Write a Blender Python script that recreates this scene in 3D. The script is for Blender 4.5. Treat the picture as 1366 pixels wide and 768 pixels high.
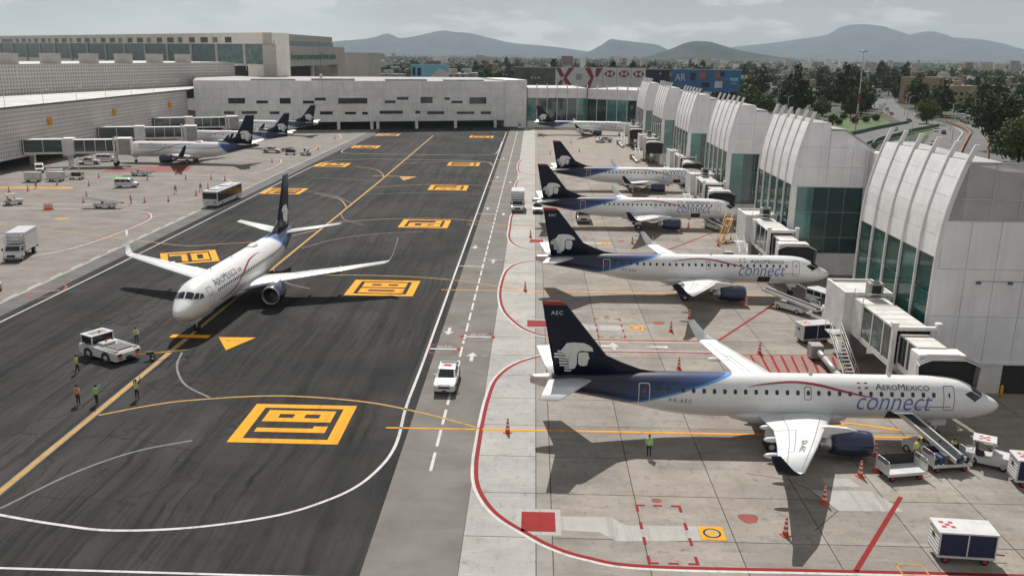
import bpy, bmesh, math, random
from math import radians, sin, cos, pi, sqrt, atan2, acos
from mathutils import Vector, Matrix
random.seed(7)
for o in list(bpy.data.objects):
    bpy.data.objects.remove(o, do_unlink=True)
SC = bpy.context.scene
COL = SC.collection

# ------------------------------------------------------------------ camera, sky, sun, exposure
cd = bpy.data.cameras.new('camera')
cam = bpy.data.objects.new('camera', cd); COL.objects.link(cam)
cd.sensor_fit = 'HORIZONTAL'; cd.sensor_width = 36.0; cd.lens = 36.0*1172.0/1366.0
cd.clip_start = 0.5; cd.clip_end = 80000.0
cam.location = (0, 0, 28.47)
PITCH, YAW, ROLL = radians(14.87), radians(1.268), radians(0.7416)
fw = Vector((-sin(YAW)*cos(PITCH), cos(YAW)*cos(PITCH), -sin(PITCH)))
rt = Vector((cos(YAW), sin(YAW), 0)); up = rt.cross(fw)
r2 = rt*cos(ROLL)+up*sin(ROLL); u2 = -rt*sin(ROLL)+up*cos(ROLL)
cam.matrix_world = Matrix(((r2.x, u2.x, -fw.x, 0), (r2.y, u2.y, -fw.y, 0), (r2.z, u2.z, -fw.z, 28.47), (0, 0, 0, 1)))
SC.camera = cam

SUN_EL = radians(49.5)
SUN_H = Vector((-1.25, 9.0)).normalized()          # horizontal direction towards the sun
sd = bpy.data.lights.new('sun', 'SUN'); sd.energy = 4.9; sd.angle = radians(0.53); sd.color = (1.0, 0.965, 0.915)
sun = bpy.data.objects.new('sun', sd); COL.objects.link(sun)
sv = Vector((SUN_H.x*cos(SUN_EL), SUN_H.y*cos(SUN_EL), sin(SUN_EL)))
sun.rotation_euler = sv.to_track_quat('Z', 'Y').to_euler(); sun.location = (0, 0, 200)

W = bpy.data.worlds.new('World'); SC.world = W; W.use_nodes = True
wn, wl = W.node_tree.nodes, W.node_tree.links
wn.clear()
wo = wn.new('ShaderNodeOutputWorld'); bg = wn.new('ShaderNodeBackground'); wl.new(bg.outputs[0], wo.inputs[0])
bg.inputs['Strength'].default_value = 0.078
sky = wn.new('ShaderNodeTexSky'); sky.sky_type = 'NISHITA'; sky.sun_disc = False
sky.sun_elevation = SUN_EL; sky.sun_rotation = atan2(SUN_H.x, SUN_H.y); sky.altitude = 2200
sky.air_density = 1.0; sky.dust_density = 2.0; sky.ozone_density = 1.0
tc = wn.new('ShaderNodeTexCoord')
sep = wn.new('ShaderNodeSeparateXYZ'); wl.new(tc.outputs['Generated'], sep.inputs[0])
def wmath(op, a, b=None, c=None):
    n = wn.new('ShaderNodeMath'); n.operation = op
    for i, v in enumerate((a, b, c)):
        if v is None: continue
        if isinstance(v, (int, float)): n.inputs[i].default_value = v
        else: wl.new(v, n.inputs[i])
    return n.outputs[0]
# cloud layer all round the sky: flattened noise over the view direction
cmb = wn.new('ShaderNodeCombineXYZ'); wl.new(sep.outputs['X'], cmb.inputs[0]); wl.new(sep.outputs['Y'], cmb.inputs[1]); wl.new(wmath('MULTIPLY', sep.outputs['Z'], 3.6), cmb.inputs[2])
def wnoise(scale, detail, rough, off):
    mp = wn.new('ShaderNodeMapping'); mp.inputs['Location'].default_value = off; wl.new(cmb.outputs[0], mp.inputs[0])
    n = wn.new('ShaderNodeTexNoise'); n.inputs['Scale'].default_value = scale; n.inputs['Detail'].default_value = detail
    n.inputs['Roughness'].default_value = rough; wl.new(mp.outputs[0], n.inputs['Vector']); return n.outputs['Fac']
def wramp(fac, stops):
    r = wn.new('ShaderNodeValToRGB'); wl.new(fac, r.inputs[0]); e = r.color_ramp.elements
    while len(e) > 1: e.remove(e[-1])
    e[0].position, e[0].color = stops[0][0], (*stops[0][1], 1)
    for p_, c_ in stops[1:]:
        k = e.new(p_); k.color = (*c_, 1)
    return r.outputs[0]
n1 = wnoise(1.6, 6, 0.55, (3.1, 0.4, 1.2)); n2 = wnoise(9.0, 9, 0.56, (7.7, 2.2, 0.3))
veil = wramp(n1, [(0.40, (.35,)*3), (0.56, (1.0,)*3)])
puff = wramp(n2, [(0.52, (0,)*3), (0.60, (1,)*3)])
def wmix(fac, a, b):
    m = wn.new('ShaderNodeMix'); m.data_type = 'RGBA'
    if isinstance(fac, (int, float)): m.inputs[0].default_value = fac
    else: wl.new(fac, m.inputs[0])
    for s_, v in ((6, a), (7, b)):
        if isinstance(v, tuple): m.inputs[s_].default_value = (*v, 1)
        else: wl.new(v, m.inputs[s_])
    return m.outputs[2]
c1 = wmix(veil, sky.outputs[0], (5.0, 4.95, 4.8))
c2 = wmix(wmath('MULTIPLY', puff, 0.7), c1, (9.0, 8.75, 8.4))
wl.new(c2, bg.inputs['Color'])

SC.view_settings.view_transform = 'Standard'; SC.view_settings.look = 'None'
SC.view_settings.exposure = 0.1; SC.view_settings.gamma = 1.0; SC.view_settings.use_curve_mapping = False
SC.render.engine = 'CYCLES'
SC.render.resolution_x, SC.render.resolution_y = 1024, 575

# ------------------------------------------------------------------ materials
MATS = {}
def _new(name):
    m = bpy.data.materials.new(name); m.use_nodes = True
    nt = m.node_tree; b = nt.nodes['Principled BSDF']
    return m, nt, b
class NT:
    """small node helper"""
    def __init__(s, nt): s.nt, s.n, s.l = nt, nt.nodes, nt.links
    def inp(s, sock, v):
        if isinstance(v, bpy.types.NodeSocket): s.l.new(v, sock)
        elif isinstance(v, tuple) and len(v) == 3 and sock.type == 'RGBA': sock.default_value = (*v, 1)
        else: sock.default_value = v
    def math(s, op, a, b=None, c=None, clamp=False):
        n = s.n.new('ShaderNodeMath'); n.operation = op; n.use_clamp = clamp
        for i, v in enumerate((a, b, c)):
            if v is not None: s.inp(n.inputs[i], v)
        return n.outputs[0]
    def coord(s, kind='obj'):
        if kind == 'world': return s.n.new('ShaderNodeNewGeometry').outputs['Position']
        return s.n.new('ShaderNodeTexCoord').outputs['Object']
    def xyz(s, v):
        n = s.n.new('ShaderNodeSeparateXYZ'); s.l.new(v, n.inputs[0]); return n.outputs
    def mapped(s, v, scale=(1, 1, 1), loc=(0, 0, 0)):
        n = s.n.new('ShaderNodeMapping'); n.inputs['Scale'].default_value = scale; n.inputs['Location'].default_value = loc
        s.l.new(v, n.inputs[0]); return n.outputs[0]
    def noise(s, v, scale, detail=4, rough=.55):
        n = s.n.new('ShaderNodeTexNoise'); n.inputs['Scale'].default_value = scale; n.inputs['Detail'].default_value = detail
        n.inputs['Roughness'].default_value = rough; s.l.new(v, n.inputs['Vector']); return n.outputs['Fac']
    def voro(s, v, scale, feature='F1'):
        n = s.n.new('ShaderNodeTexVoronoi'); n.feature = feature; n.inputs['Scale'].default_value = scale
        s.l.new(v, n.inputs['Vector']); return n
    def ramp(s, f, stops):
        r = s.n.new('ShaderNodeValToRGB'); s.l.new(f, r.inputs[0]); e = r.color_ramp.elements
        while len(e) > 1: e.remove(e[-1])
        for i, (p_, c_) in enumerate(stops):
            c_ = c_ if isinstance(c_, tuple) else (c_,)*3
            if i == 0: e[0].position, e[0].color = p_, (*c_, 1)
            else: e.new(p_).color = (*c_, 1)
        return r.outputs[0]
    def mix(s, f, a, b, mode='MIX'):
        m = s.n.new('ShaderNodeMix'); m.data_type = 'RGBA'; m.blend_type = mode
        s.inp(m.inputs[0], f); s.inp(m.inputs[6], a); s.inp(m.inputs[7], b); return m.outputs[2]
    def bump(s, h, strength=.2, dist=.02):
        b = s.n.new('ShaderNodeBump'); b.inputs['Strength'].default_value = strength; b.inputs['Distance'].default_value = dist
        s.l.new(h, b.inputs['Height']); return b.outputs[0]
def pbr(name, col, rough=.5, metal=0., var=.12, scale=1.5, coat=0., bump=0., spec=.5, rnd=0., coord='world', streak=0.):
    """painted or plain surface: base colour with soft dirt variation"""
    if name in MATS: return MATS[name]
    m, nt, b = _new(name); k = NT(nt)
    v = k.coord(coord)
    f = k.noise(v, scale, 5, .6)
    lo = tuple(c*(1-var) for c in col); hi = tuple(min(1, c*(1+var*.6)) for c in col)
    c = k.ramp(f, [(.32, lo), (.66, hi)])
    if streak:      # rain streaks and grime running down the face
        sn = k.noise(k.mapped(v, (1.4, 1.4, .09)), 1.3, 7, .7); c = k.mix(k.math('MULTIPLY', k.ramp(sn, [(.48, 0.), (.68, 1.)]), streak), c, tuple(a*.55 for a in col))
        bn = k.noise(v, .12, 5, .6); c = k.mix(k.math('MULTIPLY', k.ramp(bn, [(.45, 0.), (.7, 1.)]), streak*.6), c, tuple(a*.7 for a in col))
    if rnd:
        oi = nt.nodes.new('ShaderNodeObjectInfo')
        c = k.mix(1.0, c, k.ramp(oi.outputs['Random'], [(0, (1-rnd,)*3), (1, (1.0,)*3)]), 'MULTIPLY')
    k.l.new(c, b.inputs['Base Color'])
    b.inputs['Roughness'].default_value = rough; b.inputs['Metallic'].default_value = metal
    b.inputs['Specular IOR Level'].default_value = spec
    if coat: b.inputs['Coat Weight'].default_value = coat; b.inputs['Coat Roughness'].default_value = .08
    if bump: k.l.new(k.bump(k.noise(v, scale*9, 4), bump, .02), b.inputs['Normal'])
    MATS[name] = m; return m

# ------------------------------------------------------------------ mesh builder
class MB:
    def __init__(s): s.v, s.f, s.m, s.sm = [], [], [], []
    def add(s, vs, fs, m=0, smooth=False):
        o = len(s.v); s.v += [tuple(v) for v in vs]
        for f in fs: s.f.append([i+o for i in f]); s.m.append(m); s.sm.append(smooth)
        return s
    def box(s, x0, x1, y0, y1, z0, z1, m=0, M=None):
        vs = [(x, y, z) for z in (z0, z1) for x, y in ((x0, y0), (x1, y0), (x1, y1), (x0, y1))]
        if M is not None: vs = [M @ Vector(v) for v in vs]
        return s.add(vs, [(3, 2, 1, 0), (4, 5, 6, 7), (0, 1, 5, 4), (1, 2, 6, 5), (2, 3, 7, 6), (3, 0, 4, 7)], m)
    def bbox(s, x0, x1, y0, y1, z0, z1, b=.03, m=0):
        """box with chamfered edges"""
        b = min(b, (x1-x0)*.49, (y1-y0)*.49, (z1-z0)*.49)
        def ring(z, i): return [(x0+i+b*0, y0+b+i, z), (x0+b+i, y0+i, z), (x1-b-i, y0+i, z), (x1-i, y0+b+i, z), (x1-i, y1-b-i, z), (x1-b-i, y1-i, z), (x0+b+i, y1-i, z), (x0+i, y1-b-i, z)]
        return s.loft([ring(z0, b*.7), ring(z0+b, 0), ring(z1-b, 0), ring(z1, b*.7)], m=m)
    def prism(s, poly, y0, y1, m=0, axis='y'):
        """polygon in (x,z) extruded along y; or (x,y) along z; or (y,z) along x"""
        n = len(poly)
        if axis == 'y': P = lambda p, t: (p[0], t, p[1])
        elif axis == 'z': P = lambda p, t: (p[0], p[1], t)
        else: P = lambda p, t: (t, p[0], p[1])
        vs = [P(p, y0) for p in poly]+[P(p, y1) for p in poly]
        fs = [tuple(range(n)), tuple(range(2*n-1, n-1, -1))]+[(i, i+n, (i+1) % n+n, (i+1) % n) for i in range(n)]
        return s.add(vs, fs, m)
    def loft(s, rings, cap0=True, cap1=True, m=0, smooth=False):
        n = len(rings[0]); vs = [p for r in rings for p in r]; fs = []
        for k in range(len(rings)-1):
            for i in range(n):
                j = (i+1) % n
                fs.append((k*n+i, k*n+j, (k+1)*n+j, (k+1)*n+i))
        s.add(vs, fs, m, smooth); o = len(s.v)-len(vs)
        if cap0: s.f.append([o+i for i in range(n-1, -1, -1)]); s.m.append(m); s.sm.append(False)
        if cap1: s.f.append([o+(len(rings)-1)*n+i for i in range(n)]); s.m.append(m); s.sm.append(False)
        return s
    def tube(s, p0, p1, r0, r1=None, n=8, m=0, caps=True, smooth=True):
        p0, p1 = Vector(p0), Vector(p1); r1 = r0 if r1 is None else r1
        d = (p1-p0).normalized(); a = d.orthogonal().normalized(); b = d.cross(a)
        R_ = lambda p, r: [p+a*r*cos(2*pi*i/n)+b*r*sin(2*pi*i/n) for i in range(n)]
        return s.loft([R_(p0, r0), R_(p1, r1)], caps, caps, m, smooth)
    def path(s, pts, r, n=6, m=0):
        for a, b in zip(pts[:-1], pts[1:]): s.tube(a, b, r, r, n, m)
        return s
    def bar(s, p0, p1, w, h, m=0, upv=(0, 0, 1)):
        p0, p1 = Vector(p0), Vector(p1); d = (p1-p0).normalized(); u = Vector(upv)
        if abs(d.dot(u)) > .98: u = Vector((0, 1, 0))
        a = d.cross(u).normalized(); b = a.cross(d)
        R_ = lambda p: [p+a*x*w/2+b*y*h/2 for x, y in ((-1, -1), (1, -1), (1, 1), (-1, 1))]
        return s.loft([R_(p0), R_(p1)], m=m)
    def lathe(s, prof, axis='x', c=(0, 0, 0), n=20, m=0, smooth=True, cap0=False, cap1=False):
        """prof: (t, r) along the axis"""
        c = Vector(c); rings = []
        for t, r in prof:
            ring = []
            for i in range(n):
                a = 2*pi*i/n
                if axis == 'x': q = (t, r*cos(a), r*sin(a))
                elif axis == 'y': q = (r*cos(a), t, r*sin(a))
                else: q = (r*cos(a), r*sin(a), t)
                ring.append(c+Vector(q))
            rings.append(ring)
        return s.loft(rings, cap0, cap1, m, smooth)
    def build(s, name, mats, parent=None, loc=None, rotz=0.):
        me = bpy.data.meshes.new(name); me.from_pydata(s.v, [], s.f); 
        mats = mats if isinstance(mats, (list, tuple)) else [mats]
        for m in mats: me.materials.append(m)
        if len(mats) > 1: me.polygons.foreach_set('material_index', s.m)
        if any(s.sm): me.polygons.foreach_set('use_smooth', s.sm)
        bm = bmesh.new(); bm.from_mesh(me); bmesh.ops.recalc_face_normals(bm, faces=bm.faces); bm.to_mesh(me); bm.free()
        me.update()
        return link(name, me, parent, loc, rotz)
def link(name, data, parent=None, loc=None, rotz=0.):
    o = bpy.data.objects.new(name, data); COL.objects.link(o)
    if parent is not None: o.parent = parent
    if loc is not None: o.location = loc
    if rotz: o.rotation_euler = (0, 0, rotz)
    return o
def tag(o, label, cat, group=None):
    o['label'] = label; o['category'] = cat
    if group: o['group'] = group
    return o
def thing(name, label, cat, loc=(0, 0, 0), rotz=0., group=None):
    o = link(name, None, None, loc, rotz); return tag(o, label, cat, group)
def struct(o, kind='structure'): o['kind'] = kind; return o
KIDS = {}
def copy_tree(o, parent=None):
    c = o.copy(); COL.objects.link(c); c.parent = parent
    for ch in list(o.children): copy_tree(ch, c)
    return c
def place(proto, loc, rotz, label=None, group=None, first=[]):
    """the first call moves the prototype itself, later ones copy it"""
    key = proto.name
    if key not in KIDS: KIDS[key] = 1; o = proto
    else: o = copy_tree(proto)
    o.location = loc; o.rotation_euler = (0, 0, rotz)
    if label: o['label'] = label
    if group: o['group'] = group
    return o
def text_faces(body, size=1., shear=0., smallcaps=False, space=1., bold=0.):
    """flat lettering as 2D triangles: list of 3-point faces"""
    cu = bpy.data.curves.new('lettering', 'FONT'); cu.body = body; cu.size = size; cu.shear = shear; cu.space_character = space; cu.offset = bold
    cu.resolution_u = 3
    if smallcaps:
        cu.small_caps_scale = .8
        for bf in cu.body_format: bf.use_small_caps = True
    t = bpy.data.objects.new('lettering', cu); COL.objects.link(t)
    dg = bpy.context.evaluated_depsgraph_get(); dg.update()
    me = bpy.data.meshes.new_from_object(t.evaluated_get(dg))
    bpy.data.objects.remove(t); bpy.data.curves.remove(cu)
    bm = bmesh.new(); bm.from_mesh(me); bpy.data.meshes.remove(me)
    return bm
def cut_bm(bm, step, axis=1):
    """slice a flat bmesh into strips so that it can follow a curved surface"""
    vs = [v.co[axis] for v in bm.verts]
    if not vs: return bm
    lo, hi = min(vs), max(vs); t = math.floor(lo/step)*step+step
    while t < hi:
        n = Vector((0, 0, 0)); n[axis] = 1; c = Vector((0, 0, 0)); c[axis] = t
        bmesh.ops.bisect_plane(bm, geom=bm.verts[:]+bm.edges[:]+bm.faces[:], plane_co=c, plane_no=n)
        t += step
    return bm
def bm_to_mb(bm, fn, mb=None, m=0):
    mb = mb or MB(); bm.verts.ensure_lookup_table(); bm.verts.index_update()
    mb.add([fn(v.co.x, v.co.y) for v in bm.verts], [[v.index for v in f.verts] for f in bm.faces], m)
    return mb
def sheet(mb, poly, z, m=0):
    """flat n-gon at height z"""
    bm = bmesh.new(); f = bm.faces.new([bm.verts.new((p[0], p[1], 0)) for p in poly]); bmesh.ops.triangulate(bm, faces=[f])
    bm_to_mb(bm, lambda x, y: (x, y, z), mb, m); bm.free(); return mb
def smooth_path(pts, n=8):
    """Catmull-Rom through 2D points"""
    P = [Vector((p[0], p[1])) for p in pts]; P = [P[0]*2-P[1]]+P+[P[-1]*2-P[-2]]; out = []
    for i in range(1, len(P)-2):
        for k in range(n):
            t = k/n; a, b, c, d = P[i-1:i+3]
            out.append(.5*((2*b)+(c-a)*t+(2*a-5*b+4*c-d)*t*t+(3*b-a-3*c+d)*t**3))
    out.append(P[-2]); return out
def ribbon(mb, pts, w, z, off=0., m=0):
    """painted line of width w along a 2D path, shifted sideways by off"""
    P = [Vector((p[0], p[1])) for p in pts]; vs = []
    for i, q in enumerate(P):
        d = (P[min(i+1, len(P)-1)]-P[max(i-1, 0)]).normalized(); n = Vector((-d.y, d.x))
        a = q+n*(off-w/2); b = q+n*(off+w/2); vs += [(a.x, a.y, z), (b.x, b.y, z)]
    mb.add(vs, [(2*i, 2*i+2, 2*i+3, 2*i+1) for i in range(len(P)-1)], m); return mb
# ------------------------------------------------------------------ ground materials
def m_ground():
    m, nt, b = _new('city_ground'); k = NT(nt); v = k.coord('world')
    f = k.noise(v, .004, 6, .6); g = k.noise(v, .03, 5, .6)
    c = k.mix(f, (.045, .052, .034), (.085, .085, .065)); c = k.mix(k.ramp(g, [(.42, 0.), (.55, 1.)]), c, (.035, .048, .022))
    k.l.new(c, b.inputs['Base Color']); b.inputs['Roughness'].default_value = .95; return m
def m_asphalt():
    m, nt, b = _new('taxiway_asphalt'); k = NT(nt); v = k.coord('world'); x, y, z = k.xyz(v)
    base = k.ramp(k.noise(v, .06, 7, .62), [(.33, 0.), (.67, 1.)])
    c = k.mix(base, (.022, .022, .0235), (.060, .059, .057))
    # tyre-worn pale band along the taxi line, with rubber streaks running with the traffic
    warp = k.noise(v, .03, 3, .5)
    d = k.math('ABSOLUTE', k.math('ADD', k.math('ADD', x, 38.5), k.math('MULTIPLY', k.math('SUBTRACT', warp, .5), 9.)))
    band = k.ramp(k.math('DIVIDE', d, 10.), [(.12, 1.), (.85, 0.)])
    c = k.mix(k.math('MULTIPLY', band, .5), c, (.080, .078, .076))
    wn_ = k.n.new('ShaderNodeTexNoise'); wn_.inputs['Scale'].default_value = .07; wn_.inputs['Detail'].default_value = 6; wn_.inputs['Roughness'].default_value = .65; k.l.new(v, wn_.inputs['Vector'])
    ws_ = k.n.new('ShaderNodeVectorMath'); ws_.operation = 'MULTIPLY'; ws_.inputs[1].default_value = (2.4, 14., 0.); k.l.new(wn_.outputs['Color'], ws_.inputs[0])
    wa_ = k.n.new('ShaderNodeVectorMath'); wa_.operation = 'ADD'; k.l.new(v, wa_.inputs[0]); k.l.new(ws_.outputs[0], wa_.inputs[1]); vw = wa_.outputs[0]
    msk = k.ramp(k.noise(v, .045, 5, .6), [(.40, .2), (.60, 1.)])
    st = k.noise(k.mapped(vw, (.55, .018, 1)), 1., 6, .62)
    c = k.mix(k.math('MULTIPLY', k.ramp(st, [(.46, 0.), (.66, 1.)]), .62), c, (.015, .015, .015))
    st2 = k.noise(k.mapped(vw, (.9, .03, 1), (3, 9, 0)), 1., 5, .6)
    c = k.mix(k.math('MULTIPLY', k.ramp(st2, [(.5, 0.), (.7, 1.)]), .45), c, (.062, .060, .058))
    st4 = k.noise(k.mapped(vw, (1.5, .05, 1), (1, 2, 0)), 1., 8, .70)
    c = k.mix(k.math('MULTIPLY', k.math('MULTIPLY', msk, k.ramp(st4, [(.50, 0.), (.60, 1.)])), .72), c, (.011, .011, .011))
    st5 = k.noise(k.mapped(vw, (.7, .12, 1), (8, 1, 0)), 1., 9, .74)
    c = k.mix(k.math('MULTIPLY', k.math('MULTIPLY', msk, k.ramp(st5, [(.56, 0.), (.64, 1.)])), .6), c, (.010, .010, .010))
    # diagonal scrub marks and patches
    st3 = k.noise(k.mapped(v, (.10, .35, 1), (0, 5, 0)), 1., 6, .65)
    c = k.mix(k.math('MULTIPLY', k.ramp(st3, [(.55, 0.), (.7, 1.)]), .35), c, (.017, .017, .018))
    # cracks
    wv = k.n.new('ShaderNodeVectorMath'); wv.operation = 'ADD'; k.l.new(v, wv.inputs[0])
    nz = k.n.new('ShaderNodeTexNoise'); nz.inputs['Scale'].default_value = .25; nz.inputs['Detail'].default_value = 5; k.l.new(v, nz.inputs['Vector'])
    sc = k.n.new('ShaderNodeVectorMath'); sc.operation = 'SCALE'; sc.inputs[3].default_value = 5.; k.l.new(nz.outputs['Color'], sc.inputs[0]); k.l.new(sc.outputs[0], wv.inputs[1])
    vo = k.voro(wv.outputs[0], .11, 'DISTANCE_TO_EDGE')
    cr = k.ramp(vo.outputs['Distance'], [(.0, 1.), (.016, 0.)])
    c = k.mix(k.math('MULTIPLY', k.math('MULTIPLY', cr, k.ramp(k.noise(v, .04, 3), [(.42, 0.), (.6, 1.)])), .75), c, (.016, .016, .016))
    fine = k.noise(v, 6., 4, .7)
    c = k.mix(.22, c, k.ramp(fine, [(.3, .35), (.7, 1.)]), 'MULTIPLY')
    # sparse pale scuffs
    sp = k.noise(k.mapped(v, (1.2, .5, 1)), 1.1, 6, .75)
    c = k.mix(k.math('MULTIPLY', k.ramp(sp, [(.66, 0.), (.74, 1.)]), .3), c, (.17, .165, .16))
    k.l.new(c, b.inputs['Base Color']); b.inputs['Roughness'].default_value = .92; b.inputs['Specular IOR Level'].default_value = .12
    k.l.new(k.bump(fine, .25, .02), b.inputs['Normal']); return m
def m_concrete(name, lo, hi, stain=.5, rnd=0., rust=0.):
    m, nt, b = _new(name); k = NT(nt); v = k.coord('world')
    c = k.mix(k.ramp(k.noise(v, .22, 7, .62), [(.34, 0.), (.66, 1.)]), lo, hi)
    if rnd:
        oi = nt.nodes.new('ShaderNodeObjectInfo')
        c = k.mix(1., c, k.ramp(oi.outputs['Random'], [(0, (1-rnd, 1-rnd, 1-rnd*.9)), (1, (1.04, 1.01, .98))]), 'MULTIPLY')
    s = k.noise(k.mapped(v, (.5, 1.3, 1)), .35, 8, .7)
    c = k.mix(k.math('MULTIPLY', k.ramp(s, [(.5, 0.), (.68, 1.)]), stain), c, tuple(a*.52 for a in lo))
    bl = k.voro(k.mapped(v, (1, 1.6, 1)), .33); 
    bl2 = k.math('MULTIPLY', k.ramp(bl.outputs['Distance'], [(.05, 1.), (.30, 0.)]), k.ramp(k.noise(v, .9, 5, .7), [(.5, 0.), (.62, 1.)]))
    c = k.mix(k.math('MULTIPLY', bl2, .5), c, tuple(a*.35 for a in lo))
    if rnd:      # blotches, drips and scuffs with a shape of their own
        g1 = k.noise(k.mapped(v, (1.1, .7, 1), (4, 1, 0)), 1.7, 9, .74); c = k.mix(k.math('MULTIPLY', k.ramp(g1, [(.53, 0.), (.66, 1.)]), .55), c, tuple(a*.5 for a in lo))
        g2 = k.noise(k.mapped(v, (.35, 2.6, 1)), .8, 8, .7); c = k.mix(k.math('MULTIPLY', k.ramp(g2, [(.56, 0.), (.7, 1.)]), .4), c, tuple(min(1, a*1.45) for a in hi))
        g3 = k.noise(v, 3.1, 6, .8); c = k.mix(k.math('MULTIPLY', k.ramp(g3, [(.64, 0.), (.7, 1.)]), .5), c, tuple(a*.3 for a in lo))
    if rust:
        r = k.noise(v, .16, 6, .65); c = k.mix(k.math('MULTIPLY', k.ramp(r, [(.5, 0.), (.7, 1.)]), rust), c, (lo[0]*1.05, lo[1]*.92, lo[2]*.74))
    fn = k.noise(v, 7., 4, .7); c = k.mix(.16, c, k.ramp(fn, [(.3, .5), (.7, 1.)]), 'MULTIPLY')
    k.l.new(c, b.inputs['Base Color']); b.inputs['Roughness'].default_value = .92; b.inputs['Specular IOR Level'].default_value = .2
    k.l.new(k.bump(fn, .15, .01), b.inputs['Normal']); return m
def m_paint(name, col, wear=.45):
    m, nt, b = _new(name); k = NT(nt); v = k.coord('world')
    a = k.ramp(k.noise(v, 1.6, 7, .72), [(.40, 1.), (.72, 0.)])
    c = k.mix(k.math('MULTIPLY', k.math('SUBTRACT', 1., a), wear), col, tuple(.4*x+.012 for x in col))
    c = k.mix(.3, c, k.ramp(k.noise(v, .4, 4), [(.3, .6), (.7, 1.)]), 'MULTIPLY')
    ty = k.noise(k.mapped(v, (1.6, .07, 1)), 1., 7, .7); c = k.mix(k.math('MULTIPLY', k.ramp(ty, [(.52, 0.), (.66, 1.)]), .45), c, tuple(.3*x+.01 for x in col))
    k.l.new(c, b.inputs['Base Color']); b.inputs['Roughness'].default_value = .8; b.inputs['Specular IOR Level'].default_value = .2; return m
M_GROUND, M_ASPH = m_ground(), m_asphalt()
M_ROAD = m_concrete('service_road', (.148, .136, .122), (.205, .192, .176), .25)
M_LIGHT = m_concrete('pale_concrete', (.355, .345, .325), (.44, .43, .405), .25, .10)
M_STRIP = m_concrete('strip_concrete', (.25, .228, .205), (.315, .295, .266), .4)
M_SLAB = m_concrete('apron_concrete', (.245, .222, .196), (.345, .32, .288), .45, .18, .35)
M_LEFT = m_concrete('left_apron', (.19, .170, .153), (.262, .24, .219), .45, 0, .25)
M_GREYST = m_concrete('grey_strip', (.115, .113, .110), (.165, .162, .158), .3)
M_JOINT = pbr('joint_dark', (.045, .042, .038), .95)
M_YEL = m_paint('yellow_paint', (.80, .345, .008), .2); M_YEL2 = m_paint('worn_yellow', (.52, .30, .085), .6)
M_WHITE = m_paint('white_paint', (.60, .585, .56)); M_WORN = m_paint('faded_white', (.22, .22, .215), .6)
M_RED = m_paint('red_paint', (.27, .014, .014), .4); M_REDF = m_paint('faded_red', (.30, .085, .07), .7)
M_BLACK = m_paint('black_paint', (.02, .02, .02), .3); M_GRN = m_paint('green_paint', (.14, .42, .12), .5)
M_GREYP = m_paint('pale_patch', (.40, .39, .365), .3)

# ------------------------------------------------------------------ ground sheets
R0, R1 = 12500., 17200.
struct(MB().add([(-R0, -600, -.12), (R0, -600, -.12), (R0, R1, -.12), (-R0, R1, -.12)], [(0, 1, 2, 3)]).build('ground', M_GROUND))
def flat(name, x0, x1, y0, y1, z, mat, parent=None):
    return MB().add([(x0, y0, z), (x1, y0, z), (x1, y1, z), (x0, y1, z)], [(0, 1, 2, 3)]).build(name, mat, parent)
YN, YF = -40., 362.
taxi = struct(MB().add([(-58.2, YN, 0), (-9.35, YN, 0), (-9.35, YF-6, 0), (-58.2, YF-22, 0)], [(0, 1, 2, 3)]).build('taxiway', M_ASPH))
road = struct(flat('service_road', -9.35, -3.85, YN, YF-2, 0, M_ROAD))
lap = struct(MB().add([(-140, YN, 0), (-61.0, YN, 0), (-61.0, YF-23, 0), (-140, YF-44, 0)], [(0, 1, 2, 3)]).build('left_apron', M_LEFT))
MB().add([(-61.0, YN, 0), (-58.2, YN, 0), (-58.2, YF-22, 0), (-61.0, YF-23, 0)], [(0, 1, 2, 3)]).build('grey_strip', M_GREYST, lap)
apron = struct(flat('apron', -3.85, 48, YN, 395, -.035, M_JOINT))
def slab_mesh(w, d, mat):
    mb = MB(); g = .03; mb.add([(-w/2+g, -d/2+g, 0), (w/2-g, -d/2+g, 0), (w/2-g, d/2-g, 0), (-w/2+g, d/2-g, 0), (-w/2+g, -d/2+g, -.034), (w/2-g, -d/2+g, -.034), (w/2-g, d/2-g, -.034), (-w/2+g, d/2-g, -.034)],
        [(0, 1, 2, 3), (0, 4, 5, 1), (1, 5, 6, 2), (2, 6, 7, 3), (3, 7, 4, 0)])
    o = mb.build('slab', mat, apron); me = o.data; bpy.data.objects.remove(o); return me
SL = slab_mesh(5.58, 5.6, M_SLAB); SH = slab_mesh(4.45, 5.6, M_LIGHT); SN = slab_mesh(1.0, 11.2, M_STRIP)
rr = random.Random(3)
for j in range(33):
    yc = 48.0-16.8+2.8+5.6*j
    for i in range(8):
        link('slab', SL, apron, (1.6+2.79+5.58*i, yc, rr.uniform(-.002, .002)))
    link('shoulder_slab', SH, apron, (-3.85+2.225, yc+.01, 0))
    if j % 2 == 0: link('strip_slab', SN, apron, (1.1, yc+2.8, 0))
yy = 48.0-16.8+5.6*33
flat('far_slabs', 1.62, 46.2, yy+.03, 395, 0, M_SLAB, apron)
flat('far_shoulder', -3.82, .58, yy+.03, 395, 0, M_LIGHT, apron)
flat('far_strip', .62, 1.58, yy+5.6, 395, 0, M_STRIP, apron)
flat('near_slabs', 1.62, 46.2, YN, 31.17, 0, M_SLAB, apron); flat('near_shoulder', -3.82, .58, YN, 31.17, 0, M_LIGHT, apron)

flat('apron_extension', 48.0, 95.0, YN, 73.0, 0, M_LEFT, apron)
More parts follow.
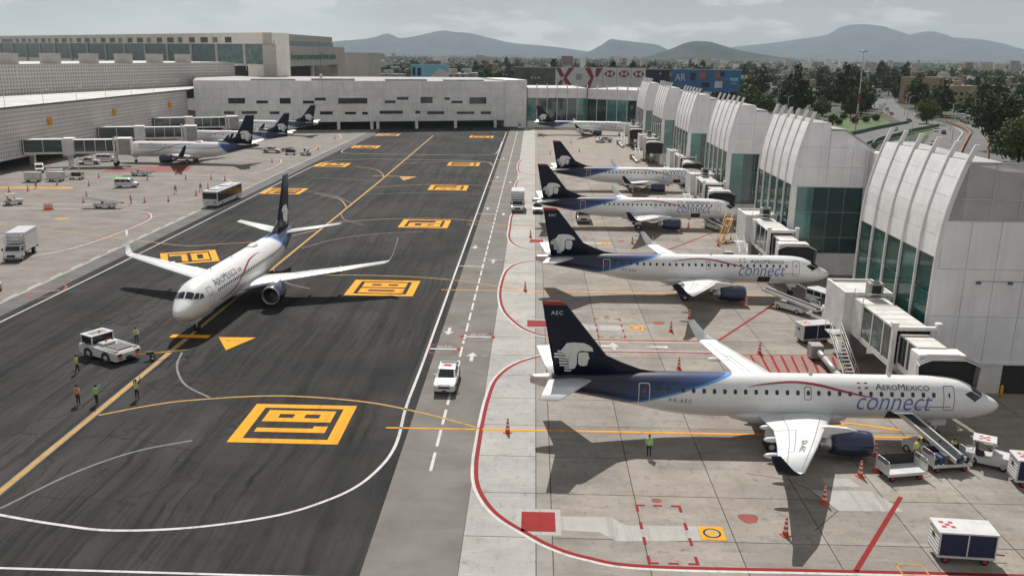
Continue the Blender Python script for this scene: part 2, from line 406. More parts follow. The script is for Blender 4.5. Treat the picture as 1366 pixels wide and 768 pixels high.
# ------------------------------------------------------------------ painted markings
Z1, Z2, Z3 = .005, .010, .015
def paint(name, parent, mat, fn):
    mb = MB(); fn(mb); return mb.build(name, mat, parent)
def line(name, parent, mat, pts, w, z=Z1, off=0., sm=0):
    P = smooth_path(pts, sm) if sm else pts
    return paint(name, parent, mat, lambda mb: ribbon(mb, P, w, z, off))
CLX = -35.1
line('taxi_line_edge', taxi, M_WORN, [(CLX+.2, 20), (CLX, 84.6)], .62, Z1); line('taxi_line', taxi, M_YEL2, [(CLX+.2, 20), (CLX, 84.6)], .40, Z2)
line('taxi_line', taxi, M_YEL2, [(CLX, 85.9), (CLX, 200), (CLX-.9, 318)], .40, Z2)
for pts in ([(-34.6, 64.9), (-31.4, 67.1), (-28.2, 68.5), (-21.5, 69.8), (-14.3, 69.0), (-8.9, 66.9), (-3.8, 64.0)],
            [(-35, 108), (-33, 109.9), (-28.5, 111.9), (-18.7, 112.2), (-10.6, 110.8), (-1.7, 106.7)],
            [(-35.1, 148.6), (-25.3, 153.3), (-14.7, 154.3), (-2.5, 149.0)],
            [(-35.1, 190.5), (-25.3, 195.8), (-14.7, 196.8), (-2.5, 191.0)], [(-35.1, 234.5), (-25.3, 239.6), (-14.7, 240.8), (-2.5, 235.0)]):
    line('lead_in_line', taxi, M_YEL2, pts, .24, Z2, 0, 8)
for pts in ([(-45.3, 180.9), (-41.4, 177.3), (-38.1, 172.8), (-35.2, 164.2)], [(-45.8, 226.6), (-39.9, 221.2), (-36.6, 212.9), (-35.4, 207)],
            [(-66.4, 133.8), (-60, 131.2), (-52, 128.4), (-47.5, 130.0), (-41, 133.5), (-35.6, 142)]):
    line('lead_in_line', taxi, M_YEL2, pts, .24, Z2, 0, 8)
line('lead_in_line', lap, M_YEL2, [(-88.9, 142.5), (-79.3, 138.8), (-66.4, 133.8)], .24, Z2)
for pts in ([(-33.7, 49.9), (-31.5, 55.0), (-28.8, 58.5), (-25.4, 60.6)], [(-33.9, 80.4), (-33.1, 77.2), (-31.8, 74.3), (-30.0, 71.6), (-27.1, 69.1)],
            [(-35.6, 117), (-33.8, 112), (-31, 107.5), (-27.5, 105)], [(-34.5, 128), (-31, 135), (-25, 140), (-18, 142.5)], [(-35, 158), (-33, 152), (-29, 147.5)],
            [(-35, 169), (-42, 180), (-50, 184), (-56, 187)], [(-34, 181), (-22, 184.5), (-11, 184)], [(-35, 200), (-44, 203), (-52, 205)]):
    line('old_line', taxi, M_WORN, pts, .20, Z1, 0, 8)
# white limits of the taxi lane
wb = [(-10.35, 336), (-10.3, 200), (-10.2, 120), (-10.15, 80), (-10.2, 68.4), (-9.95, 62.5), (-10.0, 59.7), (-10.4, 57.2), (-11.4, 54.3), (-13.0, 52.1), (-15.8, 49.9), (-20.5, 48.2), (-25.3, 47.6), (-28.9, 48.1), (-33.2, 49.1), (-40, 51)]
line('limit_line_edge', taxi, M_BLACK, wb[:5], .30, Z1, -.28); line('limit_line', taxi, M_WHITE, smooth_path(wb, 6), .24, Z2)  # black painted edge alongside the straight run of the white limit line
line('limit_line', taxi, M_WHITE, smooth_path([(-57.2, 70), (-56.7, 110), (-56.6, 150), (-56.8, 200), (-56.7, 224), (-55.8, 234), (-53, 240), (-46, 243), (-38, 243.5), (-28, 243.5), (-18, 243), (-12.5, 240), (-10.6, 233)], 6), .22, Z2)
line('limit_line', taxi, M_WHITE, smooth_path([(-57.5, 322), (-57.5, 275), (-57, 262), (-55, 257.5), (-48, 256), (-36, 256), (-22, 256.5), (-13, 259), (-10.8, 266), (-10.6, 300)], 6), .22, Z2)
line('limit_line', taxi, M_WHITE, smooth_path([(-57.6, 43.1), (-40, 43.35), (-10, 43.2)], 3), .2, Z2)
line('edge_line', lap, M_WHITE, [(-61.2, 60), (-61.2, 160), (-62.0, 335)], .16, Z2)
for k in range(13):
    y = 92+5.2*k; line('edge_dash', lap, M_WHITE, [(-61.6, y), (-61.6, y+3)], .20, Z3)
# centre dashes of the service road
y = 56.5
while y < 340: line('centre_dash', road, M_WHITE, [(-6.95+.002*y, y), (-6.95+.002*y, y+3.0)], .22, Z1); y += 4.05
def arrow(parent, x, y, s, mat=M_WHITE, k=1.):
    for q, zq in (([(-.17, -1.3), (.17, -1.3), (.17, .12), (-.17, .12)], Z2), ([(-.55, .1), (.55, .1), (0, 1.2)], Z3)): paint('arrow', parent, mat, lambda mb: mb.add([(x+a*k*(-s), y+b*k*(-s), zq) for a, b in q], [tuple(range(len(q)))]))
for x, y, s in ((-8.6, 88.8, 1), (-5.6, 80.9, -1), (-8.6, 131, 1), (-5.4, 122, -1), (-8.5, 166, -1), (-5.3, 160, 1), (-8.5, 210, -1), (-5.2, 202, 1), (-8.4, 250, -1)): arrow(road, x, y, s)
def oval(cx, cy, rx, ry, full=True):
    if full:
        P = [(cx+rx*cos(2*pi*i/40), cy+ry*sin(2*pi*i/40)) for i in range(41)]
        paint('stop_oval', road, M_REDF, lambda mb: ribbon(mb, P, .16, Z1))
        for dy in (.55, -1.05):
            bm = text_faces('ALTO', .62); ww = max(v.co.x for v in bm.verts)
            bm_to_mb(bm, lambda x, y: (cx-ww/2+x, cy+dy+y, Z1)).build('lettering', M_WORN if dy < 0 else M_WHITE, road); bm.free()
        for sx in (-1, 1): paint('oval_tip', road, M_RED, lambda mb: sheet(mb, [(cx+sx*(rx+.1), cy-.3), (cx+sx*(rx+.1), cy+.3), (cx+sx*(rx-.45), cy+.3), (cx+sx*(rx-.45), cy-.3)], Z1+.002))
    line('stop_bar', road, M_WHITE, [(cx-rx+.3, cy), (cx+rx-.3, cy)], .34, Z3)
oval(-8.6, 83.0, 1.62, 1.75); oval(-5.45, 87.1, 1.72, 1.75)
for yb in (118.5, 160.2, 203.5, 246):
    line('stop_bar', road, M_WHITE, [(-10.0, yb), (-6.8, yb)], .3, Z1); line('stop_bar', road, M_REDF, [(-6.6, yb+4), (-3.5, yb+4)], .3, Z1); line('stop_bar', road, M_WHITE, [(-6.2, yb+4), (-4, yb+4)], .16, Z3)
for k in range(5):
    for y0 in (81.3, 122.5): line('edge_tick', road, M_WORN, [(-4.7, y0+1.75*k), (-4.0, y0+1.75*k)], .45, Z1)
# stand borders: white outside, red inside
for pts in ([(50, 44.6), (28.6, 45.0), (17.2, 45.0), (6.9, 45.0), (3.5, 45.8), (1.5, 46.9), (-.1, 48.4), (-1.8, 50.3), (-2.9, 52.4), (-3.6, 54.9), (-3.85, 58), (-3.85, 61.4), (-3.8, 65.6), (-3.6, 70.4), (-3.1, 75), (-1.6, 78.9), (1, 81.6), (4, 82.9), (8, 83.4), (17.8, 83.6), (20.4, 83.2)],
            [(19, 86.9), (17.2, 86.8), (9, 86.6), (5, 86.8), (1.9, 87.6), (.2, 88.8), (-1.4, 91.4), (-3.1, 96.7), (-3.85, 103.2), (-3.85, 110.5), (-3.4, 116.7), (-2, 120.9), (.3, 122.9), (4, 124.4), (10, 124.8), (20, 124.8)],
            [(20, 128.6), (6, 128.4), (1, 129.3), (-2.2, 132), (-3.7, 138), (-3.85, 147.5), (-3.8, 158.4), (-3, 163.5), (0, 166.5), (6, 167.2), (20, 167.3)],
            [(20, 171.5), (5, 171.4), (0, 173), (-3, 177), (-3.85, 185), (-3.85, 200), (-3, 207), (1, 210), (20, 210.5)],
            [(20, 214.5), (3, 214.8), (-2, 217), (-3.85, 224), (-3.85, 242), (-2, 250), (3, 252.5), (20, 252.8)]):
    P = smooth_path(pts, 7)
    line('border_white', apron, M_WHITE, P, .22, Z1, .12); line('border_red', apron, M_RED, P, .30, Z2, -.16)
def stand_line(y, x1, m=M_YEL):
    line('stand_line', apron, m, [(-3.6, y), (x1, y+.25)], .30, Z3); line('stand_line', road, m, [(-11.2, y-.08), (-3.9, y)], .22, Z2)
stand_line(63.8, 31); stand_line(105.8, 31); stand_line(149.6, 31, M_YEL2); stand_line(192.2, 31, M_YEL2)
# numbered boxes on the taxi lane
def box_mark(c, w, d, ang, s, tang, th=.95, sz=5.6, mat=M_YEL):
    ca, sa = cos(ang), sin(ang); T = lambda x, y: (c[0]+x*ca-y*sa, c[1]+x*sa+y*ca)
    mb = MB()
    for x0, x1, y0, y1 in ((-w/2, w/2, d/2-th*.8, d/2), (-w/2, w/2, -d/2, -d/2+th*.8), (-w/2, -w/2+th, -d/2+th*.8, d/2-th*.8), (w/2-th, w/2, -d/2+th*.8, d/2-th*.8)):
        sheet(mb, [T(x0, y0), T(x1, y0), T(x1, y1), T(x0, y1)], Z3)
    mb.build('stand_number_box', mat, taxi)
    # block digits 3 x 5 grid strokes
    SEG = {'7': [(0, 4, 3, 5), (2, 0, 3, 4)], '0': [(0, 0, 1, 5), (2, 0, 3, 5), (1, 4, 2, 5), (1, 0, 2, 1)], '1': [(1, 0, 2, 5), (.4, 4, 1, 5)],
           '8': [(0, 0, 1, 5), (2, 0, 3, 5), (1, 4, 2, 5), (1, 0, 2, 1), (1, 2.1, 2, 2.9)], '9': [(0, 2, 1, 5), (2, 0, 3, 5), (1, 4, 2, 5), (1, 2, 2, 3), (0, 0, 2, 1)],
           '6': [(0, 0, 1, 5), (2, 0, 3, 3), (1, 4, 3, 5), (1, 2, 2, 3), (1, 0, 2, 1)], '2': [(0, 4, 3, 5), (2, 3, 3, 4), (0, 2, 3, 3), (0, 1, 1, 2), (0, 0, 3, 1)], '4': [(0, 2, 1, 5), (2, 0, 3, 5), (1, 2, 2, 3)], '3': [(0, 4, 3, 5), (0, 2, 2, 3), (0, 0, 3, 1), (2, 1, 3, 4)]}
    ct, st_ = cos(tang), sin(tang); hx = sz/5*.98; wx = (d-2*th)*.44/3
    mb = MB()
    for i, ch in enumerate(s):
        for (a, b_, c_, d_) in SEG[ch]:
            q = []
            for u, v in ((a, b_), (c_, b_), (c_, d_), (a, d_)):
                tx = (u-1.5)*wx*.92+(i-.5)*3.35*wx; ty = (v-2.5)*hx
                q.append((c[0]+tx*ct-ty*st_, c[1]+tx*st_+ty*ct))
            sheet(mb, q, Z3)
    mb.build('stand_number', mat, taxi)
for yb, s in ((64.2, '81'), (106.1, '80'), (149.4, '79'), (191.9, '78'), (235, '77'), (316, '76')):
    box_mark((-18.5, yb), 8.4, 7.5, 0, s, -pi/2, sz=5.6)
box_mark((-48.7, 120.9), 7.6, 7.8, radians(24), '70', radians(24), sz=4.9)
for yb, s in ((183.3, '71'), (229, '72'), (275.5, '73'), (318, '74')): box_mark((-52.4, yb), 8.2, 8.0, 0, s, pi/2, sz=5.6)
paint('stop_bar', taxi, M_YEL, lambda mb: sheet(mb, [(-37.0, 84.9), (-33.0, 84.9), (-33.0, 85.9), (-37.0, 85.9)], Z3))
paint('triangle_mark', taxi, M_YEL, lambda mb: sheet(mb, [(-32.0, 85.3), (-29.9, 81.3), (-28.2, 85.4)], Z3))
bm = text_faces('ALTO', .55); bm_to_mb(bm, lambda x, y: (-30.85+x, 84.0+y, Z3+.005)).build('lettering', M_BLACK, taxi)
paint('triangle_mark', taxi, M_YEL2, lambda mb: sheet(mb, [(-32.0, 209), (-29.9, 202), (-27.6, 209)], Z3))
line('stop_bar', taxi, M_YEL2, [(-38.5, 209), (-31.5, 209)], .5, Z3)
# apron furniture painted flat
def red_pad(x, y, w=2.15, d=2.4):
    paint('pad_border', apron, M_GREYP, lambda mb: sheet(mb, [(x-w/2-.35, y-d/2-.4), (x+w/2+.35, y-d/2-.4), (x+w/2+.35, y+d/2+.4), (x-w/2-.35, y+d/2+.4)], .0025))
    paint('red_pad', apron, M_RED, lambda mb: sheet(mb, [(x-w/2, y-d/2), (x+w/2, y-d/2), (x+w/2, y+d/2), (x-w/2, y+d/2)], Z2))
def yellow_pad(x, y):
    paint('yellow_pad', apron, M_YEL, lambda mb: sheet(mb, [(x-.75, y-.8), (x+.75, y-.8), (x+.75, y+.8), (x-.75, y+.8)], Z2))
    for r, w, m in ((.5, .12, M_BLACK), (.38, .14, M_GREYP)):
        paint('pad_ring', apron, m, lambda mb: ribbon(mb, [(x+r*cos(2*pi*i/28), y+r*sin(2*pi*i/28)) for i in range(29)], w, Z3))
def dash_rect(x0, x1, y0, y1):
    mb = MB(); w = .2
    for x, s in ((x0, 1), (x1, -1)):
        for y in (y0, y1):
            t = 1 if y == y0 else -1
            sheet(mb, [(x-w/2, y), (x+w/2, y), (x+w/2, y+t*.9), (x-w/2, y+t*.9)][::t], Z2); sheet(mb, [(x+s*w/2, y), (x+s*.55, y), (x+s*.55, y+t*w), (x+s*w/2, y+t*w)], Z2+.001)
        for f in (.36, .62): ym = y0+(y1-y0)*f; sheet(mb, [(x-w/2, ym-.45), (x+w/2, ym-.45), (x+w/2, ym+.45), (x-w/2, ym+.45)], Z2)
    xm = (x0+x1)/2
    for y in (y0+.1, y1-.1): sheet(mb, [(xm-.3, y-.1), (xm+.3, y-.1), (xm+.3, y+.1), (xm-.3, y+.1)], Z2)
    mb.build('dashed_bay', M_RED, apron)
for dy in (0, 42.3, 86.5):
    red_pad(.75, 49.9+dy); yellow_pad(11.5, 49.0+dy); dash_rect(7.2, 10.0, 45.4+dy, 52.4+dy)
    paint('pale_patch', apron, M_GREYP, lambda mb: sheet(mb, [(2.2, 48.9+dy), (4.5, 48.8+dy), (5.5, 47.8+dy), (10.7, 48.1+dy), (10.7, 49.8+dy), (6.2, 49.7+dy), (5.4, 50.7+dy), (2.2, 50.6+dy)], Z1))
    paint('red_spot', apron, M_REDF, lambda mb: sheet(mb, [(14.2+(.62+.1*sin(3*a))*cos(a), 50.9+dy+(.7+.12*cos(2*a))*sin(a)) for a in [i*pi/8 for i in range(16)]], Z1))
    paint('red_spot', apron, M_REDF, lambda mb: sheet(mb, [(8.6+.35*cos(a), 53.0+dy+.3*sin(a)) for a in [i*pi/6 for i in range(12)]], Z1))
for a, b in (((25.2, 54.3), (19.0, 45.2)), ((29.5, 102.5), (19.6, 87.4)), ((30.5, 146), (20.5, 131)), ((31.5, 189), (21.5, 174))): line('limit_mark', apron, M_RED, [a, b], .30, Z2)
for pts in ([(19.4, 56.2), (21.9, 55.9), (22.6, 53.6), (20.8, 51.2)],): line('seal_line', apron, M_JOINT, [(15.5, 57.3), (18.2, 56.4), (19.2, 55.2), (20.3, 52.2), (18.0, 49.6)], .06, Z1)
paint('pale_patch', apron, M_GREYP, lambda mb: sheet(mb, [(20.3, 52.2), (24.6, 52.3), (23.6, 55.0), (19.4, 55.0)], Z1))
paint('pale_patch', apron, M_GREYP, lambda mb: sheet(mb, [(20.6, 55.6), (23.0, 55.6), (22.6, 56.8), (20.7, 56.8)], Z1))
line('yellow_mark', apron, M_YEL2, [(21.6, 46.0), (23.1, 46.0), (23.1, 44.9), (21.6, 44.9), (21.6, 46.05)], .14, Z3)
arrow(apron, 8.5, 85.0, -1, M_WHITE, .9); line('lane_arrow', apron, M_WHITE, [(7.2, 85.0), (9.0, 85.0)], .55, Z1); 
paint('lane_arrow', apron, M_WHITE, lambda mb: sheet(mb, [(11.5, 85.0), (14.0, 84.6), (14.0, 85.4)], Z1))
paint('no_parking_zone', apron, M_REDF, lambda mb: [ribbon(mb, q, .2, Z2) for q in ([(20.6, 83.0), (31.2, 83.6)], [(31.2, 83.6), (31.2, 77.5)], [(20.6, 83.0), (22, 77.5)])])
for k in range(11): line('hatch_line', apron, M_RED, [(21.6+.9*k, 77.6), (20.9+1.0*k+1.0, 83.1-.02*k)], .24, Z1)
paint('hatch_tint', apron, m_paint('hatch_tint', (.33, .205, .17), .6), lambda mb: sheet(mb, [(23.2, 77.6), (31.1, 77.6), (31.1, 83.5), (20.8, 82.9)], .0035))
# left apron markings
for pts in ([(-73, 117.5), (-71.0, 119.6), (-67.7, 125.9), (-66.5, 136.1), (-66.2, 143.9), (-66.6, 149.4), (-68.1, 153.4), (-70.7, 156.2), (-77.0, 157.6), (-88, 157.8), (-110, 157.8)],
            [(-110, 162.8), (-89.2, 162.6), (-75.5, 163.6), (-68.9, 168.7), (-66.6, 176.6), (-66.4, 187.1), (-67.7, 195.0), (-70.7, 199.2), (-76, 200.2), (-100, 200.3)],
            [(-100, 205), (-75, 205.4), (-69, 208), (-66.5, 216), (-66.5, 228), (-68, 236), (-72, 240), (-100, 240.5)], [(-100, 246), (-72, 246.4), (-67, 250), (-66.5, 260), (-67, 272), (-70, 278), (-100, 280)], [(-100, 286), (-72, 287), (-67, 292), (-66.5, 305), (-70, 318)]):
    P = smooth_path(pts, 7); line('border_white', lap, M_WHITE, P, .24, Z1, 0)
    line('border_red', lap, M_REDF, P[len(P)//4:int(len(P)*.78)], .34, Z2, .3)
for q, m in (([(-112, 180), (-97, 181.5), (-98, 184.5), (-113, 183.2)], M_YEL2), ([(-104, 208), (-84, 211), (-86, 221), (-104, 219)], M_REDF), ([(-104, 146), (-95, 147), (-96, 150), (-105, 149)], M_GRN), ([(-97.5, 199), (-93, 199.5), (-93.5, 202), (-98, 201.5)], M_GRN),
             ([(-82.6, 147.2), (-80.2, 147.6), (-80.6, 149.6), (-82.8, 149.2)], M_YEL2)):
    paint('stand_patch', lap, m, lambda mb: sheet(mb, q, Z1))
line('stand_line', lap, M_WORN, [(-110, 176), (-68, 176.5)], .2, Z1); line('stand_line', lap, M_WORN, [(-110, 195), (-68, 195.5)], .2, Z1); line('stand_line', lap, M_REDF, [(-68.5, 158.5), (-61.5, 159.5)], .2, Z1)
line('stop_oval', lap, M_REDF, [(-58.6+1.6*cos(2*pi*i/24), 101.5+3.2*sin(2*pi*i/24)) for i in range(25)], .3, Z1); line('stop_bar', lap, M_WORN, [(-61, 101), (-57.4, 102)], .5, Z3)
line('stop_bar', lap, M_WHITE, [(-66, 96), (-61.6, 96.4)], .25, Z1)
# ------------------------------------------------------------------ aircraft
def aircraft_paint(name, s0, slope, ztop, edge=(.10, .27, .58)):
    m, nt, b = _new(name); k = NT(nt); v = k.coord('obj'); x, y, z = k.xyz(v)
    sb = k.math('ADD', s0, k.math('MULTIPLY', k.math('SUBTRACT', ztop, z), slope))
    d = k.math('SUBTRACT', k.math('MULTIPLY', x, -1.), sb)
    t = k.math('DIVIDE', k.math('ADD', d, 1.), 10.)
    dirt = k.noise(k.mapped(v, (.25, 1, 2.)), 1.2, 5, .6)
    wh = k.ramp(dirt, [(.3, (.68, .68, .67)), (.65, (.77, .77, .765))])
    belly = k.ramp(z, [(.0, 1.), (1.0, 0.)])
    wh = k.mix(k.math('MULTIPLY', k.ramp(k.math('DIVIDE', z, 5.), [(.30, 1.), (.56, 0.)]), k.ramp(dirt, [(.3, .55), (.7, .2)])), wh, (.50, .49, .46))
    nv = k.ramp(t, [(.1, edge), (.145, edge), (.16, (.028, .075, .21)), (.45, (.016, .030, .085)), (.85, (.005, .008, .024))])
    jn = k.math('LESS_THAN', k.math('FRACT', k.math('DIVIDE', x, 1.57)), .014); jz = k.math('LESS_THAN', k.math('ABSOLUTE', k.math('SUBTRACT', z, 2.72)), .014)
    wh = k.mix(k.math('MULTIPLY', k.math('MAXIMUM', jn, jz), .35), wh, (.36, .36, .36))
    mk = k.ramp(t, [(.0995, 0.), (.1005, 1.)])
    k.l.new(k.mix(mk, wh, nv), b.inputs['Base Color'])
    # faint skin joints
    b.inputs['Roughness'].default_value = .34; b.inputs['Coat Weight'].default_value = .2; b.inputs['Coat Roughness'].default_value = .12
    return m
M_AIRW = pbr('aircraft_white', (.75, .75, .745), .32, 0, .10, .8, coat=.3, coord='obj')
M_WING = pbr('wing_grey_white', (.69, .70, .70), .38, 0, .12, .7, coat=.15, coord='obj')
M_NAVY = pbr('navy_paint', (.005, .008, .024), .42, 0, .2, .8, coat=.05, spec=.25, coord='obj')
M_NACN = pbr('nacelle_navy', (.014, .024, .066), .25, 0, .2, .8, coat=.4, coord='obj')
M_TIPR = pbr('fin_tip_red', (.30, .035, .030), .4, 0, .15, 1)
M_METAL = pbr('bare_metal', (.55, .55, .55), .32, .85, .15, 2); M_DMETAL = pbr('dark_metal', (.12, .12, .125), .45, .6, .2, 2)
M_WARMM = pbr('tailcone_metal', (.52, .46, .42), .38, .45, .15, 2)
M_TYRE = pbr('tyre_rubber', (.018, .018, .018), .85, 0, .2, 3); M_RIM = pbr('wheel_rim', (.5, .5, .5), .45, .3, .2, 3)
M_GLASSD = pbr('dark_window', (.012, .014, .018), .12, 0, .1, 2, spec=.7); M_LINE = pbr('panel_line', (.20, .20, .21), .6); M_LINE2 = pbr('door_line', (.10, .10, .11), .5)
M_LOGO = pbr('logo_white', (.72, .72, .70), .45, 0, .1, 1.5, coord='obj'); M_LETN = pbr('letter_navy', (.022, .028, .05), .4); M_LETB = pbr('letter_blue', (.10, .16, .42), .4)
M_SWO = pbr('swoosh_red', (.33, .035, .045), .4); M_FGRN = pbr('flag_green', (.02, .13, .06), .5); M_FRED = pbr('flag_red', (.45, .03, .03), .5)
M_INT = pbr('intake_dark', (.02, .02, .022), .6, .3)

def curve1(tab):
    xs = [p[0] for p in tab]; ys = [p[1] for p in tab]; n = len(xs); d = [(ys[i+1]-ys[i])/(xs[i+1]-xs[i]) for i in range(n-1)]
    t = [d[0]]+[0 if d[i-1]*d[i] <= 0 else 2*d[i-1]*d[i]/(d[i-1]+d[i]) for i in range(1, n-1)]+[d[-1]]
    def f(x):
        if x <= xs[0]: return ys[0]
        if x >= xs[-1]: return ys[-1]
        i = max(j for j in range(n-1) if xs[j] <= x); h = xs[i+1]-xs[i]; u = (x-xs[i])/h
        return (2*u**3-3*u*u+1)*ys[i]+(u**3-2*u*u+u)*h*t[i]+(-2*u**3+3*u*u)*ys[i+1]+(u**3-u*u)*h*t[i+1]
    return f
def foil(n=9):
    """closed airfoil ring: (x/c, t) from trailing edge over the top to the leading edge and back"""
    xs = [.5*(1+cos(pi*i/(n-1))) for i in range(n)]
    th = lambda x: 5*(.2969*sqrt(max(x, 0))-.126*x-.3516*x*x+.2843*x**3-.1036*x**4)
    return [(x, th(x)) for x in xs]+[(x, -th(x)) for x in xs[-2:0:-1]]
def foil_t(x): x = min(max(x, 0.), 1.); return 5*(.2969*sqrt(x)-.126*x-.3516*x*x+.2843*x**3-.1036*x**4)
FOIL = foil()
def lifting(mb, secs, m=0):
    """secs: (s_le, y, z, chord, thick, n) with n the thickness direction"""
    rings = []
    for s, y, z, c, th, n in secs:
        n = Vector(n).normalized()
        rings.append([Vector((-(s+x*c), y, z))+n*(t*th*c) for x, t in FOIL])
    return mb.loft(rings, True, True, m, True)
EAGLE_HEAD = [(270, 335), (295, 302), (340, 297), (400, 300), (432, 313), (452, 328), (456, 348), (440, 346), (410, 345), (385, 343), (366, 350), (360, 364), (358, 424), (348, 446), (330, 452), (318, 452), (318, 342), (262, 342)]
EAGLE_FACE = [(374, 352), (398, 358), (412, 351), (425, 353), (430, 372), (437, 388), (428, 392), (426, 405), (422, 425), (400, 432), (374, 428), (366, 415), (366, 362)]
EAGLE_FEATHER = [(240, 347, 316, 357), (222, 362, 316, 373), (222, 379, 316, 390), (252, 396, 316, 406), (252, 412, 316, 422), (256, 428, 316, 437), (285, 442, 316, 451), (285, 457, 326, 466)]
JET = {
 'regional': dict(
    L=36.24, top=[(0, 2.75), (.12, 2.98), (.5, 3.28), (1.1, 3.60), (1.6, 3.84), (2.2, 4.25), (2.9, 4.62), (3.8, 4.88), (5, 5.0), (6, 5.02), (25, 5.02), (28, 5.0), (31, 4.92), (34, 4.78), (36.24, 4.62)],
    bot=[(0, 2.75), (.12, 2.53), (.5, 2.28), (1.1, 2.05), (2, 1.83), (3, 1.69), (4.5, 1.60), (6, 1.58), (22, 1.58), (24, 1.66), (26, 1.92), (28, 2.36), (30, 2.74), (32, 3.10), (34, 3.42), (35.5, 3.74), (36.24, 3.98)],
    hw=[(0, .0), (.12, .24), (.5, .58), (1.1, .88), (2, 1.14), (3, 1.33), (4.5, 1.47), (6, 1.51), (23, 1.51), (26, 1.46), (28, 1.34), (30, 1.16), (32, .92), (34, .74), (35.5, .52), (36.24, .33)],
    tail_s=34.55, paint=(20.6, 3.45, 5.05), win=dict(s0=5.75, n=25, p=.787, z=4.02, w=.27, h=.38, skip=(12,), extra=(25.75, 26.5)),
    doors=[(4.15, 5.0, 2.85, 4.62, 0), (27.15, 28.0, 2.9, 4.5, 1), (14.95, 15.5, 3.5, 4.45, 0)],
    wing=[(12.6, .9, 2.02, 6.4, .125), (13.3, 1.5, 2.08, 5.5, .125), (14.9, 4.8, 2.44, 3.75, .115), (16.5, 8.2, 2.80, 2.85, .105), (19.05, 13.3, 3.30, 1.65, .10)],
    wlet=[(19.05, 13.3, 3.30, 1.65, .10, (0, 0, 1)), (19.4, 13.75, 3.42, 1.42, .09, (0, -.35, 1)), (20.0, 14.08, 3.85, 1.1, .08, (0, -.8, .6)), (20.55, 14.25, 4.45, .85, .08, (0, -1, .3)), (21.0, 14.36, 4.95, .58, .08, (0, -1, .25))],
    wlet_mat='navy', fairings=[(3.5, 2.2), (6.3, 2.0), (9.6, 1.7)],
    eng=dict(y=4.25, z=1.27, s=11.25, r=.93, L=3.05, core=1.25), pyl=(12.4, 16.2),
    ht=[(31.3, .35, 4.42, 3.5, .10), (34.15, 6.04, 4.95, 1.55, .09)],
    fin=dict(z0=4.5, z1=10.55, le0=29.0, le1=33.8, te0=34.35, te1=35.45, th=.11, dorsal=[(25.9, 4.98), (27.8, 5.22), (29.2, 5.72), (30.6, 6.35), (30.4, 4.6)], cap=.32),
    logo=dict(s0=34.42, sw=2.95, z0=4.98, zh=2.36), ng=4.6, mg=18.2, mgy=2.95, wr=.48,
    belly=(16.3, 5.2, 1.55, 2.0, 1.02)),
 'narrow': dict(
    L=36.8, top=[(0, 2.85), (.12, 3.12), (.5, 3.45), (1.1, 3.82), (1.7, 4.15), (2.4, 4.72), (3.2, 5.12), (4.2, 5.38), (5.5, 5.48), (6.5, 5.5), (26.5, 5.5), (30.5, 5.48), (33.5, 5.42), (35.5, 5.3), (36.8, 5.12)],
    bot=[(0, 2.85), (.12, 2.6), (.5, 2.27), (1.1, 2.0), (2, 1.74), (3, 1.58), (4.5, 1.49), (6, 1.47), (22.5, 1.47), (24.5, 1.58), (26.5, 1.95), (28.5, 2.5), (30.5, 3.05), (32.5, 3.58), (34.5, 4.1), (36, 4.45), (36.8, 4.65)],
    hw=[(0, .0), (.12, .28), (.5, .68), (1.1, 1.02), (2, 1.36), (3, 1.62), (4.5, 1.82), (6, 1.88), (24.5, 1.88), (27.5, 1.8), (29.5, 1.62), (31.5, 1.32), (33.5, .95), (35.5, .48), (36.8, .2)],
    tail_s=36.0, paint=(26.2, 1.0, 5.5), win=dict(s0=6.2, n=44, p=.508, z=4.02, w=.24, h=.35, skip=(), extra=()),
    doors=[(4.0, 4.95, 2.7, 4.75, 0), (29.2, 29.9, 2.9, 4.6, 0)],
    wing=[(12.9, 1.2, 2.05, 7.6, .125), (14.0, 1.9, 2.15, 6.5, .125), (15.9, 5.4, 2.55, 4.5, .115), (18.9, 11.0, 3.1, 2.95, .10), (21.7, 16.2, 3.65, 1.65, .10)],
    wlet=[(21.7, 16.2, 3.65, 1.65, .10, (0, 0, 1)), (22.2, 16.65, 3.82, 1.45, .09, (0, -.45, 1)), (22.8, 16.95, 4.4, 1.15, .08, (0, -.9, .4)), (23.6, 17.25, 5.5, .8, .08, (0, -1, .25)), (24.1, 17.4, 6.3, .5, .08, (0, -1, .2))],
    wlet_mat='white', fairings=[(3.6, 2.4), (7.2, 2.3), (10.6, 2.1)],
    eng=dict(y=4.95, z=1.60, s=12.8, r=1.09, L=3.2, core=1.3), pyl=(13.7, 17.8),
    ht=[(31.0, .5, 5.0, 3.9, .10), (34.9, 7.17, 5.75, 1.5, .09)],
    fin=dict(z0=5.0, z1=12.5, le0=29.8, le1=33.9, te0=35.0, te1=36.1, th=.10, dorsal=[(25.0, 5.48), (28.2, 5.75), (29.6, 6.35), (30.8, 6.9), (30.6, 5.1)], cap=0),
    logo=dict(s0=35.2, sw=3.1, z0=5.85, zh=2.7), ng=4.2, mg=18.9, mgy=2.86, wr=.55,
    belly=(17.4, 5.6, 1.95, 1.95, .98))}
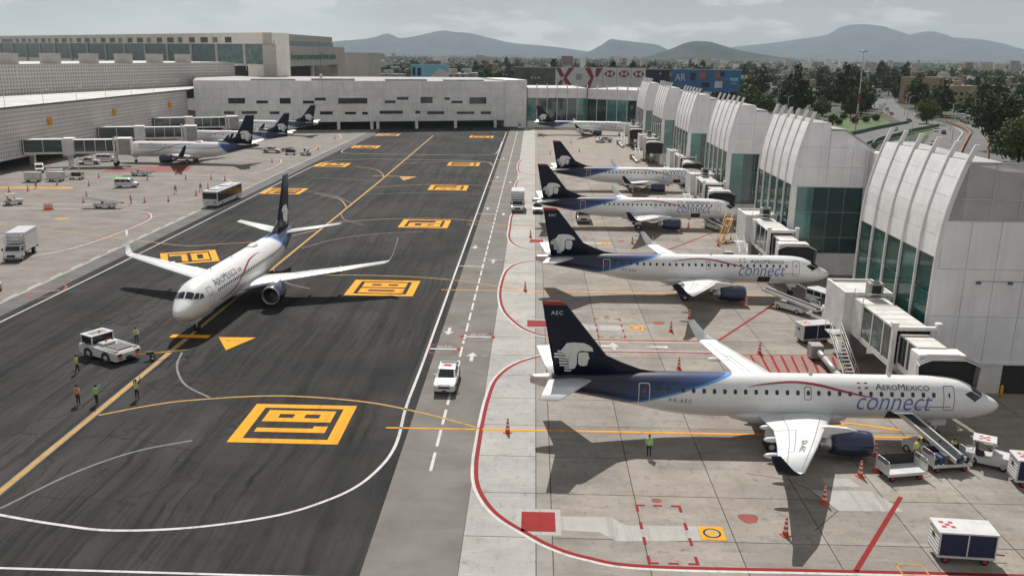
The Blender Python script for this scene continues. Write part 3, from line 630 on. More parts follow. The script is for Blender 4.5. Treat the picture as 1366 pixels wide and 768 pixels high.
def make_jet(kind, label):
    D = JET[kind]; reg = kind == 'regional'
    root = thing('regional_jet' if reg else 'airliner', label, 'airplane')
    T, B, H = curve1(D['top']), curve1(D['bot']), curve1(D['hw'])
    zc = lambda s: (T(s)+B(s))/2
    hh = lambda s: max((T(s)-B(s))/2, .004)
    def surf(s, th, side=1, off=0.):
        h, w = hh(s), max(H(s), .004); n = Vector((0, sin(th)/w, cos(th)/h)); n.normalize()
        ds = .02; dw = (H(s+ds)-H(s-ds))/(2*ds); 
        p = Vector((-s, w*sin(th), zc(s)+h*cos(th)))
        n = Vector((max(-.1, min(.8, dw))*.9, n.y, n.z)).normalized()
        p += n*off; p.y *= side; return p
    def zth(s, z): return acos(max(-1, min(1, (z-zc(s))/hh(s))))
    # fuselage
    ss = [0, .04, .12, .25, .45, .7, 1.0, 1.3, 1.6, 1.9, 2.2, 2.6, 3.0, 3.5, 4.0, 4.6, 5.3, 6.0]
    x = 7.; ts = D['tail_s']
    while x < ts-.4: ss.append(x); x += 1.
    n = 36
    rings = [[surf(s, 2*pi*i/n) for i in range(n)] for s in ss+[ts]]
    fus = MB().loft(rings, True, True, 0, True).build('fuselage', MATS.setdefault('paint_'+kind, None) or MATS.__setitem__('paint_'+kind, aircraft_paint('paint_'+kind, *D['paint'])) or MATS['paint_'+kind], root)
    tl = [ts+(D['L']-ts)*i/5 for i in range(6)]
    MB().loft([[surf(s, 2*pi*i/n) for i in range(n)] for s in tl], True, True, 0, True).build('tail_cone', M_WARMM if reg else M_NAVY, root)
    bs, bl, bw, bz, bb = D['belly']; br = []
    for k in range(13):
        u = -1+2*k/12; r = sqrt(max(0, 1-abs(u)**2.6)); br.append([(-(bs+u*bl), bw*max(r, .02)*sin(a), bz-(bz-bb)*max(r, .02)*(-cos(a)) if cos(a) < 0 else bz+.5*max(r, .02)*cos(a)) for a in [2*pi*i/24 for i in range(24)]])
    MB().loft(br, True, True, 0, True).build('belly_fairing', M_WING, root)
    # wings
    secs = D['wing']
    def wing_pt(y, f, side, off=.012):
        for a, b in zip(secs[:-1], secs[1:]):
            if y <= b[1] or b is secs[-1]: break
        u = (y-a[1])/(b[1]-a[1]); s, z, c, th = [a[i]+(b[i]-a[i])*u for i in (0, 2, 3, 4)]
        return Vector((-(s+f*c), side*y, z+foil_t(f)*th*c+off))
    for sd_ in (1, -1):
        mb = MB(); lifting(mb, [(s, sd_*y, z, c, th, (0, 0, 1)) for s, y, z, c, th in secs]); w = mb.build('wing', M_WING, root)
        # control-surface gaps
        lm = MB(); y0, y1 = secs[1][1]+.6, secs[-1][1]-.6; yk = secs[2][1]
        def pl(pts, wd=.05):
            P = [wing_pt(y, f, sd_) for y, f in pts]
            for a, b in zip(P[:-1], P[1:]):
                d = (b-a).normalized(); q = d.cross(Vector((0, 0, 1))).normalized()*wd/2
                lm.add([a-q, b-q, b+q, a+q], [(0, 1, 2, 3)])
        grid = [y0+(y1-y0)*i/14 for i in range(15)]
        pl([(y, .70) for y in grid]); pl([(y, .15) for y in grid])
        for ym in (yk+.3, (yk+y1)*.5+.2, y1*.86): pl([(ym, f) for f in (.70, .78, .86, .94, .995)])
        pl([(y, .56) for y in grid[4:11]]); pl([(grid[4], .56), (grid[4], .70)]); pl([(grid[10], .56), (grid[10], .70)])
        lm.build('panel_line', M_LINE, w)
        mb = MB(); lifting(mb, [(s, sd_*y, z, c, th, (nx, sd_*ny, nz)) for s, y, z, c, th, (nx, ny, nz) in D['wlet']])
        wo_ = mb.build('winglet', [M_NAVY, M_WING] if D['wlet_mat'] == 'navy' else M_AIRW, root)
        if D['wlet_mat'] == 'navy':
            for f_ in wo_.data.polygons: f_.material_index = 1 if f_.normal.y*sd_ < .15 else 0
        for fy, fl in D['fairings']:
            p = wing_pt(fy, .72, sd_, 0); q = wing_pt(fy, 1., sd_, 0); mb = MB(); L_ = fl*.42+.9
            mb.lathe([(-L_*t, .19*sqrt(max(0, 1-(2*t-1)**2))*(1 if t < .6 else 1.1)+.004) for t in [i/10 for i in range(11)]], 'x', (p.x, p.y, q.z-.22), 10)
            mb.build('flap_fairing', M_AIRW, root)
        # horizontal tail
        mb = MB(); lifting(mb, [(s, sd_*y, z, c, th, (0, 0, 1)) for s, y, z, c, th in D['ht']]); hs = mb.build('tailplane', M_WING, root)
        # engine
        E_ = D['eng']; c = (-E_['s'], sd_*E_['y'], E_['z']); r = E_['r']; L_ = E_['L']
        e = MB().lathe([(0-.12, r*.955), (-.35, r*1.0), (-1.0, r*1.045), (-L_*.6, r*1.01), (-L_*.85, r*.9), (-L_, r*.80), (-L_+.05, r*.74), (-L_*.7, r*.76)], 'x', c, 28).build('engine_nacelle', M_NACN, root)
        MB().lathe([(-.5, r*.80), (-.25, r*.815), (-.08, r*.835), (0, r*.875), (-.03, r*.92), (-.125, r*.957)], 'x', c, 28).build('intake_lip', M_METAL, e)
        MB().lathe([(-.45, r*.80), (-.9, r*.80), (-.92, .02)], 'x', c, 24).build('intake_duct', M_INT, e)
        MB().lathe([(-.45, .02), (-.6, r*.14), (-.86, r*.26)], 'x', c, 16).build('spinner', M_METAL, e)
        fb = MB()
        for i in range(18):
            a = 2*pi*i/18; d1 = Vector((0, cos(a), sin(a))); d2 = Vector((0, cos(a+.22), sin(a+.22)))
            cc = Vector(c); fb.add([cc+Vector((-.80, 0, 0))+d1*r*.24, cc+Vector((-.88, 0, 0))+d2*r*.24, cc+Vector((-.88, 0, 0))+d2*r*.78, cc+Vector((-.78, 0, 0))+d1*r*.78], [(0, 1, 2, 3)])
        fb.build('fan_blades', M_DMETAL, e)
        MB().lathe([(-L_*.75, r*.66), (-L_, r*.60), (-L_-E_['core']*.6, r*.44), (-L_-E_['core']*.62, r*.36), (-L_-E_['core']*.3, r*.33)], 'x', c, 20).build('core_nozzle', M_METAL, e)
        MB().lathe([(-L_-.2, r*.34), (-L_-E_['core']*.8, r*.22), (-L_-E_['core']*1.15, .02)], 'x', c, 16).build('exhaust_plug', M_DMETAL, e)
        py = MB(); p0, p1 = D['pyl']; wz = wing_pt(E_['y'], .3, 1, 0).z; zt = E_['z']+r
        ring = lambda s, w_, zl, zh: [(-s, c[1]-w_, zl), (-s, c[1]+w_, zl), (-s, c[1]+w_, zh), (-s, c[1]-w_, zh)]
        py.loft([ring(p0-.1, .03, zt-.1, zt+.02), ring(p0+.7, .16, zt-.3, wz-.12), ring(p0+2.2, .2, zt-.45, wz+.02), ring(p1-.4, .16, wz-.75, wz-.1), ring(p1+.5, .03, wz-.45, wz-.2)], m=0)
        py.build('pylon', M_AIRW, root)
        # main gear
        g = MB(); gx, gy = -D['mg'], sd_*D['mgy']; g.tube((gx, gy, D['wr']), (gx+.1, gy-.1*sd_, 2.0), .11, .13, 10); g.tube((gx, gy, .95), (gx+.2, gy-1.1*sd_, 1.9), .06, .06, 8); g.tube((gx, gy-.55, D['wr']), (gx, gy+.55, D['wr']), .07, .07, 8)
        g.box(gx-.5, gx+.45, gy+sd_*.16-.02, gy+sd_*.16+.02, .8, 1.8); gg = g.build('main_gear', M_AIRW, root)
        for o_ in (-.36, .36):
            wr = D['wr']; wl_ = MB().lathe([(o_-.15, wr*.5), (o_-.17, wr*.82), (o_-.1, wr), (o_+.1, wr), (o_+.17, wr*.82), (o_+.15, wr*.5)], 'y', (gx, gy, wr), 18, cap0=True, cap1=True).build('wheel', M_TYRE, gg)
            MB().lathe([(o_-.16, wr*.48), (o_+.16, wr*.48)], 'y', (gx, gy, wr), 14, cap0=True, cap1=True).build('rim', M_RIM, gg)
    # nose gear
    gx = -D['ng']; g = MB(); g.tube((gx, 0, .35), (gx+.05, 0, 1.75), .075, .1, 10); g.tube((gx, 0, .8), (gx-.8, 0, 1.7), .05, .05, 8); g.tube((gx, -.3, .34), (gx, .3, .34), .05, .05, 8)
    for sd_ in (1, -1): g.box(gx-.5, gx+.6, sd_*.32-.015, sd_*.32+.015, 1.15, 1.7)
    ngo = g.build('nose_gear', M_AIRW, root)
    for o_ in (-.2, .2):
        MB().lathe([(o_-.1, .2), (o_-.11, .28), (o_-.06, .34), (o_+.06, .34), (o_+.11, .28), (o_+.1, .2)], 'y', (gx, 0, .34), 16, cap0=True, cap1=True).build('wheel', M_TYRE, ngo)
    # fin
    F = D['fin']
    fz = lambda z: (F['le0']+(F['le1']-F['le0'])*(z-F['z0'])/(F['z1']-F['z0']), F['te0']+(F['te1']-F['te0'])*(z-F['z0'])/(F['z1']-F['z0']))
    def finy(s, z): le, te = fz(z); c = te-le; return foil_t((s-le)/c)*F['th']*c
    zs = [F['z0'], F['z0']+(F['z1']-F['z0'])*.33, F['z0']+(F['z1']-F['z0'])*.66, F['z1']-max(F['cap'], .02)]
    mb = MB(); lifting(mb, [(fz(z)[0], 0, z, fz(z)[1]-fz(z)[0], F['th'], (0, 1, 0)) for z in zs]); fin = mb.build('fin', M_NAVY, root)
    if F['cap']:
        mb = MB(); zs2 = [F['z1']-F['cap']+.004, F['z1']-.08, F['z1']]; ch = lambda z, q: (fz(z)[0]+q, 0, z, fz(z)[1]-fz(z)[0]-q, F['th']*(1 if q < .2 else .6), (0, 1, 0))
        lifting(mb, [ch(zs2[0], 0), ch(zs2[1], .08), ch(zs2[2], .35)]); mb.build('fin_tip', M_TIPR, fin)
    dm = MB(); dp = F['dorsal']; dm.add([(-dp[0][0], 0, dp[0][1]-.05)]+[(-a, sg*(.02+.05*i), b) for i, (a, b) in enumerate(dp[1:]) for sg in (1, -1)], [(0, 1, 2), (1, 3, 4, 2), (3, 5, 6, 4), (0, 7, 5, 3, 1), (0, 2, 4, 6, 8), (5, 7, 8, 6)])
    dm.build('dorsal_fin', M_NAVY, fin)
    # eagle-head emblem on both sides of the fin
    LG = D['logo']
    for sd_ in (1, -1):
        mb = MB()
        for poly in [EAGLE_HEAD, EAGLE_FACE]+[[(a, b), (c, b), (c, d), (a, d)] for a, b, c, d in EAGLE_FEATHER]:
            bm = bmesh.new(); f = bm.faces.new([bm.verts.new((LG['s0']-(a-222)/234*LG['sw'], LG['z0']+(466-b)/169*LG['zh'], 0)) for a, b in poly]); bmesh.ops.triangulate(bm, faces=[f])
            cut_bm(bm, .3, 0); cut_bm(bm, .4, 1)
            bm_to_mb(bm, lambda s, z: (-s, sd_*(finy(s, z)+.012), z), mb); bm.free()
        mb.build('emblem', M_LOGO, fin)
    # windows, doors, cockpit glass, lettering on both sides
    Wd = D['win']; wm = {}
    for sd_ in (1, -1):
        s_ref = 12.; th0 = zth(s_ref, Wd['z']); dth = Wd['h']/2/hh(s_ref); hw_ = Wd['w']/2
        pts = []
        for i in range(12):
            a = 2*pi*i/12; ca, sa = cos(a), sin(a); e = .55
            pts.append(surf(s_ref+hw_*math.copysign(abs(ca)**e, ca), th0-dth*math.copysign(abs(sa)**e, sa), sd_, .010)+Vector((s_ref, 0, 0)))
        o = MB().add(pts, [tuple(range(12))]).build('cabin_window', M_GLASSD, root); wm[sd_] = o.data; bpy.data.objects.remove(o)
        for i in list(range(Wd['n']))+list(Wd['extra']):
            if isinstance(i, int):
                if i in Wd['skip']: pass
                s = Wd['s0']+Wd['p']*i
            else: s = i
            link('cabin_window', wm[sd_], root, (-s, sd_*(H(s)-H(s_ref)), zc(s)-zc(s_ref)))
        for s0, s1, z0, z1, light in D['doors']:
            mb = MB(); w_ = .045; sm, zm = (s0+s1)/2, (z0+z1)/2; P = []
            rc = .14; cs_ = [(s1-rc, z1-rc, 0), (s0+rc, z1-rc, pi/2), (s0+rc, z0+rc, pi), (s1-rc, z0+rc, 1.5*pi)]
            for q_ in range(4):
                cx_, cz_, a0 = cs_[q_]; nx_, nz_, _a = cs_[(q_+1) % 4]
                for t_ in range(5): P.append((cx_+rc*cos(a0+pi/2*t_/4), cz_+rc*sin(a0+pi/2*t_/4)))
                ex, ez = P[-1]; fx, fz_ = nx_+rc*cos(a0+pi/2), nz_+rc*sin(a0+pi/2)
                for t_ in range(1, 9): P.append((ex+(fx-ex)*t_/9, ez+(fz_-ez)*t_/9))
            vs = []
            for k_, (s, z) in enumerate(P):
                d1 = Vector((s-sm, z-zm)); dn = Vector((d1.x/max(abs((s1-s0)/2), .01), d1.y/((z1-z0)/2))); q = 1-w_/max((s1-s0)/2, .01); q2 = 1-w_/((z1-z0)/2)
                vs += [surf(s, zth(s, z), sd_, .012), surf(sm+d1.x*q, zth(sm+d1.x*q, zm+d1.y*q2), sd_, .012)]
            mb.add(vs, [(2*i, 2*i+1, (2*i+3) % (2*len(P)), (2*i+2) % (2*len(P))) for i in range(len(P))])
            dr = mb.build('door_outline', M_LOGO if light else M_LINE2, root)
            if z1-z0 > 1.4:
                hd_ = MB(); q = [surf(a, zth(a, z), sd_, .014) for a, z in ((sm-.08, zm+.12), (sm+.05, zm+.12), (sm+.05, zm+.42), (sm-.08, zm+.42))]; hd_.add(q, [(0, 1, 2, 3)]); hd_.build('door_window', M_FRED if light else M_GLASSD, dr)
        def pane(c4, nm='cockpit_window'):
            mb = MB(); k_ = 6; g_ = []
            for i in range(k_+1):
                for j in range(k_+1):
                    u, v = i/k_, j/k_; s = (1-u)*(1-v)*c4[0][0]+u*(1-v)*c4[1][0]+u*v*c4[2][0]+(1-u)*v*c4[3][0]; t = (1-u)*(1-v)*c4[0][1]+u*(1-v)*c4[1][1]+u*v*c4[2][1]+(1-u)*v*c4[3][1]
                    g_.append(surf(s, radians(t), sd_, .012))
            mb.add(g_, [(i*(k_+1)+j, (i+1)*(k_+1)+j, (i+1)*(k_+1)+j+1, i*(k_+1)+j+1) for i in range(k_) for j in range(k_)], 0, True); return mb.build(nm, M_GLASSD, root)
        if reg:
            pane([(1.52, 3), (1.80, 44), (2.62, 39), (2.45, 3)]); pane([(1.86, 48), (2.50, 74), (3.30, 58), (2.75, 42)])
        else:
            pane([(1.72, 3), (1.92, 36), (2.55, 32), (2.42, 3)]); pane([(1.98, 39), (2.35, 57), (2.95, 47), (2.66, 36)]); pane([(2.42, 60), (3.1, 68), (3.3, 58), (3.02, 49)])
        def letters(body, s_front, s_aft, zb, size, mat, nm, **kw):
            bm = text_faces(body, size, **kw); xs = [v.co.x for v in bm.verts]; w0, w1 = min(xs), max(xs); k_ = (s_aft-s_front)/(w1-w0)
            cut_bm(bm, .09, 1)
            def fn(x, y):
                u = (x-w0)*k_; s = s_aft-u if sd_ < 0 else s_front+u
                return surf(s, zth(s, zb)-y/hh(s), sd_, .012)
            bm_to_mb(bm, fn).build(nm, mat, root); bm.free()
        def stripe(pts, mat, nm):
            P = smooth_path([(a, b) for a, b, c in pts], 8); ws = smooth_path([(i, c) for i, (a, b, c) in enumerate(pts)], 8); vs = []
            for q, w_ in zip(P, ws):
                t = zth(q.x, q.y); dt = w_.y/2/hh(q.x); vs += [surf(q.x, t-dt, sd_, .011), surf(q.x, t, sd_, .012), surf(q.x, t+dt, sd_, .011)]
            MB().add(vs, [(3*i+j, 3*i+3+j, 3*i+4+j, 3*i+1+j) for i in range(len(P)-1) for j in (0, 1)], 0, True).build(nm, mat, root)
        if reg:
            letters('AeroMexico', 6.05, 10.1, 4.30, .80, M_LETN, 'title_lettering', smallcaps=True)
            letters('connect', 5.85, 11.5, 2.80, 2.15, M_LETB, 'subtitle_lettering', shear=.22, bold=-.012)
            stripe([(19.7, 4.36, .03), (18.4, 4.55, .13), (16.3, 4.70, .22), (14.4, 4.55, .24), (12.9, 4.25, .2), (11.3, 3.93, .13), (9.9, 3.70, .03)], M_SWO, 'red_swoosh')
            stripe([(7.3, 3.12, .05), (6, 3.12, .06), (4.4, 3.12, .05)], M_SWO, 'red_stripe')
            for a, b, m in ((11.45, 11.2, M_FRED), (11.16, 10.95, M_LOGO), (10.91, 10.66, M_FGRN)):
                q = [surf(s, zth(s, z), sd_, .012) for s, z in ((a, 4.36), (b, 4.36), (b, 4.74), (a, 4.74))]; MB().add(q, [(0, 1, 2, 3)]).build('flag_stripe', m, root)
        else:
            letters('AeroMexico', 5.9, 12.0, 4.42, 1.30, M_LETN, 'title_lettering', smallcaps=True)
            for a, b, m in ((12.5, 12.75, M_FRED), (13.0, 13.25, M_FGRN)):
                q = [surf(s, zth(s, z), sd_, .012) for s, z in ((a, 4.45), (b, 4.45), (b, 4.8), (a, 4.8))]; MB().add(q, [(0, 1, 2, 3)]).build('flag_stripe', m, root)
            stripe([(6.2, 2.95, .04), (7.8, 2.80, .14), (9.8, 2.95, .2), (11.8, 3.50, .22), (13.8, 4.25, .24), (16.2, 4.85, .22), (18.6, 5.02, .12), (20.2, 4.98, .03)], M_SWO, 'red_swoosh')
    # small antennae
    for s in (8.5, 14.5): MB().add([(-s, -.02, T(s)-.02), (-s-.35, -.02, T(s)-.02), (-s-.4, 0, T(s)+.28), (-s-.22, 0, T(s)+.28), (-s, .02, T(s)-.02), (-s-.35, .02, T(s)-.02)], [(0, 1, 2, 3), (4, 5, 2, 3), (0, 4, 3), (1, 5, 2)]).build('antenna', M_AIRW, root)
    if not reg:
        MB().loft([[(-(21.4+u*1.25), .55*r*sin(a), 5.44+.36*r*max(cos(a), -.1)) for a in [2*pi*i/16 for i in range(16)]] for u, r in ((-1, .05), (-.8, .62), (-.4, .95), (.2, 1), (.7, .75), (1, .05))], True, True, 0, True).build('antenna_dome', M_AIRW, root)
    def reg_marks(o, fin_txt, side_txt, wing=True):
        """registration for this airframe only"""
        for sd_ in (1, -1):
            if side_txt:
                bm = text_faces(side_txt, .46, space=1.35); xs = [v.co.x for v in bm.verts]; w0, w1 = min(xs), max(xs); cut_bm(bm, .09, 1)
                fn = lambda x, y: surf(25.75-(x-w0)*1.8/(w1-w0) if sd_ < 0 else 23.95+(x-w0)*1.8/(w1-w0), zth(24.8, 3.12)-y/1.7, sd_, .012)
                bm_to_mb(bm, fn).build('registration', M_LETN, o); bm.free()
            if fin_txt:
                bm = text_faces(fin_txt, .44, space=1.2)
                bm_to_mb(bm, lambda x, y: (-(34.75-x) if sd_ < 0 else -(33.75+x), sd_*(finy(34.2, 9.5+y)+.02), 9.5+y)).build('fin_code', M_LOGO, o); bm.free()
        if wing:
            bm = text_faces(side_txt, .62, space=1.1); xs = [v.co.x for v in bm.verts]; cut_bm(bm, .25, 1)
            def fn(x, y):
                yy = 7.4+x; return wing_pt(yy, .42-y/2.9, -1, .02)
            bm_to_mb(bm, fn).build('registration', M_LETN, o); bm.free()
    root_marks[root.name] = reg_marks
    return root
root_marks = {}
jet = make_jet('regional', 'white and navy regional jet with AEC on its red-tipped fin')
liner = make_jet('narrow', 'white airliner with navy tail standing on the taxi line behind the towbar')
ARG = 'white and navy regional jets parked nose-in at the gates'
rm = root_marks[jet.name]; rl = root_marks[liner.name]
j1 = place(jet, (36.32, 64.3, 0), radians(.6)); j1['group'] = ARG
j2 = place(jet, (36.76, 106.15, 0), radians(.6), 'white and navy regional jet with EAC on its fin, nose beside the flatbed belt loader', ARG)
j3 = place(jet, (36.2, 150.2, 0), radians(.0), 'white and navy regional jet with a yellow mobile stair below its nose', ARG)
j4 = place(jet, (39.6, 192.6, 0), radians(.0), 'white and navy regional jet parked in the bay beyond the one with the yellow stair', ARG)
j5 = place(jet, (36.2, 329.5, 0), radians(-1.2), 'white and navy regional jet parked in front of the dark glass terminal end', ARG)
j6 = place(jet, (-109.3, 268.5, 0), pi, 'white and navy regional jet at the second bridge of the perforated concourse', ARG)
j7 = place(jet, (-112.0, 312, 0), pi, 'white and navy regional jet beside the columns of the white terminal wall', ARG)
rm(j1, 'AEC', 'XA-AEC'); rm(j2, 'EAC', 'XA-EAC', False)
l1 = place(liner, (-35.15, 83.0, 0), -pi/2-.049); l1['group'] = 'white airliners with navy tails'
l2 = place(liner, (-108.2, 228.5, 0), pi, 'white airliner with navy tail docked at the glazed bridge of the perforated concourse', 'white airliners with navy tails')
for c in l2.children:
    if c.name.startswith('winglet'): c.data = c.data.copy(); c.data.materials.clear(); c.data.materials.append(M_NAVY)
# ------------------------------------------------------------------ terminal materials
M_CLAD = pbr('white_cladding', (.88, .87, .855), .45, 0, .08, .9, rnd=.06, streak=.35); M_RIB = pbr('rib_white', (.72, .69, .68), .45, 0, .1, .6)
M_WALLG = pbr('grey_wall', (.82, .81, .82), .6, 0, .08, .4, rnd=.05, streak=.25); M_ROOFG = pbr('roof_grey', (.36, .35, .34), .85, 0, .3, .25)
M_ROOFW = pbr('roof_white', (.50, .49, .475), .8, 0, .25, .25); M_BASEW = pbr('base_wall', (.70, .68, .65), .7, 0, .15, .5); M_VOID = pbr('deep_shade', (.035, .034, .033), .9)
M_CONCW = pbr('pale_panel', (.84, .83, .815), .7, 0, .12, .3, rnd=.07, streak=.4); M_FRAME = pbr('alu_frame', (.58, .58, .57), .4, .2, .1, 1.)
def m_glass(name, col, rough=.06):
    m, nt, b = _new(name); k = NT(nt); v = k.coord('world')
    oi = nt.nodes.new('ShaderNodeObjectInfo')
    c = k.mix(oi.outputs['Random'], col, tuple(a*.35 for a in col)); c = k.mix(k.ramp(k.noise(v, .35, 4), [(.35, 0.), (.65, 1.)]), c, tuple(a*.45 for a in col))
    k.l.new(c, b.inputs['Base Color']); b.inputs['Roughness'].default_value = rough; b.inputs['IOR'].default_value = 1.65
    k.l.new(k.bump(k.noise(v, .6, 2), .04, .05), b.inputs['Normal']); return m
M_GLASS = m_glass('teal_glass', (.085, .30, .26)); M_GLASS2 = m_glass('dark_teal_glass', (.020, .085, .076)); M_GLASSB = m_glass('bridge_glass', (.035, .075, .068), .1)
def m_perf(name, col, hole, sx, sz, axis='y', rad=.30, offx=0):
    """metal screen with rows of round holes; recessed dots are too small to model singly"""
    m, nt, b = _new(name); k = NT(nt); v = k.coord('obj'); x, y, z = k.xyz(v)
    fx = k.math('SUBTRACT', k.math('FRACT', k.math('DIVIDE', x if axis == 'x' else y, sx)), .5); fz = k.math('SUBTRACT', k.math('FRACT', k.math('DIVIDE', z, sz)), .5)
    d = k.math('SQRT', k.math('ADD', k.math('POWER', fx, 2.), k.math('POWER', fz, 2.)))
    h = k.ramp(d, [(rad, 1.), (rad+.06, 0.)])
    row = k.math('LESS_THAN', k.math('FRACT', k.math('DIVIDE', z, sz*4)), .06)
    c = k.mix(h, k.ramp(k.noise(v, .25, 4), [(.3, tuple(a*.88 for a in col)), (.7, col)]), hole); c = k.mix(k.math('MULTIPLY', row, .5), c, hole)
    k.l.new(c, b.inputs['Base Color']); b.inputs['Roughness'].default_value = .65
    k.l.new(k.bump(k.math('SUBTRACT', 1., h), .8, .08), b.inputs['Normal']); return m
def m_mesh_screen():
    m, nt, b = _new('mesh_screen'); k = NT(nt)
    k.l.new(k.ramp(k.noise(k.coord('world'), .5, 4), [(.3, (.52, .51, .51)), (.7, (.62, .61, .61))]), b.inputs['Base Color']); b.inputs['Roughness'].default_value = .5
    b.inputs['Alpha'].default_value = .6; return m
M_SCREEN = m_mesh_screen()

# ------------------------------------------------------------------ right concourse: curved bays
PROF = curve1([(0, 34.5), (6, 34.45), (10, 34.46), (12, 34.5), (15.1, 34.72), (17.1, 35.1), (19.2, 35.65), (20.6, 36.1), (21.8, 36.58)])
BAYS = [(73.9, 91.9), (117.2, 135.6), (157.6, 177.8), (199.2, 219.2), (240.8, 260.8), (282.4, 302.4)]
def bay_labels(i): return ['curved white facade bay with a blank grey end wall and mesh screen', 'curved white ribbed bay with a tall green glass end wall beside the second jet nose', 'curved white ribbed bay behind the jet with the yellow stair',
    'curved white ribbed bay above the gates with parked empty bridges', 'curved white ribbed bay second from the dark glass terminal end', 'curved white ribbed bay adjoining the dark glass terminal end'][i]
def panel_box(mb, y0, y1, z0, z1, t=.10, n=3, proud=0.):
    """cladding piece following the curved profile"""
    rings = []
    for i in range(n+1):
        z = z0+(z1-z0)*i/n; x = PROF(z); rings.append([(x-proud, y0, z), (x-proud, y1, z), (x+t, y1, z), (x+t, y0, z)])
    return mb.loft(rings)
for bi, (ya, yb) in enumerate(BAYS):
    B = thing('terminal_bay', bay_labels(bi), 'terminal', (0, 0, 0), 0, 'curved bays of the curved-bay concourse')
    nb = 5; w = (yb-ya)/nb
    # body behind the facade
    prof = [(PROF(z)+.16, z) for z in (0, 3, 6, 9, 12, 14, 15.4)]
    back = [(46.5, 15.4), (46.5, 0)]
    MB().prism(prof+back, ya+.12, yb-.05).build('bay_body', M_WALLG, B)
    up_ = [(PROF(z)+.16, z) for z in (15.4, 17, 18.5, 20.3)]
    MB().prism([(PROF(20.3)+.16, 20.05), (PROF(20.3)+.16, 20.35), (38.9, 20.35), (38.9, 20.05)], ya+.1, yb-.05).build('roof', M_ROOFG, B)
    MB().prism([(38.9, 19.35), (38.9, 19.6), (40.9, 19.55), (40.9, 19.3)], ya+.1, yb-.05).build('roof', M_ROOFG, B)
    MB().prism([(40.9, 19.2), (40.9, 19.45), (44, 17.6), (46.6, 15.5), (46.6, 15.2), (44, 17.35)], ya+.1, yb-.05).build('roof', M_ROOFG, B)
    MB().prism(up_+[(38.8, 20.0), (38.8, 19.4), (40.8, 19.3), (44, 17.3), (46.4, 15.4)], yb-.5, yb-.2).build('far_gable', M_WALLG, B)
    if bi: MB().prism(up_+[(38.8, 20.0), (38.8, 19.4), (40.8, 19.3), (44, 17.3), (46.4, 15.4)], ya+.14, ya+.4).build('near_gable', M_WALLG, B)
    # white cladding pieces, glass panes, ribs
    zrows = [12.15, 14.0, 15.9, 17.3, 18.9, 20.35]
    for i in range(nb):
        y0, y1 = ya+w*i+.09, ya+w*(i+1)-.09
        for z0, z1 in zip(zrows[:-1], zrows[1:]): panel_box(MB(), y0, y1, z0+.012, z1-.012, .12).build('cladding_panel', M_CLAD, B)
        for z0, z1 in ((3.0, 5.9), (5.9, 8.9), (8.9, 12.1)): panel_box(MB(), y0+.02, y1-.02, z0+.03, z1-.03, .06, 1, -.06).build('glass_pane', M_GLASS, B)
        panel_box(MB(), y0, y1, .0, 2.97, .10, 1).build('base_panel', M_BASEW, B)
    for i in range(nb+1):
        yc = ya+w*i; rings = []
        yc = min(max(yc, ya+.13), yb-.13)
        for z in [0, 4, 8, 11, 12, 13.5, 15, 16.5, 18, 19.5, 20.6, 21.75]:
            x = PROF(z); rings.append([(x-.13, yc-.09, z), (x-.13, yc+.09, z), (x+.28, yc+.09, z), (x+.28, yc-.09, z)])
        MB().loft(rings).build('rib', M_RIB, B)
    # end wall facing -Y
    if bi == 0:
        for xa, xb in ((34.65, 37.1), (37.14, 39.6), (39.64, 42.1), (42.14, 46.4)):
            for z0, z1 in ((2.95, 7.0), (7.04, 11.2), (11.24, 15.35)): MB().box(max(xa, PROF(z1)+.1), xb, ya+.02, ya+.12, z0, z1).build('wall_panel', M_WALLG, B)
        MB().box(34.65, 46.4, ya-.1, ya+.06, 2.7, 2.95).build('ledge', M_WALLG, B)
        for xa, xb in ((34.7, 38.4), (38.9, 41.6)): MB().box(xa, xb, ya+.05, ya+.12, 0.0, 2.7).build('base_panel', M_BASEW, B)
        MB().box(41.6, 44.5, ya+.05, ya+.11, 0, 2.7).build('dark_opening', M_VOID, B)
        for xx in (41.3, 44.6): MB().tube((xx, ya-.9, 0), (xx, ya-.9, 1.1), .12, .12, 10).build('bollard', M_YEL, B)
        for xx in (38.3, 41.0):
            l = MB().box(xx-.16, xx+.16, ya-.25, ya+.0, 10.0, 10.18).build('wall_lamp', M_DMETAL, B)
        MB().bar((38.3, ya, 10.2), (43, ya, 10.2), .03, .03).build('cable', M_DMETAL, B)
        for xa, xb in ((36.2, 38.5), (38.54, 40.9), (40.94, 43.3)):
            for z0, z1 in ((15.4, 17.2), (17.24, 20.3)):
                if xa > 40 and z1 > 20: z1 = 19.6
                MB().box(max(xa, PROF(z1)+.05), xb, ya+.06, ya+.09, z0, z1).build('mesh_panel', M_SCREEN, B)
        MB().add([(35.0, ya+.07, 15.4), (36.18, ya+.07, 15.4), (36.18, ya+.07, 20.3), (36.15, ya+.07, 20.3), (35.6, ya+.07, 18.6)], [(0, 1, 2, 3, 4)]).build('mesh_panel', M_SCREEN, B)
        for z in (15.4, 17.22, 20.3): MB().bar((35.2 if z < 16 else 35.9, ya+.02, z), (41 if z > 18 else 45, ya+.02, z), .07, .07).build('screen_rail', M_FRAME, B)
        for xx in (38.5, 40.9): MB().bar((xx, ya+.02, 15.4), (xx, ya+.02, 20.2 if xx < 40 else 19.6), .06, .06).build('screen_post', M_FRAME, B)
        for k in range(4):
            xx = 36.4+2.1*k; MB().bar((xx, ya+1.2, 15.5), (xx+1.05, ya+1.2, 19.2-.2*k), .18, .18).build('truss_member', M_RIB, B); MB().bar((xx+1.05, ya+1.2, 19.2-.2*k), (xx+2.1, ya+1.2, 15.5), .18, .18).build('truss_member', M_RIB, B)
    else:
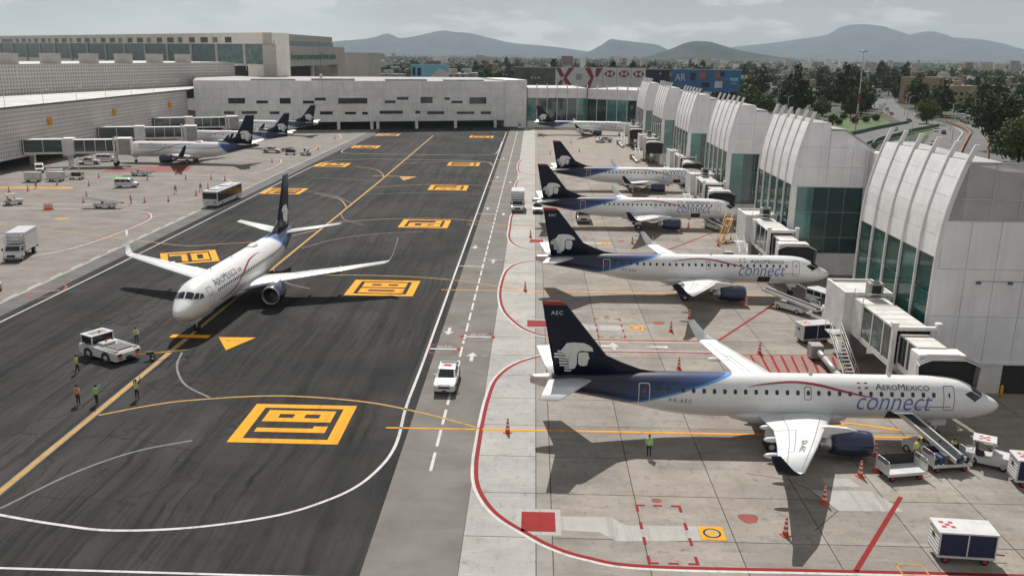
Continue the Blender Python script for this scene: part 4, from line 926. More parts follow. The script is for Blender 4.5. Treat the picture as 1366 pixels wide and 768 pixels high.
        xs = [35.2, 37.3, 39.4, 41.5, 43.9]
        for xa, xb in zip(xs[:-1], xs[1:]):
            for z0, z1 in ((3.0, 5.2), (5.2, 8.6), (8.6, 11.95)): MB().box(xa+.03, xb-.03, ya+.03, ya+.09, z0+.03, z1-.03).build('glass_pane', M_GLASS if xa < 36 else M_GLASS2, B)
        MB().box(34.55, 35.15, ya+.02, ya+.12, 0, 12.0).build('corner_panel', M_CLAD, B)
        for xa, xb in ((35.2, 38.0), (38.05, 41), (41.05, 43.9)): MB().box(xa, xb, ya+.04, ya+.11, 0, 2.95).build('base_panel', M_BASEW, B)
        for xx in (43.7, 44.2): MB().box(xx, xx+.18, ya-.5, ya-.3, 0, 17).build('downpipe', M_FRAME, B)
        zs = [12.0, 14.6, 17.2, 20.3]
        for z0, z1 in zip(zs[:-1], zs[1:]):
            for xa, xb in ((34.8, 38.85), (38.9, 42), (42.05, 45.8)):
                x0 = max(xa, PROF(z1)+.1); x0b = max(xa, PROF(z0)+.1); zt0 = z1 if xa < 36 else (min(z1, 19.4) if xa < 40 else min(z1, 18.6)); zt1 = z1 if xa < 36 else (min(z1, 18.6) if xa < 40 else min(z1, 16.2))
                if zt1 <= z0+.1: continue
                MB().prism([(x0b, z0+.02), (xb, z0+.02), (xb, zt1-.02), (x0, zt0-.02)], ya+.03, ya+.11).build('wall_panel', M_WALLG, B)
# recessed links between the bays
LK = [(yb, BAYS[i+1][0]) for i, (ya, yb) in enumerate(BAYS[:-1])]+[(302.4, 345)]
for i, (ya, yb) in enumerate(LK):
    Lb = thing('concourse_link', ['recessed glazed link behind the jet bridge between the blank-ended bay and its neighbour', 'recessed glazed link between the second and third bays', 'recessed glazed link between the third and fourth bays', 'recessed glazed link between the fourth and fifth bays', 'recessed glazed link between the fifth and last bays', 'recessed link joining the last bay to the dark glass terminal end'][i], 'terminal', group='links of the curved-bay concourse')
    MB().box(44.6, 46.5, ya, yb, 0, 16.8).build('link_body', M_WALLG, Lb)
    n = max(4, int((yb-ya)/4))
    for k in range(n):
        y0, y1 = ya+(yb-ya)*k/n+.06, ya+(yb-ya)*(k+1)/n-.06
        for z0, z1 in ((3, 6), (6, 9), (9, 12)): MB().box(44.45, 44.55, y0, y1, z0+.03, z1-.03).build('glass_pane', M_GLASS2, Lb)
        MB().box(44.42, 44.58, y0, y1, 12.05, 16.7).build('cladding_panel', M_CLAD, Lb); MB().box(44.42, 44.58, y0, y1, 0, 2.95).build('base_panel', M_BASEW, Lb)
spine = tag(MB().box(46.7, 56, 73.9, 350, 0, 13).build('concourse_spine', M_ROOFG), 'long low grey roof of the curved-bay concourse behind the curved bays', 'terminal')

# ------------------------------------------------------------------ white terminal wall at the head of the taxi lane
def wall_frame(A, Bp):
    d = Vector((Bp[0]-A[0], Bp[1]-A[1], 0)); L_ = d.length; d.normalize(); n = Vector((d.y, -d.x, 0))     # n faces the apron
    return L_, lambda t, o, z: Vector((A[0], A[1], 0))+d*t+n*o+Vector((0, 0, z))
def wbox(mb, W_, t0, t1, o0, o1, z0, z1, m=0):
    vs = [W_(t, o, z) for z in (z0, z1) for t, o in ((t0, o0), (t1, o0), (t1, o1), (t0, o1))]
    return mb.add(vs, [(3, 2, 1, 0), (4, 5, 6, 7), (0, 1, 5, 4), (1, 2, 6, 5), (2, 3, 7, 6), (3, 0, 4, 7)], m)
HB = thing('head_terminal', 'long pale concrete terminal wall with scattered slot windows over open columns', 'terminal')
WA, WB = (-122.5, 320.5), (-7.0, 360.0); WL, WF = wall_frame(WA, WB)
WTOP, WBOT = 18.1, 3.4
WIN_ROWS = [(11.6, 17.5, 9.8, 11.8), (9.9, 13.5, 6.0, 7.1), (16.0, 21.5, 6.0, 7.1), (21.5, 25.6, 9.8, 10.9), (25.9, 29.5, 5.9, 6.9), (29.8, 33.8, 9.7, 11.8), (38.2, 42.3, 9.7, 10.8), (42.6, 46.7, 10.8, 11.9), (51.2, 62.2, 9.6, 11.7), (53.6, 57.8, 5.6, 6.6), (60.1, 62.3, 5.5, 6.5), (68.9, 73.1, 9.7, 10.8), (73.6, 78.1, 11.0, 12.1), (66.8, 75.8, 5.7, 6.9), (80.7, 82.7, 5.7, 6.8), (82.8, 87.6, 9.7, 12.1), (92.4, 94.5, 10.9, 11.9), (95.1, 99.6, 9.6, 10.6), (85.4, 92.3, 5.4, 6.6), (97.3, 104.5, 5.4, 6.4), (102.4, 109.4, 9.4, 11.9), (107.1, 111.3, 5.3, 6.4), (44.3, 49.0, 5.6, 6.8)]
wins = WIN_ROWS      # (along from, along to, sill, head) in metres
# cladding in panel courses, cut round the window openings
cols = 16; rows = [WBOT, 6.9, 9.3, 11.7, 14.9, WTOP]
wbox(MB(), WF, 0, WL, -9, -.5, WBOT, WTOP-.4).build('wall_core', M_VOID, HB)
def rect_minus(t0, t1, z0, z1, holes):
    """split a rectangle round rectangular holes"""
    rs = [(t0, t1, z0, z1)]
    for h in holes:
        out = []
        for r in rs:
            a, b, c, d = max(r[0], h[0]), min(r[1], h[1]), max(r[2], h[2]), min(r[3], h[3])
            if a >= b or c >= d: out.append(r); continue
            if r[0] < a: out.append((r[0], a, r[2], r[3]))
            if b < r[1]: out.append((b, r[1], r[2], r[3]))
            if r[2] < c: out.append((a, b, r[2], c))
            if d < r[3]: out.append((a, b, d, r[3]))
        rs = out
    return rs
for ci in range(cols):
    for z0, z1 in zip(rows[:-1], rows[1:]):
        t0, t1 = WL*ci/cols, WL*(ci+1)/cols
        rs = rect_minus(t0+.02, t1-.02, z0+.02, z1-.02, wins)
        mb = MB()
        for a, b, c, d in rs: wbox(mb, WF, a, b, -.45, 0, c, d)
        if rs: mb.build('wall_panel', M_CONCW, HB)
for a, b, c, d in wins:
    o = wbox(MB(), WF, a, b, -.42, -.30, c, d).build('slot_window', M_GLASSD, HB)
    nmul = max(1, int((b-a)/2.6))
    for k in range(1, nmul): wbox(MB(), WF, a+(b-a)*k/nmul-.05, a+(b-a)*k/nmul+.05, -.30, -.22, c, d).build('mullion', M_DMETAL, o)
wbox(MB(), WF, 0, WL, -14, .02, WBOT-.5, WBOT).build('soffit', M_CONCW, HB)
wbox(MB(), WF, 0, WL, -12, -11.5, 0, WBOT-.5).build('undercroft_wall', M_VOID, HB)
for t in (51.1, 63.7, 66.0, 81.2, 96.8, 113.2): wbox(MB(), WF, t-.55, t+.55, -.9, -.1, 0, WBOT-.5).build('column', M_CONCW, HB)
for t, hgt in ((20, .5), (42, .7), (70, .6), (93, .5)): wbox(MB(), WF, t, t+16, -5.5, -2.5, WTOP, WTOP+hgt).build('roof_slab', M_ROOFG, HB)
wbox(MB(), WF, 0, WL, -60, -.5, WTOP-.4, WTOP-.05).build('roof', M_ROOFG, HB)
wbox(MB(), WF, WL-5, WL+4, -30, .5, 0, WTOP+.6).build('end_block', M_CONCW, HB)

# ------------------------------------------------------------------ dark glass end block
GB = thing('glass_terminal', 'terminal end block with a tall dark teal glass front and pale fascia', 'terminal')
def glass_run(A, Bp, n, z0, z1, zt, first=0):
    L_, F_ = wall_frame(A, Bp)
    wbox(MB(), F_, 0, L_, -12, -.5, 0, zt-.2).build('block_core', M_VOID, GB)
    for k in range(n):
        a, b = L_*k/n, L_*(k+1)/n
        for q0, q1 in ((z0, (z0+z1)*.5), ((z0+z1)*.5, z1)): wbox(MB(), F_, a+.1, b-.1, -.25, -.12, q0+.04, q1-.04).build('glass_pane', M_GLASS if (k+first) % 6 in (0, 5) else M_GLASS2, GB)
        wbox(MB(), F_, a+.04, b-.04, -.4, .15, z1+.03, (z1+zt)*.5-.02).build('fascia_panel', M_CONCW, GB); wbox(MB(), F_, a+.04, b-.04, -.4, .15, (z1+zt)*.5+.02, zt).build('fascia_panel', M_CONCW, GB)
        wbox(MB(), F_, b-.12, b+.12, -.35, .12, 0, z1).build('mullion', M_RIB, GB)
        wbox(MB(), F_, a+.05, b-.05, -.3, .05, 0, z0-.03).build('base_panel', M_BASEW, GB)
        wbox(MB(), F_, b-.25, b+.05, -.4, .3, zt-.5, zt+1.6).build('parapet_post', M_RIB, GB)
    wbox(MB(), F_, 0, L_, -30, .05, zt-.2, zt+.02).build('roof', M_ROOFW, GB)
glass_run((-3.0, 361.5), (21.5, 365.5), 6, 2.6, 11.6, 15.6); glass_run((21.5, 365.5), (44.6, 352.0), 6, 2.6, 11.4, 15.4, 3)
for k, t in ((0, (-2.9, 361.0)), (1, (21.4, 365.0))): MB().box(t[0]-.15, t[0]+.15, t[1]-.3, t[1], 0, 15.8).build('downpipe', M_DMETAL, GB)

# ------------------------------------------------------------------ perforated concourse on the left
M_PERF = m_perf('perforated_screen', (.74, .695, .665), (.44, .41, .39), 1.0, 1.0, 'y'); M_PERF2 = m_perf('perforated_screen_upper', (.64, .605, .57), (.34, .32, .305), 1.15, 1.1, 'x')
LC = thing('perforated_concourse', 'long low concourse clad in grey perforated screens with a white roof', 'terminal')
yy = 150.; k = 0
while yy < 318:
    y1 = min(yy+8.2, 320); MB().box(-125.6, -125.0, yy+.03, y1-.03, 2.6, 14.7).build('screen_panel', M_PERF, LC); yy += 8.2
MB().box(-146, -125.7, 150, 322, 2.9, 14.2).build('concourse_body', M_WALLG, LC)
MB().add([(-146, 150, 14.75), (-124.9, 150, 14.75), (-124.9, 320, 14.75), (-133, 366, 14.75), (-160, 366, 14.75), (-175, 240, 14.75)], [(0, 1, 2, 3, 4, 5)]).build('roof', M_ROOFW, LC)
MB().box(-125.3, -124.7, 150, 320, 14.55, 14.9).build('roof_edge', M_DMETAL, LC)
for yy in range(156, 320, 16): MB().box(-127.4, -126.2, yy, yy+1.0, 0, 2.9).build('column', M_CONCW, LC)
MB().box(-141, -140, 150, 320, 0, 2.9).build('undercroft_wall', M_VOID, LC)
for yy in (226, 262, 303):
    MB().box(-124.98, -124.55, yy, yy+1.6, 9.4, 11.2).build('gate_sign', M_YEL, LC)
for yy in range(160, 330, 17):
    o = MB().tube((-126.5, yy, 14.8), (-126.5, yy, 18.2), .07, .05, 6).tube((-126.5, yy, 18.2), (-125.0, yy, 18.3), .05, .05, 6).box(-125.6, -124.6, yy-.2, yy+.2, 18.2, 18.4).build('roof_lamp', M_FRAME, LC)
# upper perforated block
UB = thing('upper_block', 'upper perforated grey block with a row of boxy roof plant units', 'terminal')
UA, UBp = (-172.0, 206.0), (-128.5, 384.0); UL, UF = wall_frame(UA, UBp)
n = 14
for k in range(n):
    mb = MB(); o = MB().box(0, UL/n-.06, -.3, 0, 0, 9.2).build('screen_panel', M_PERF2, UB); p = UF(UL*k/n, 0, 14.6); o.location = p; o.rotation_euler = (0, 0, atan2(UBp[1]-UA[1], UBp[0]-UA[0]))
wbox(MB(), UF, 0, UL, -45, -.4, 10, 23.6).build('block_core', M_WALLG, UB)
wbox(MB(), UF, 0, UL, -45, -.1, 23.6, 23.75).build('roof', M_ROOFW, UB)
M_TAUPE = pbr('taupe_wall', (.50, .455, .415), .75, 0, .1, .2)
for k in range(8):
    t = 30+k*17.5; wbox(MB(), UF, t, t+4.2, -7, -2.5, 23.76, 26.7).build('plant_unit', M_TAUPE, UB); wbox(MB(), UF, t-.2, t+4.4, -7.2, -2.3, 26.7, 26.9).build('plant_cap', M_ROOFW, UB)
# main terminal building behind
MT = thing('main_terminal', 'tall beige main terminal with a teal glass band, square windows and green lettering', 'terminal')
M_BEIGE = pbr('beige_wall', (.86, .81, .73), .7, 0, .1, .2); M_TAUPE = pbr('taupe_wall', (.50, .455, .415), .75, 0, .1, .2); M_TEALB = m_glass('teal_band', (.16, .27, .26), .15); M_GRNL = pbr('green_letters', (.005, .16, .07), .5)
CA, CB = (-384., 630.), (-111., 383.); CL, CF = wall_frame(CA, CB)
wbox(MB(), CF, 0, CL, -8, -.4, 0, 36.0).build('terminal_core', M_BEIGE, MT)
wbox(MB(), CF, 0, CL, -.4, 0, 31.5, 36.2).build('parapet_wall', M_BEIGE, MT)
for k in range(26):
    t = 46+k*11.3
    if t < CL-8: wbox(MB(), CF, t, t+4.6+(k % 3)*1.1, -.2, .06, 32.0, 34.4).build('square_window', M_GLASSD if k % 3 else M_TEALB, MT)
for t in (10, 30): wbox(MB(), CF, t, t+15, -.2, .06, 31.9, 34.2).build('strip_window', M_GLASSD, MT)
for k in range(15):
    t0, t1 = CL*k/15, CL*(k+1)/15; wbox(MB(), CF, t0+2.2, t1-.1, -.35, -.15, 23, 31.4).build('glass_band', M_TEALB, MT); wbox(MB(), CF, t0, t0+2.2, -.4, .2, 20, 31.5).build('pier', M_TAUPE, MT)
EA, EB = (-110.4, 383.3), (-106.5, 478.); EL, EF = wall_frame(EA, EB)
wbox(MB(), EF, 0, EL, -5, -.5, 30.2, 36.0).build('upper_storey', M_TAUPE, MT); wbox(MB(), EF, 0, EL, -.4, -.1, 31.0, 33.0).build('glass_band', M_TEALB, MT)
wbox(MB(), EF, -1, EL+22, -5, .3, 22.0, 31.0).build('sign_wall', M_TAUPE, MT)
wbox(MB(), EF, -1, 14, -5, .3, 12.0, 22.0).build('sign_wall_leg', M_TAUPE, MT); wbox(MB(), EF, EL+6, EL+22, -28, .3, 12.0, 22.0).build('sign_wall_leg', M_TAUPE, MT)
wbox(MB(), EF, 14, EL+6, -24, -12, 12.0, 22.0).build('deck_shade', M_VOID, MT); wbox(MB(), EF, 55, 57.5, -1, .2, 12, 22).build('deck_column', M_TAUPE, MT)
bm = text_faces('T2 Aeropuerto Internacional Benito Juárez', 4.6, bold=.09); xs = [v.co.x for v in bm.verts]; q = 84/(max(xs)-min(xs))
bm_to_mb(bm, lambda x, y: EF(14+(x-min(xs))*q, .45, 25.0+y*.9)).build('lettering', M_GRNL, MT); bm.free()
# terminal annex right of it
AX = tag(MB().box(-117, -99, 540, 580, 0, 28.4).build('annex_block', M_TAUPE), 'plain taupe annex block beside the lettered terminal wall', 'building')
# ------------------------------------------------------------------ boarding bridges
M_BRW = pbr('bridge_white', (.70, .685, .66), .5, 0, .15, .6); M_BRG = pbr('bridge_grey', (.30, .29, .28), .6, 0, .2, .6); M_BELL = pbr('canopy_grey', (.34, .33, .32), .8, 0, .25, 1.); M_ROOFB = pbr('bridge_roof', (.58, .56, .53), .7, 0, .2, .5); M_STEEL = pbr('galvanised', (.42, .42, .42), .45, .5, .2, 1)
M_LOUV = pbr('ac_grey', (.33, .33, .30), .6, 0, .2, 1)
def tunnel(T_, x0, x1, y0, y1, z0, z1, bays, side='x', mat=None):
    """glazed box tunnel running along y (side='x' means glass on the x faces) in local metres"""
    MB().box(x0, x1, y0, y1, z1-.14, z1).build('tunnel_roof', M_ROOFB, T_); MB().box(x0, x1, y0, y1, z0, z0+.5).build('tunnel_floor', M_BRW, T_)
    n = bays; L_ = y1-y0
    for k in range(n+1):
        yc = min(max(y0+L_*k/n, y0+.08), y1-.08)
        for xx in (x0, x1): MB().box(xx-.03 if xx == x0 else xx-.09, xx+.09 if xx == x0 else xx+.03, yc-.08, yc+.08, z0+.5, z1-.14).build('tunnel_post', M_BRW, T_)
    for k in range(n):
        a, b = y0+L_*k/n+.1, y0+L_*(k+1)/n-.1
        for xx in (x0+.03, x1-.09): MB().box(xx, xx+.06, a, b, z0+.52, z1-.16).build('glass_pane', M_GLASSB, T_)
    for k in range(1, int(L_/1.3)): MB().box(x0, x1, y0+L_*k/int(L_/1.3)-.03, y0+L_*k/int(L_/1.3)+.03, z1+.001, z1+.03).build('roof_seam', M_BRW, T_)
def gate_bridge(name_label, loc, extended=True):
    """origin: ground below the rotunda centre; aircraft lies towards -y"""
    T_ = thing('jet_bridge', name_label, 'jet bridge', loc, 0, 'white boarding bridges at the curved bays')
    # rotunda tower with parapet
    MB().bbox(-2.4, 2.1, -2.5, 2.9, 3.0, 6.75, .05).build('rotunda', M_BRW, T_)
    for a, b, c, d in ((-2.4, 2.1, -2.5, -2.3), (-2.4, 2.1, 2.7, 2.9), (-2.4, -2.2, -2.3, 2.7), (1.9, 2.1, -2.3, 2.7)): MB().box(a, b, c, d, 6.75, 7.05).build('parapet', M_BRW, T_)
    MB().box(-2.18, 1.88, -2.28, 2.68, 6.74, 6.79).build('rotunda_roof', M_ROOFB, T_)
    MB().box(-.9, .9, -.9, .9, 0, 3.0).build('pedestal', M_BRG, T_)
    MB().box(1.9, 3.2, -1.5, 1.9, 3.2, 6.4).build('wall_link', M_BRW, T_)
    # air handling unit on the vestibule roof
    ac = MB().bbox(-.6, .75, -3.6, -2.6, 6.85, 8.2, .05).build('ac_unit', M_LOUV, T_); MB().lathe([(8.2, .42), (8.26, .42)], 'z', (.08, -3.1, 0), 16, cap1=True).build('ac_fan', M_INT, ac)
    MB().box(-.35, .5, -3.63, -3.61, 7.0, 8.0).build('ac_grille', M_INT, ac)
    MB().box(-1.6, 1.3, -5.0, -2.52, 3.1, 6.6).build('vestibule', M_BRW, T_)
    for p0, p1 in (((-1.55, -4.9, 6.6), (-1.55, -4.9, 7.5)), ((1.25, -4.9, 6.6), (1.25, -4.9, 7.5)), ((-1.55, -4.9, 7.5), (1.25, -4.9, 7.5)), ((-1.55, -2.6, 6.6), (-1.55, -2.6, 7.5)), ((-1.55, -2.6, 7.5), (-1.55, -4.9, 7.5)), ((-1.55, -4.9, 7.05), (1.25, -4.9, 7.05))):
        MB().tube(p0, p1, .035, .035, 6).build('roof_rail', M_FRAME, T_)
    y0, y1 = (-12.6, -5.05) if extended else (-9.8, -5.05)
    tunnel(T_, -1.55, 1.45, y0, y1, 3.0, 6.55, 3)
    # wheel portal
    yp = y0-.25
    for xx in (-1.95, 1.65): MB().box(xx, xx+.35, yp-.22, yp+.22, 1.2, 7.0).build('lift_column', M_BRW, T_); MB().bbox(xx-.08, xx+.43, yp-.28, yp+.28, 7.0, 7.25, .04).build('column_cap', M_BRW, T_)
    MB().box(-1.6, 1.65, yp-.2, yp+.2, 6.65, 6.9).build('portal_beam', M_BRW, T_); MB().box(-1.6, 1.65, yp-.14, yp+.14, 1.4, 1.75).build('portal_axle', M_BRG, T_)
    MB().box(-.5, .5, yp-.5, yp+.5, .7, 1.4).build('bogie', M_BRG, T_)
    for xx in (-.75, .45):
        MB().lathe([(0, .25), (.02, .48), (.1, .55), (.25, .55), (.33, .48), (.35, .25)], 'x', (xx, yp, .56), 16, cap0=True, cap1=True).build('wheel', M_TYRE, T_)
    y2 = y0-3.6 if extended else y0-1.6
    tunnel(T_, -1.2, 1.15, y2, y0, 3.25, 6.2, 2)
    # cab and canopy
    MB().bbox(-1.7, 2.0, y2-1.6, y2+.1, 2.9, 6.1, .06).build('cab', M_BRW, T_)
    rings = []
    for yy, g in ((y2-1.4, 0.), (y2-2.0, .22), (y2-2.6, .30)): rings.append([(-1.6-g, yy, 3.0), (2.2+g, yy, 3.0), (2.4+g, yy, 5.6-g*.3), (1.5, yy, 6.05-g*.2), (-1.1, yy, 6.05-g*.2), (-1.8-g, yy, 5.6-g*.3)])
    cn = MB().loft(rings, False, False).build('canopy', M_BELL, T_); MB().add([rings[1][i] for i in range(6)], [tuple(range(6))]).build('cab_opening', M_VOID, cn)
    for k in range(4):
        f = k/3; MB().path([(-1.8-.2*f, y2-1.5-.35*k, 5.65-.05*f), (-1.1, y2-1.5-.35*k, 6.1-.04*f), (1.5, y2-1.5-.35*k, 6.1-.04*f), (2.5+.2*f, y2-1.5-.35*k, 5.65-.05*f)], .04, 5).build('canopy_rib', M_BRG, cn)
    # service stair beside the tunnel
    n = 14; xs = -3.2
    for k in range(n): MB().box(xs-.45, xs+.45, -3.4-.42*k-.14, -3.4-.42*k+.14, 3.2-.225*k-.04, 3.2-.225*k).build('stair_tread', M_STEEL, T_)
    for dx in (-.5, .5):
        a, b = Vector((xs+dx, -3.2, 3.2)), Vector((xs+dx, -9.3, .05)); MB().bar(a, b, .05, .18).build('stringer', M_BRW, T_)
        MB().tube(a+Vector((0, 0, 1)), b+Vector((0, 0, 1)), .03, .03, 6).build('handrail', M_FRAME, T_); MB().tube(a+Vector((0, 0, .55)), b+Vector((0, 0, .55)), .025, .025, 6).build('handrail', M_FRAME, T_)
        for f in (0, .25, .5, .75, 1.): c = a.lerp(b, f); MB().tube(c, c+Vector((0, 0, 1)), .025, .025, 6).build('baluster', M_FRAME, T_)
    MB().box(xs-.6, -1.6, -3.2, -1.9, 3.12, 3.2).build('landing', M_STEEL, T_)
    for p0, p1 in (((xs-.55, -1.95, 3.2), (xs-.55, -1.95, 4.2)), ((xs-.55, -3.1, 4.2), (xs-.55, -1.95, 4.2)), ((xs-.55, -1.95, 4.2), (-2.4, -1.95, 4.2))): MB().tube(p0, p1, .03, .03, 6).build('landing_rail', M_FRAME, T_)
    # preconditioned-air duct
    MB().path([(-4.2, -2.0, .9), (-4.15, -4.0, .85), (-4.0, -7.0, .5), (-3.8, -11.5, .34)], .32, 12).build('air_duct', M_STEEL, T_)
    MB().bbox(-4.9, -3.7, -2.2, -.8, .2, 1.5, .05).build('air_unit', M_BRG, T_)
    return T_
gate_bridge('white boarding bridge with steel stair docked at the jet marked AEC', (32.3, 83.9, 0))
gate_bridge('white boarding bridge docked at the jet marked EAC', (32.6, 125.8, 0))
gate_bridge('white boarding bridge docked at the jet with the yellow stair', (32.3, 169.6, 0))
gate_bridge('white boarding bridge docked at the jet in the fourth bay from the blank wall', (34.6, 211.6, 0))
gate_bridge('white boarding bridge retracted at the empty gate before the glass terminal end', (32.4, 254, 0), False)
gate_bridge('white boarding bridge retracted beside the jet at the glass terminal end', (32.4, 296, 0), False)
# long glazed bridges of the perforated concourse
def long_bridge(lbl, A, Bp, cab_r):
    d = Vector((Bp[0]-A[0], Bp[1]-A[1], 0)); L_ = d.length; rz = atan2(d.y, d.x)-pi/2
    T_ = thing('jet_bridge', lbl, 'jet bridge', (A[0], A[1], 0), rz, 'long glazed bridges of the perforated concourse')
    tunnel(T_, -1.6, 1.6, 0, L_*.36, 3.3, 6.9, 2); MB().box(-1.9, 1.9, L_*.36+.02, L_*.46, 3.0, 7.1).build('rotunda', M_BRW, T_); MB().box(-.7, .7, L_*.39, L_*.43, 0, 3).build('pedestal', M_BRW, T_)
    tunnel(T_, -1.45, 1.45, L_*.46+.02, L_*.86, 3.3, 6.7, 4)
    for xx in (-1.9, 1.55): MB().box(xx, xx+.35, L_*.83, L_*.83+.45, .9, 7.2).build('lift_column', M_BRW, T_)
    MB().box(-1.6, 1.6, L_*.83, L_*.83+.4, 1.0, 1.4).build('portal_axle', M_BRG, T_)
    for xx in (-1.3, .95): MB().lathe([(0, .3), (.03, .55), (.1, .62), (.25, .62), (.32, .55), (.35, .3)], 'x', (xx, L_*.83+.2, .63), 16, cap0=True, cap1=True).build('wheel', M_TYRE, T_)
    MB().bbox(-2.0, 1.9, L_*.86+.02, L_, 2.9, 7.0, .06).build('cab', M_BRW, T_); MB().box(1.9, 2.6, L_*.89, L_-.2, 2.95, 6.9).build('canopy', M_BELL, T_); MB().box(-2.02, -2.0, L_*.9, L_*.93, 4.2, 6.0).build('cab_door', M_GLASSD, T_)
    return T_
long_bridge('long glazed bridge with a wheeled cab docked at the airliner of the perforated concourse', (-125.0, 214.5), (-101.5, 221.5), 0)
long_bridge('long glazed bridge reaching the second jet of the perforated concourse', (-125.0, 252.5), (-100.0, 262.0), 0)
long_bridge('long glazed bridge reaching the jet beside the terminal columns', (-125.0, 290), (-101.5, 303.5), 0)
# ------------------------------------------------------------------ ground vehicles (local x = forward)
M_VW = pbr('vehicle_white', (.62, .62, .61), .3, 0, .12, 1.2, coat=.4); M_VG = pbr('vehicle_grey', (.16, .16, .165), .55, 0, .15, 1.5); M_VD = pbr('vehicle_dark', (.03, .03, .032), .6, 0, .2, 2); M_VGL = pbr('vehicle_glass', (.015, .022, .022), .12, 0, .1, 2, spec=.4)
M_RCHK = pbr('red_check', (.45, .04, .035), .5); M_NAVC = pbr('navy_curtain', (.018, .022, .06), .8, 0, .25, 2, bump=.3); M_YV = pbr('vehicle_yellow', (.62, .33, .03), .45, 0, .15, 1.5); M_BELT = pbr('belt_rubber', (.03, .03, .032), .85, 0, .2, 3)
M_ORG = pbr('signal_orange', (.60, .085, .02), .55, 0, .15, 2); M_CONEW = pbr('cone_white', (.72, .70, .66), .5, 0, .15, 3); M_LAMP = pbr('lamp_amber', (.65, .12, .03), .25); M_HEADL = pbr('headlamp', (.75, .75, .72), .1); M_PLATE = pbr('number_plate', (.08, .08, .08), .5)
M_LUG = [pbr('luggage_%d' % i, c, .6, 0, .2, 3) for i, c in enumerate(((.02, .02, .025), (.03, .05, .16), (.10, .10, .11), (.18, .03, .03), (.04, .04, .045), (.12, .16, .25)))]
WHEELS = {}
def wheel(T_, x, y, r=.36, w=.24, mat=M_RIM):
    k = (r, w, mat.name)
    if k not in WHEELS:
        o = MB().lathe([(-w/2, r*.6), (-w/2, r*.85), (-w/2+.04, r), (w/2-.04, r), (w/2, r*.85), (w/2, r*.6)], 'y', (0, 0, 0), 18, cap0=True, cap1=True).build('wheel', M_TYRE); a = o.data; bpy.data.objects.remove(o)
        o = MB().lathe([(-w/2-.012, r*.2), (-w/2-.012, r*.56), (w/2+.012, r*.56), (w/2+.012, r*.2)], 'y', (0, 0, 0), 14, cap0=True, cap1=True).build('rim', mat); b = o.data; bpy.data.objects.remove(o); WHEELS[k] = (a, b)
    a, b = WHEELS[k]; o = link('wheel', a, T_, (x, y, r)); link('rim', b, o)
def shell(prof, hw, inset=.10, ins2=.05, m=0):
    """side profile (x,z) spread to width 2*hw with softened flanks"""
    cx = sum(p[0] for p in prof)/len(prof); cz = sum(p[1] for p in prof)/len(prof)
    sh = lambda k: [(cx+(x-cx)*(1-k), cz+(z-cz)*(1-k)) for x, z in prof]
    a, b = sh(ins2), prof
    return MB().loft([[(x, -hw, z) for x, z in a], [(x, -hw+inset, z) for x, z in b], [(x, hw-inset, z) for x, z in b], [(x, hw, z) for x, z in a]], m=m)
def checks(T_, x, y, z, s, axis='z', m=None):
    """red chequered emblem"""
    for i in range(3):
        for j in range(3):
            if (i+j) % 2 == 0:
                u, v = (i-1)*s, (j-1)*s
                if axis == 'z': q = [(x+u-s/2, y+v-s/2, z), (x+u+s/2, y+v-s/2, z), (x+u+s/2, y+v+s/2, z), (x+u-s/2, y+v+s/2, z)]
                else: q = [(x, y+u-s/2, z+v-s/2), (x, y+u+s/2, z+v-s/2), (x, y+u+s/2, z+v+s/2), (x, y+u-s/2, z+v+s/2)]
                MB().add(q, [(0, 1, 2, 3)]).build('emblem_check', m or M_RCHK, T_)
def pane4(T_, pts, mat=M_VGL, nm='window'): return MB().add(pts, [tuple(range(len(pts)))]).build(nm, mat, T_)
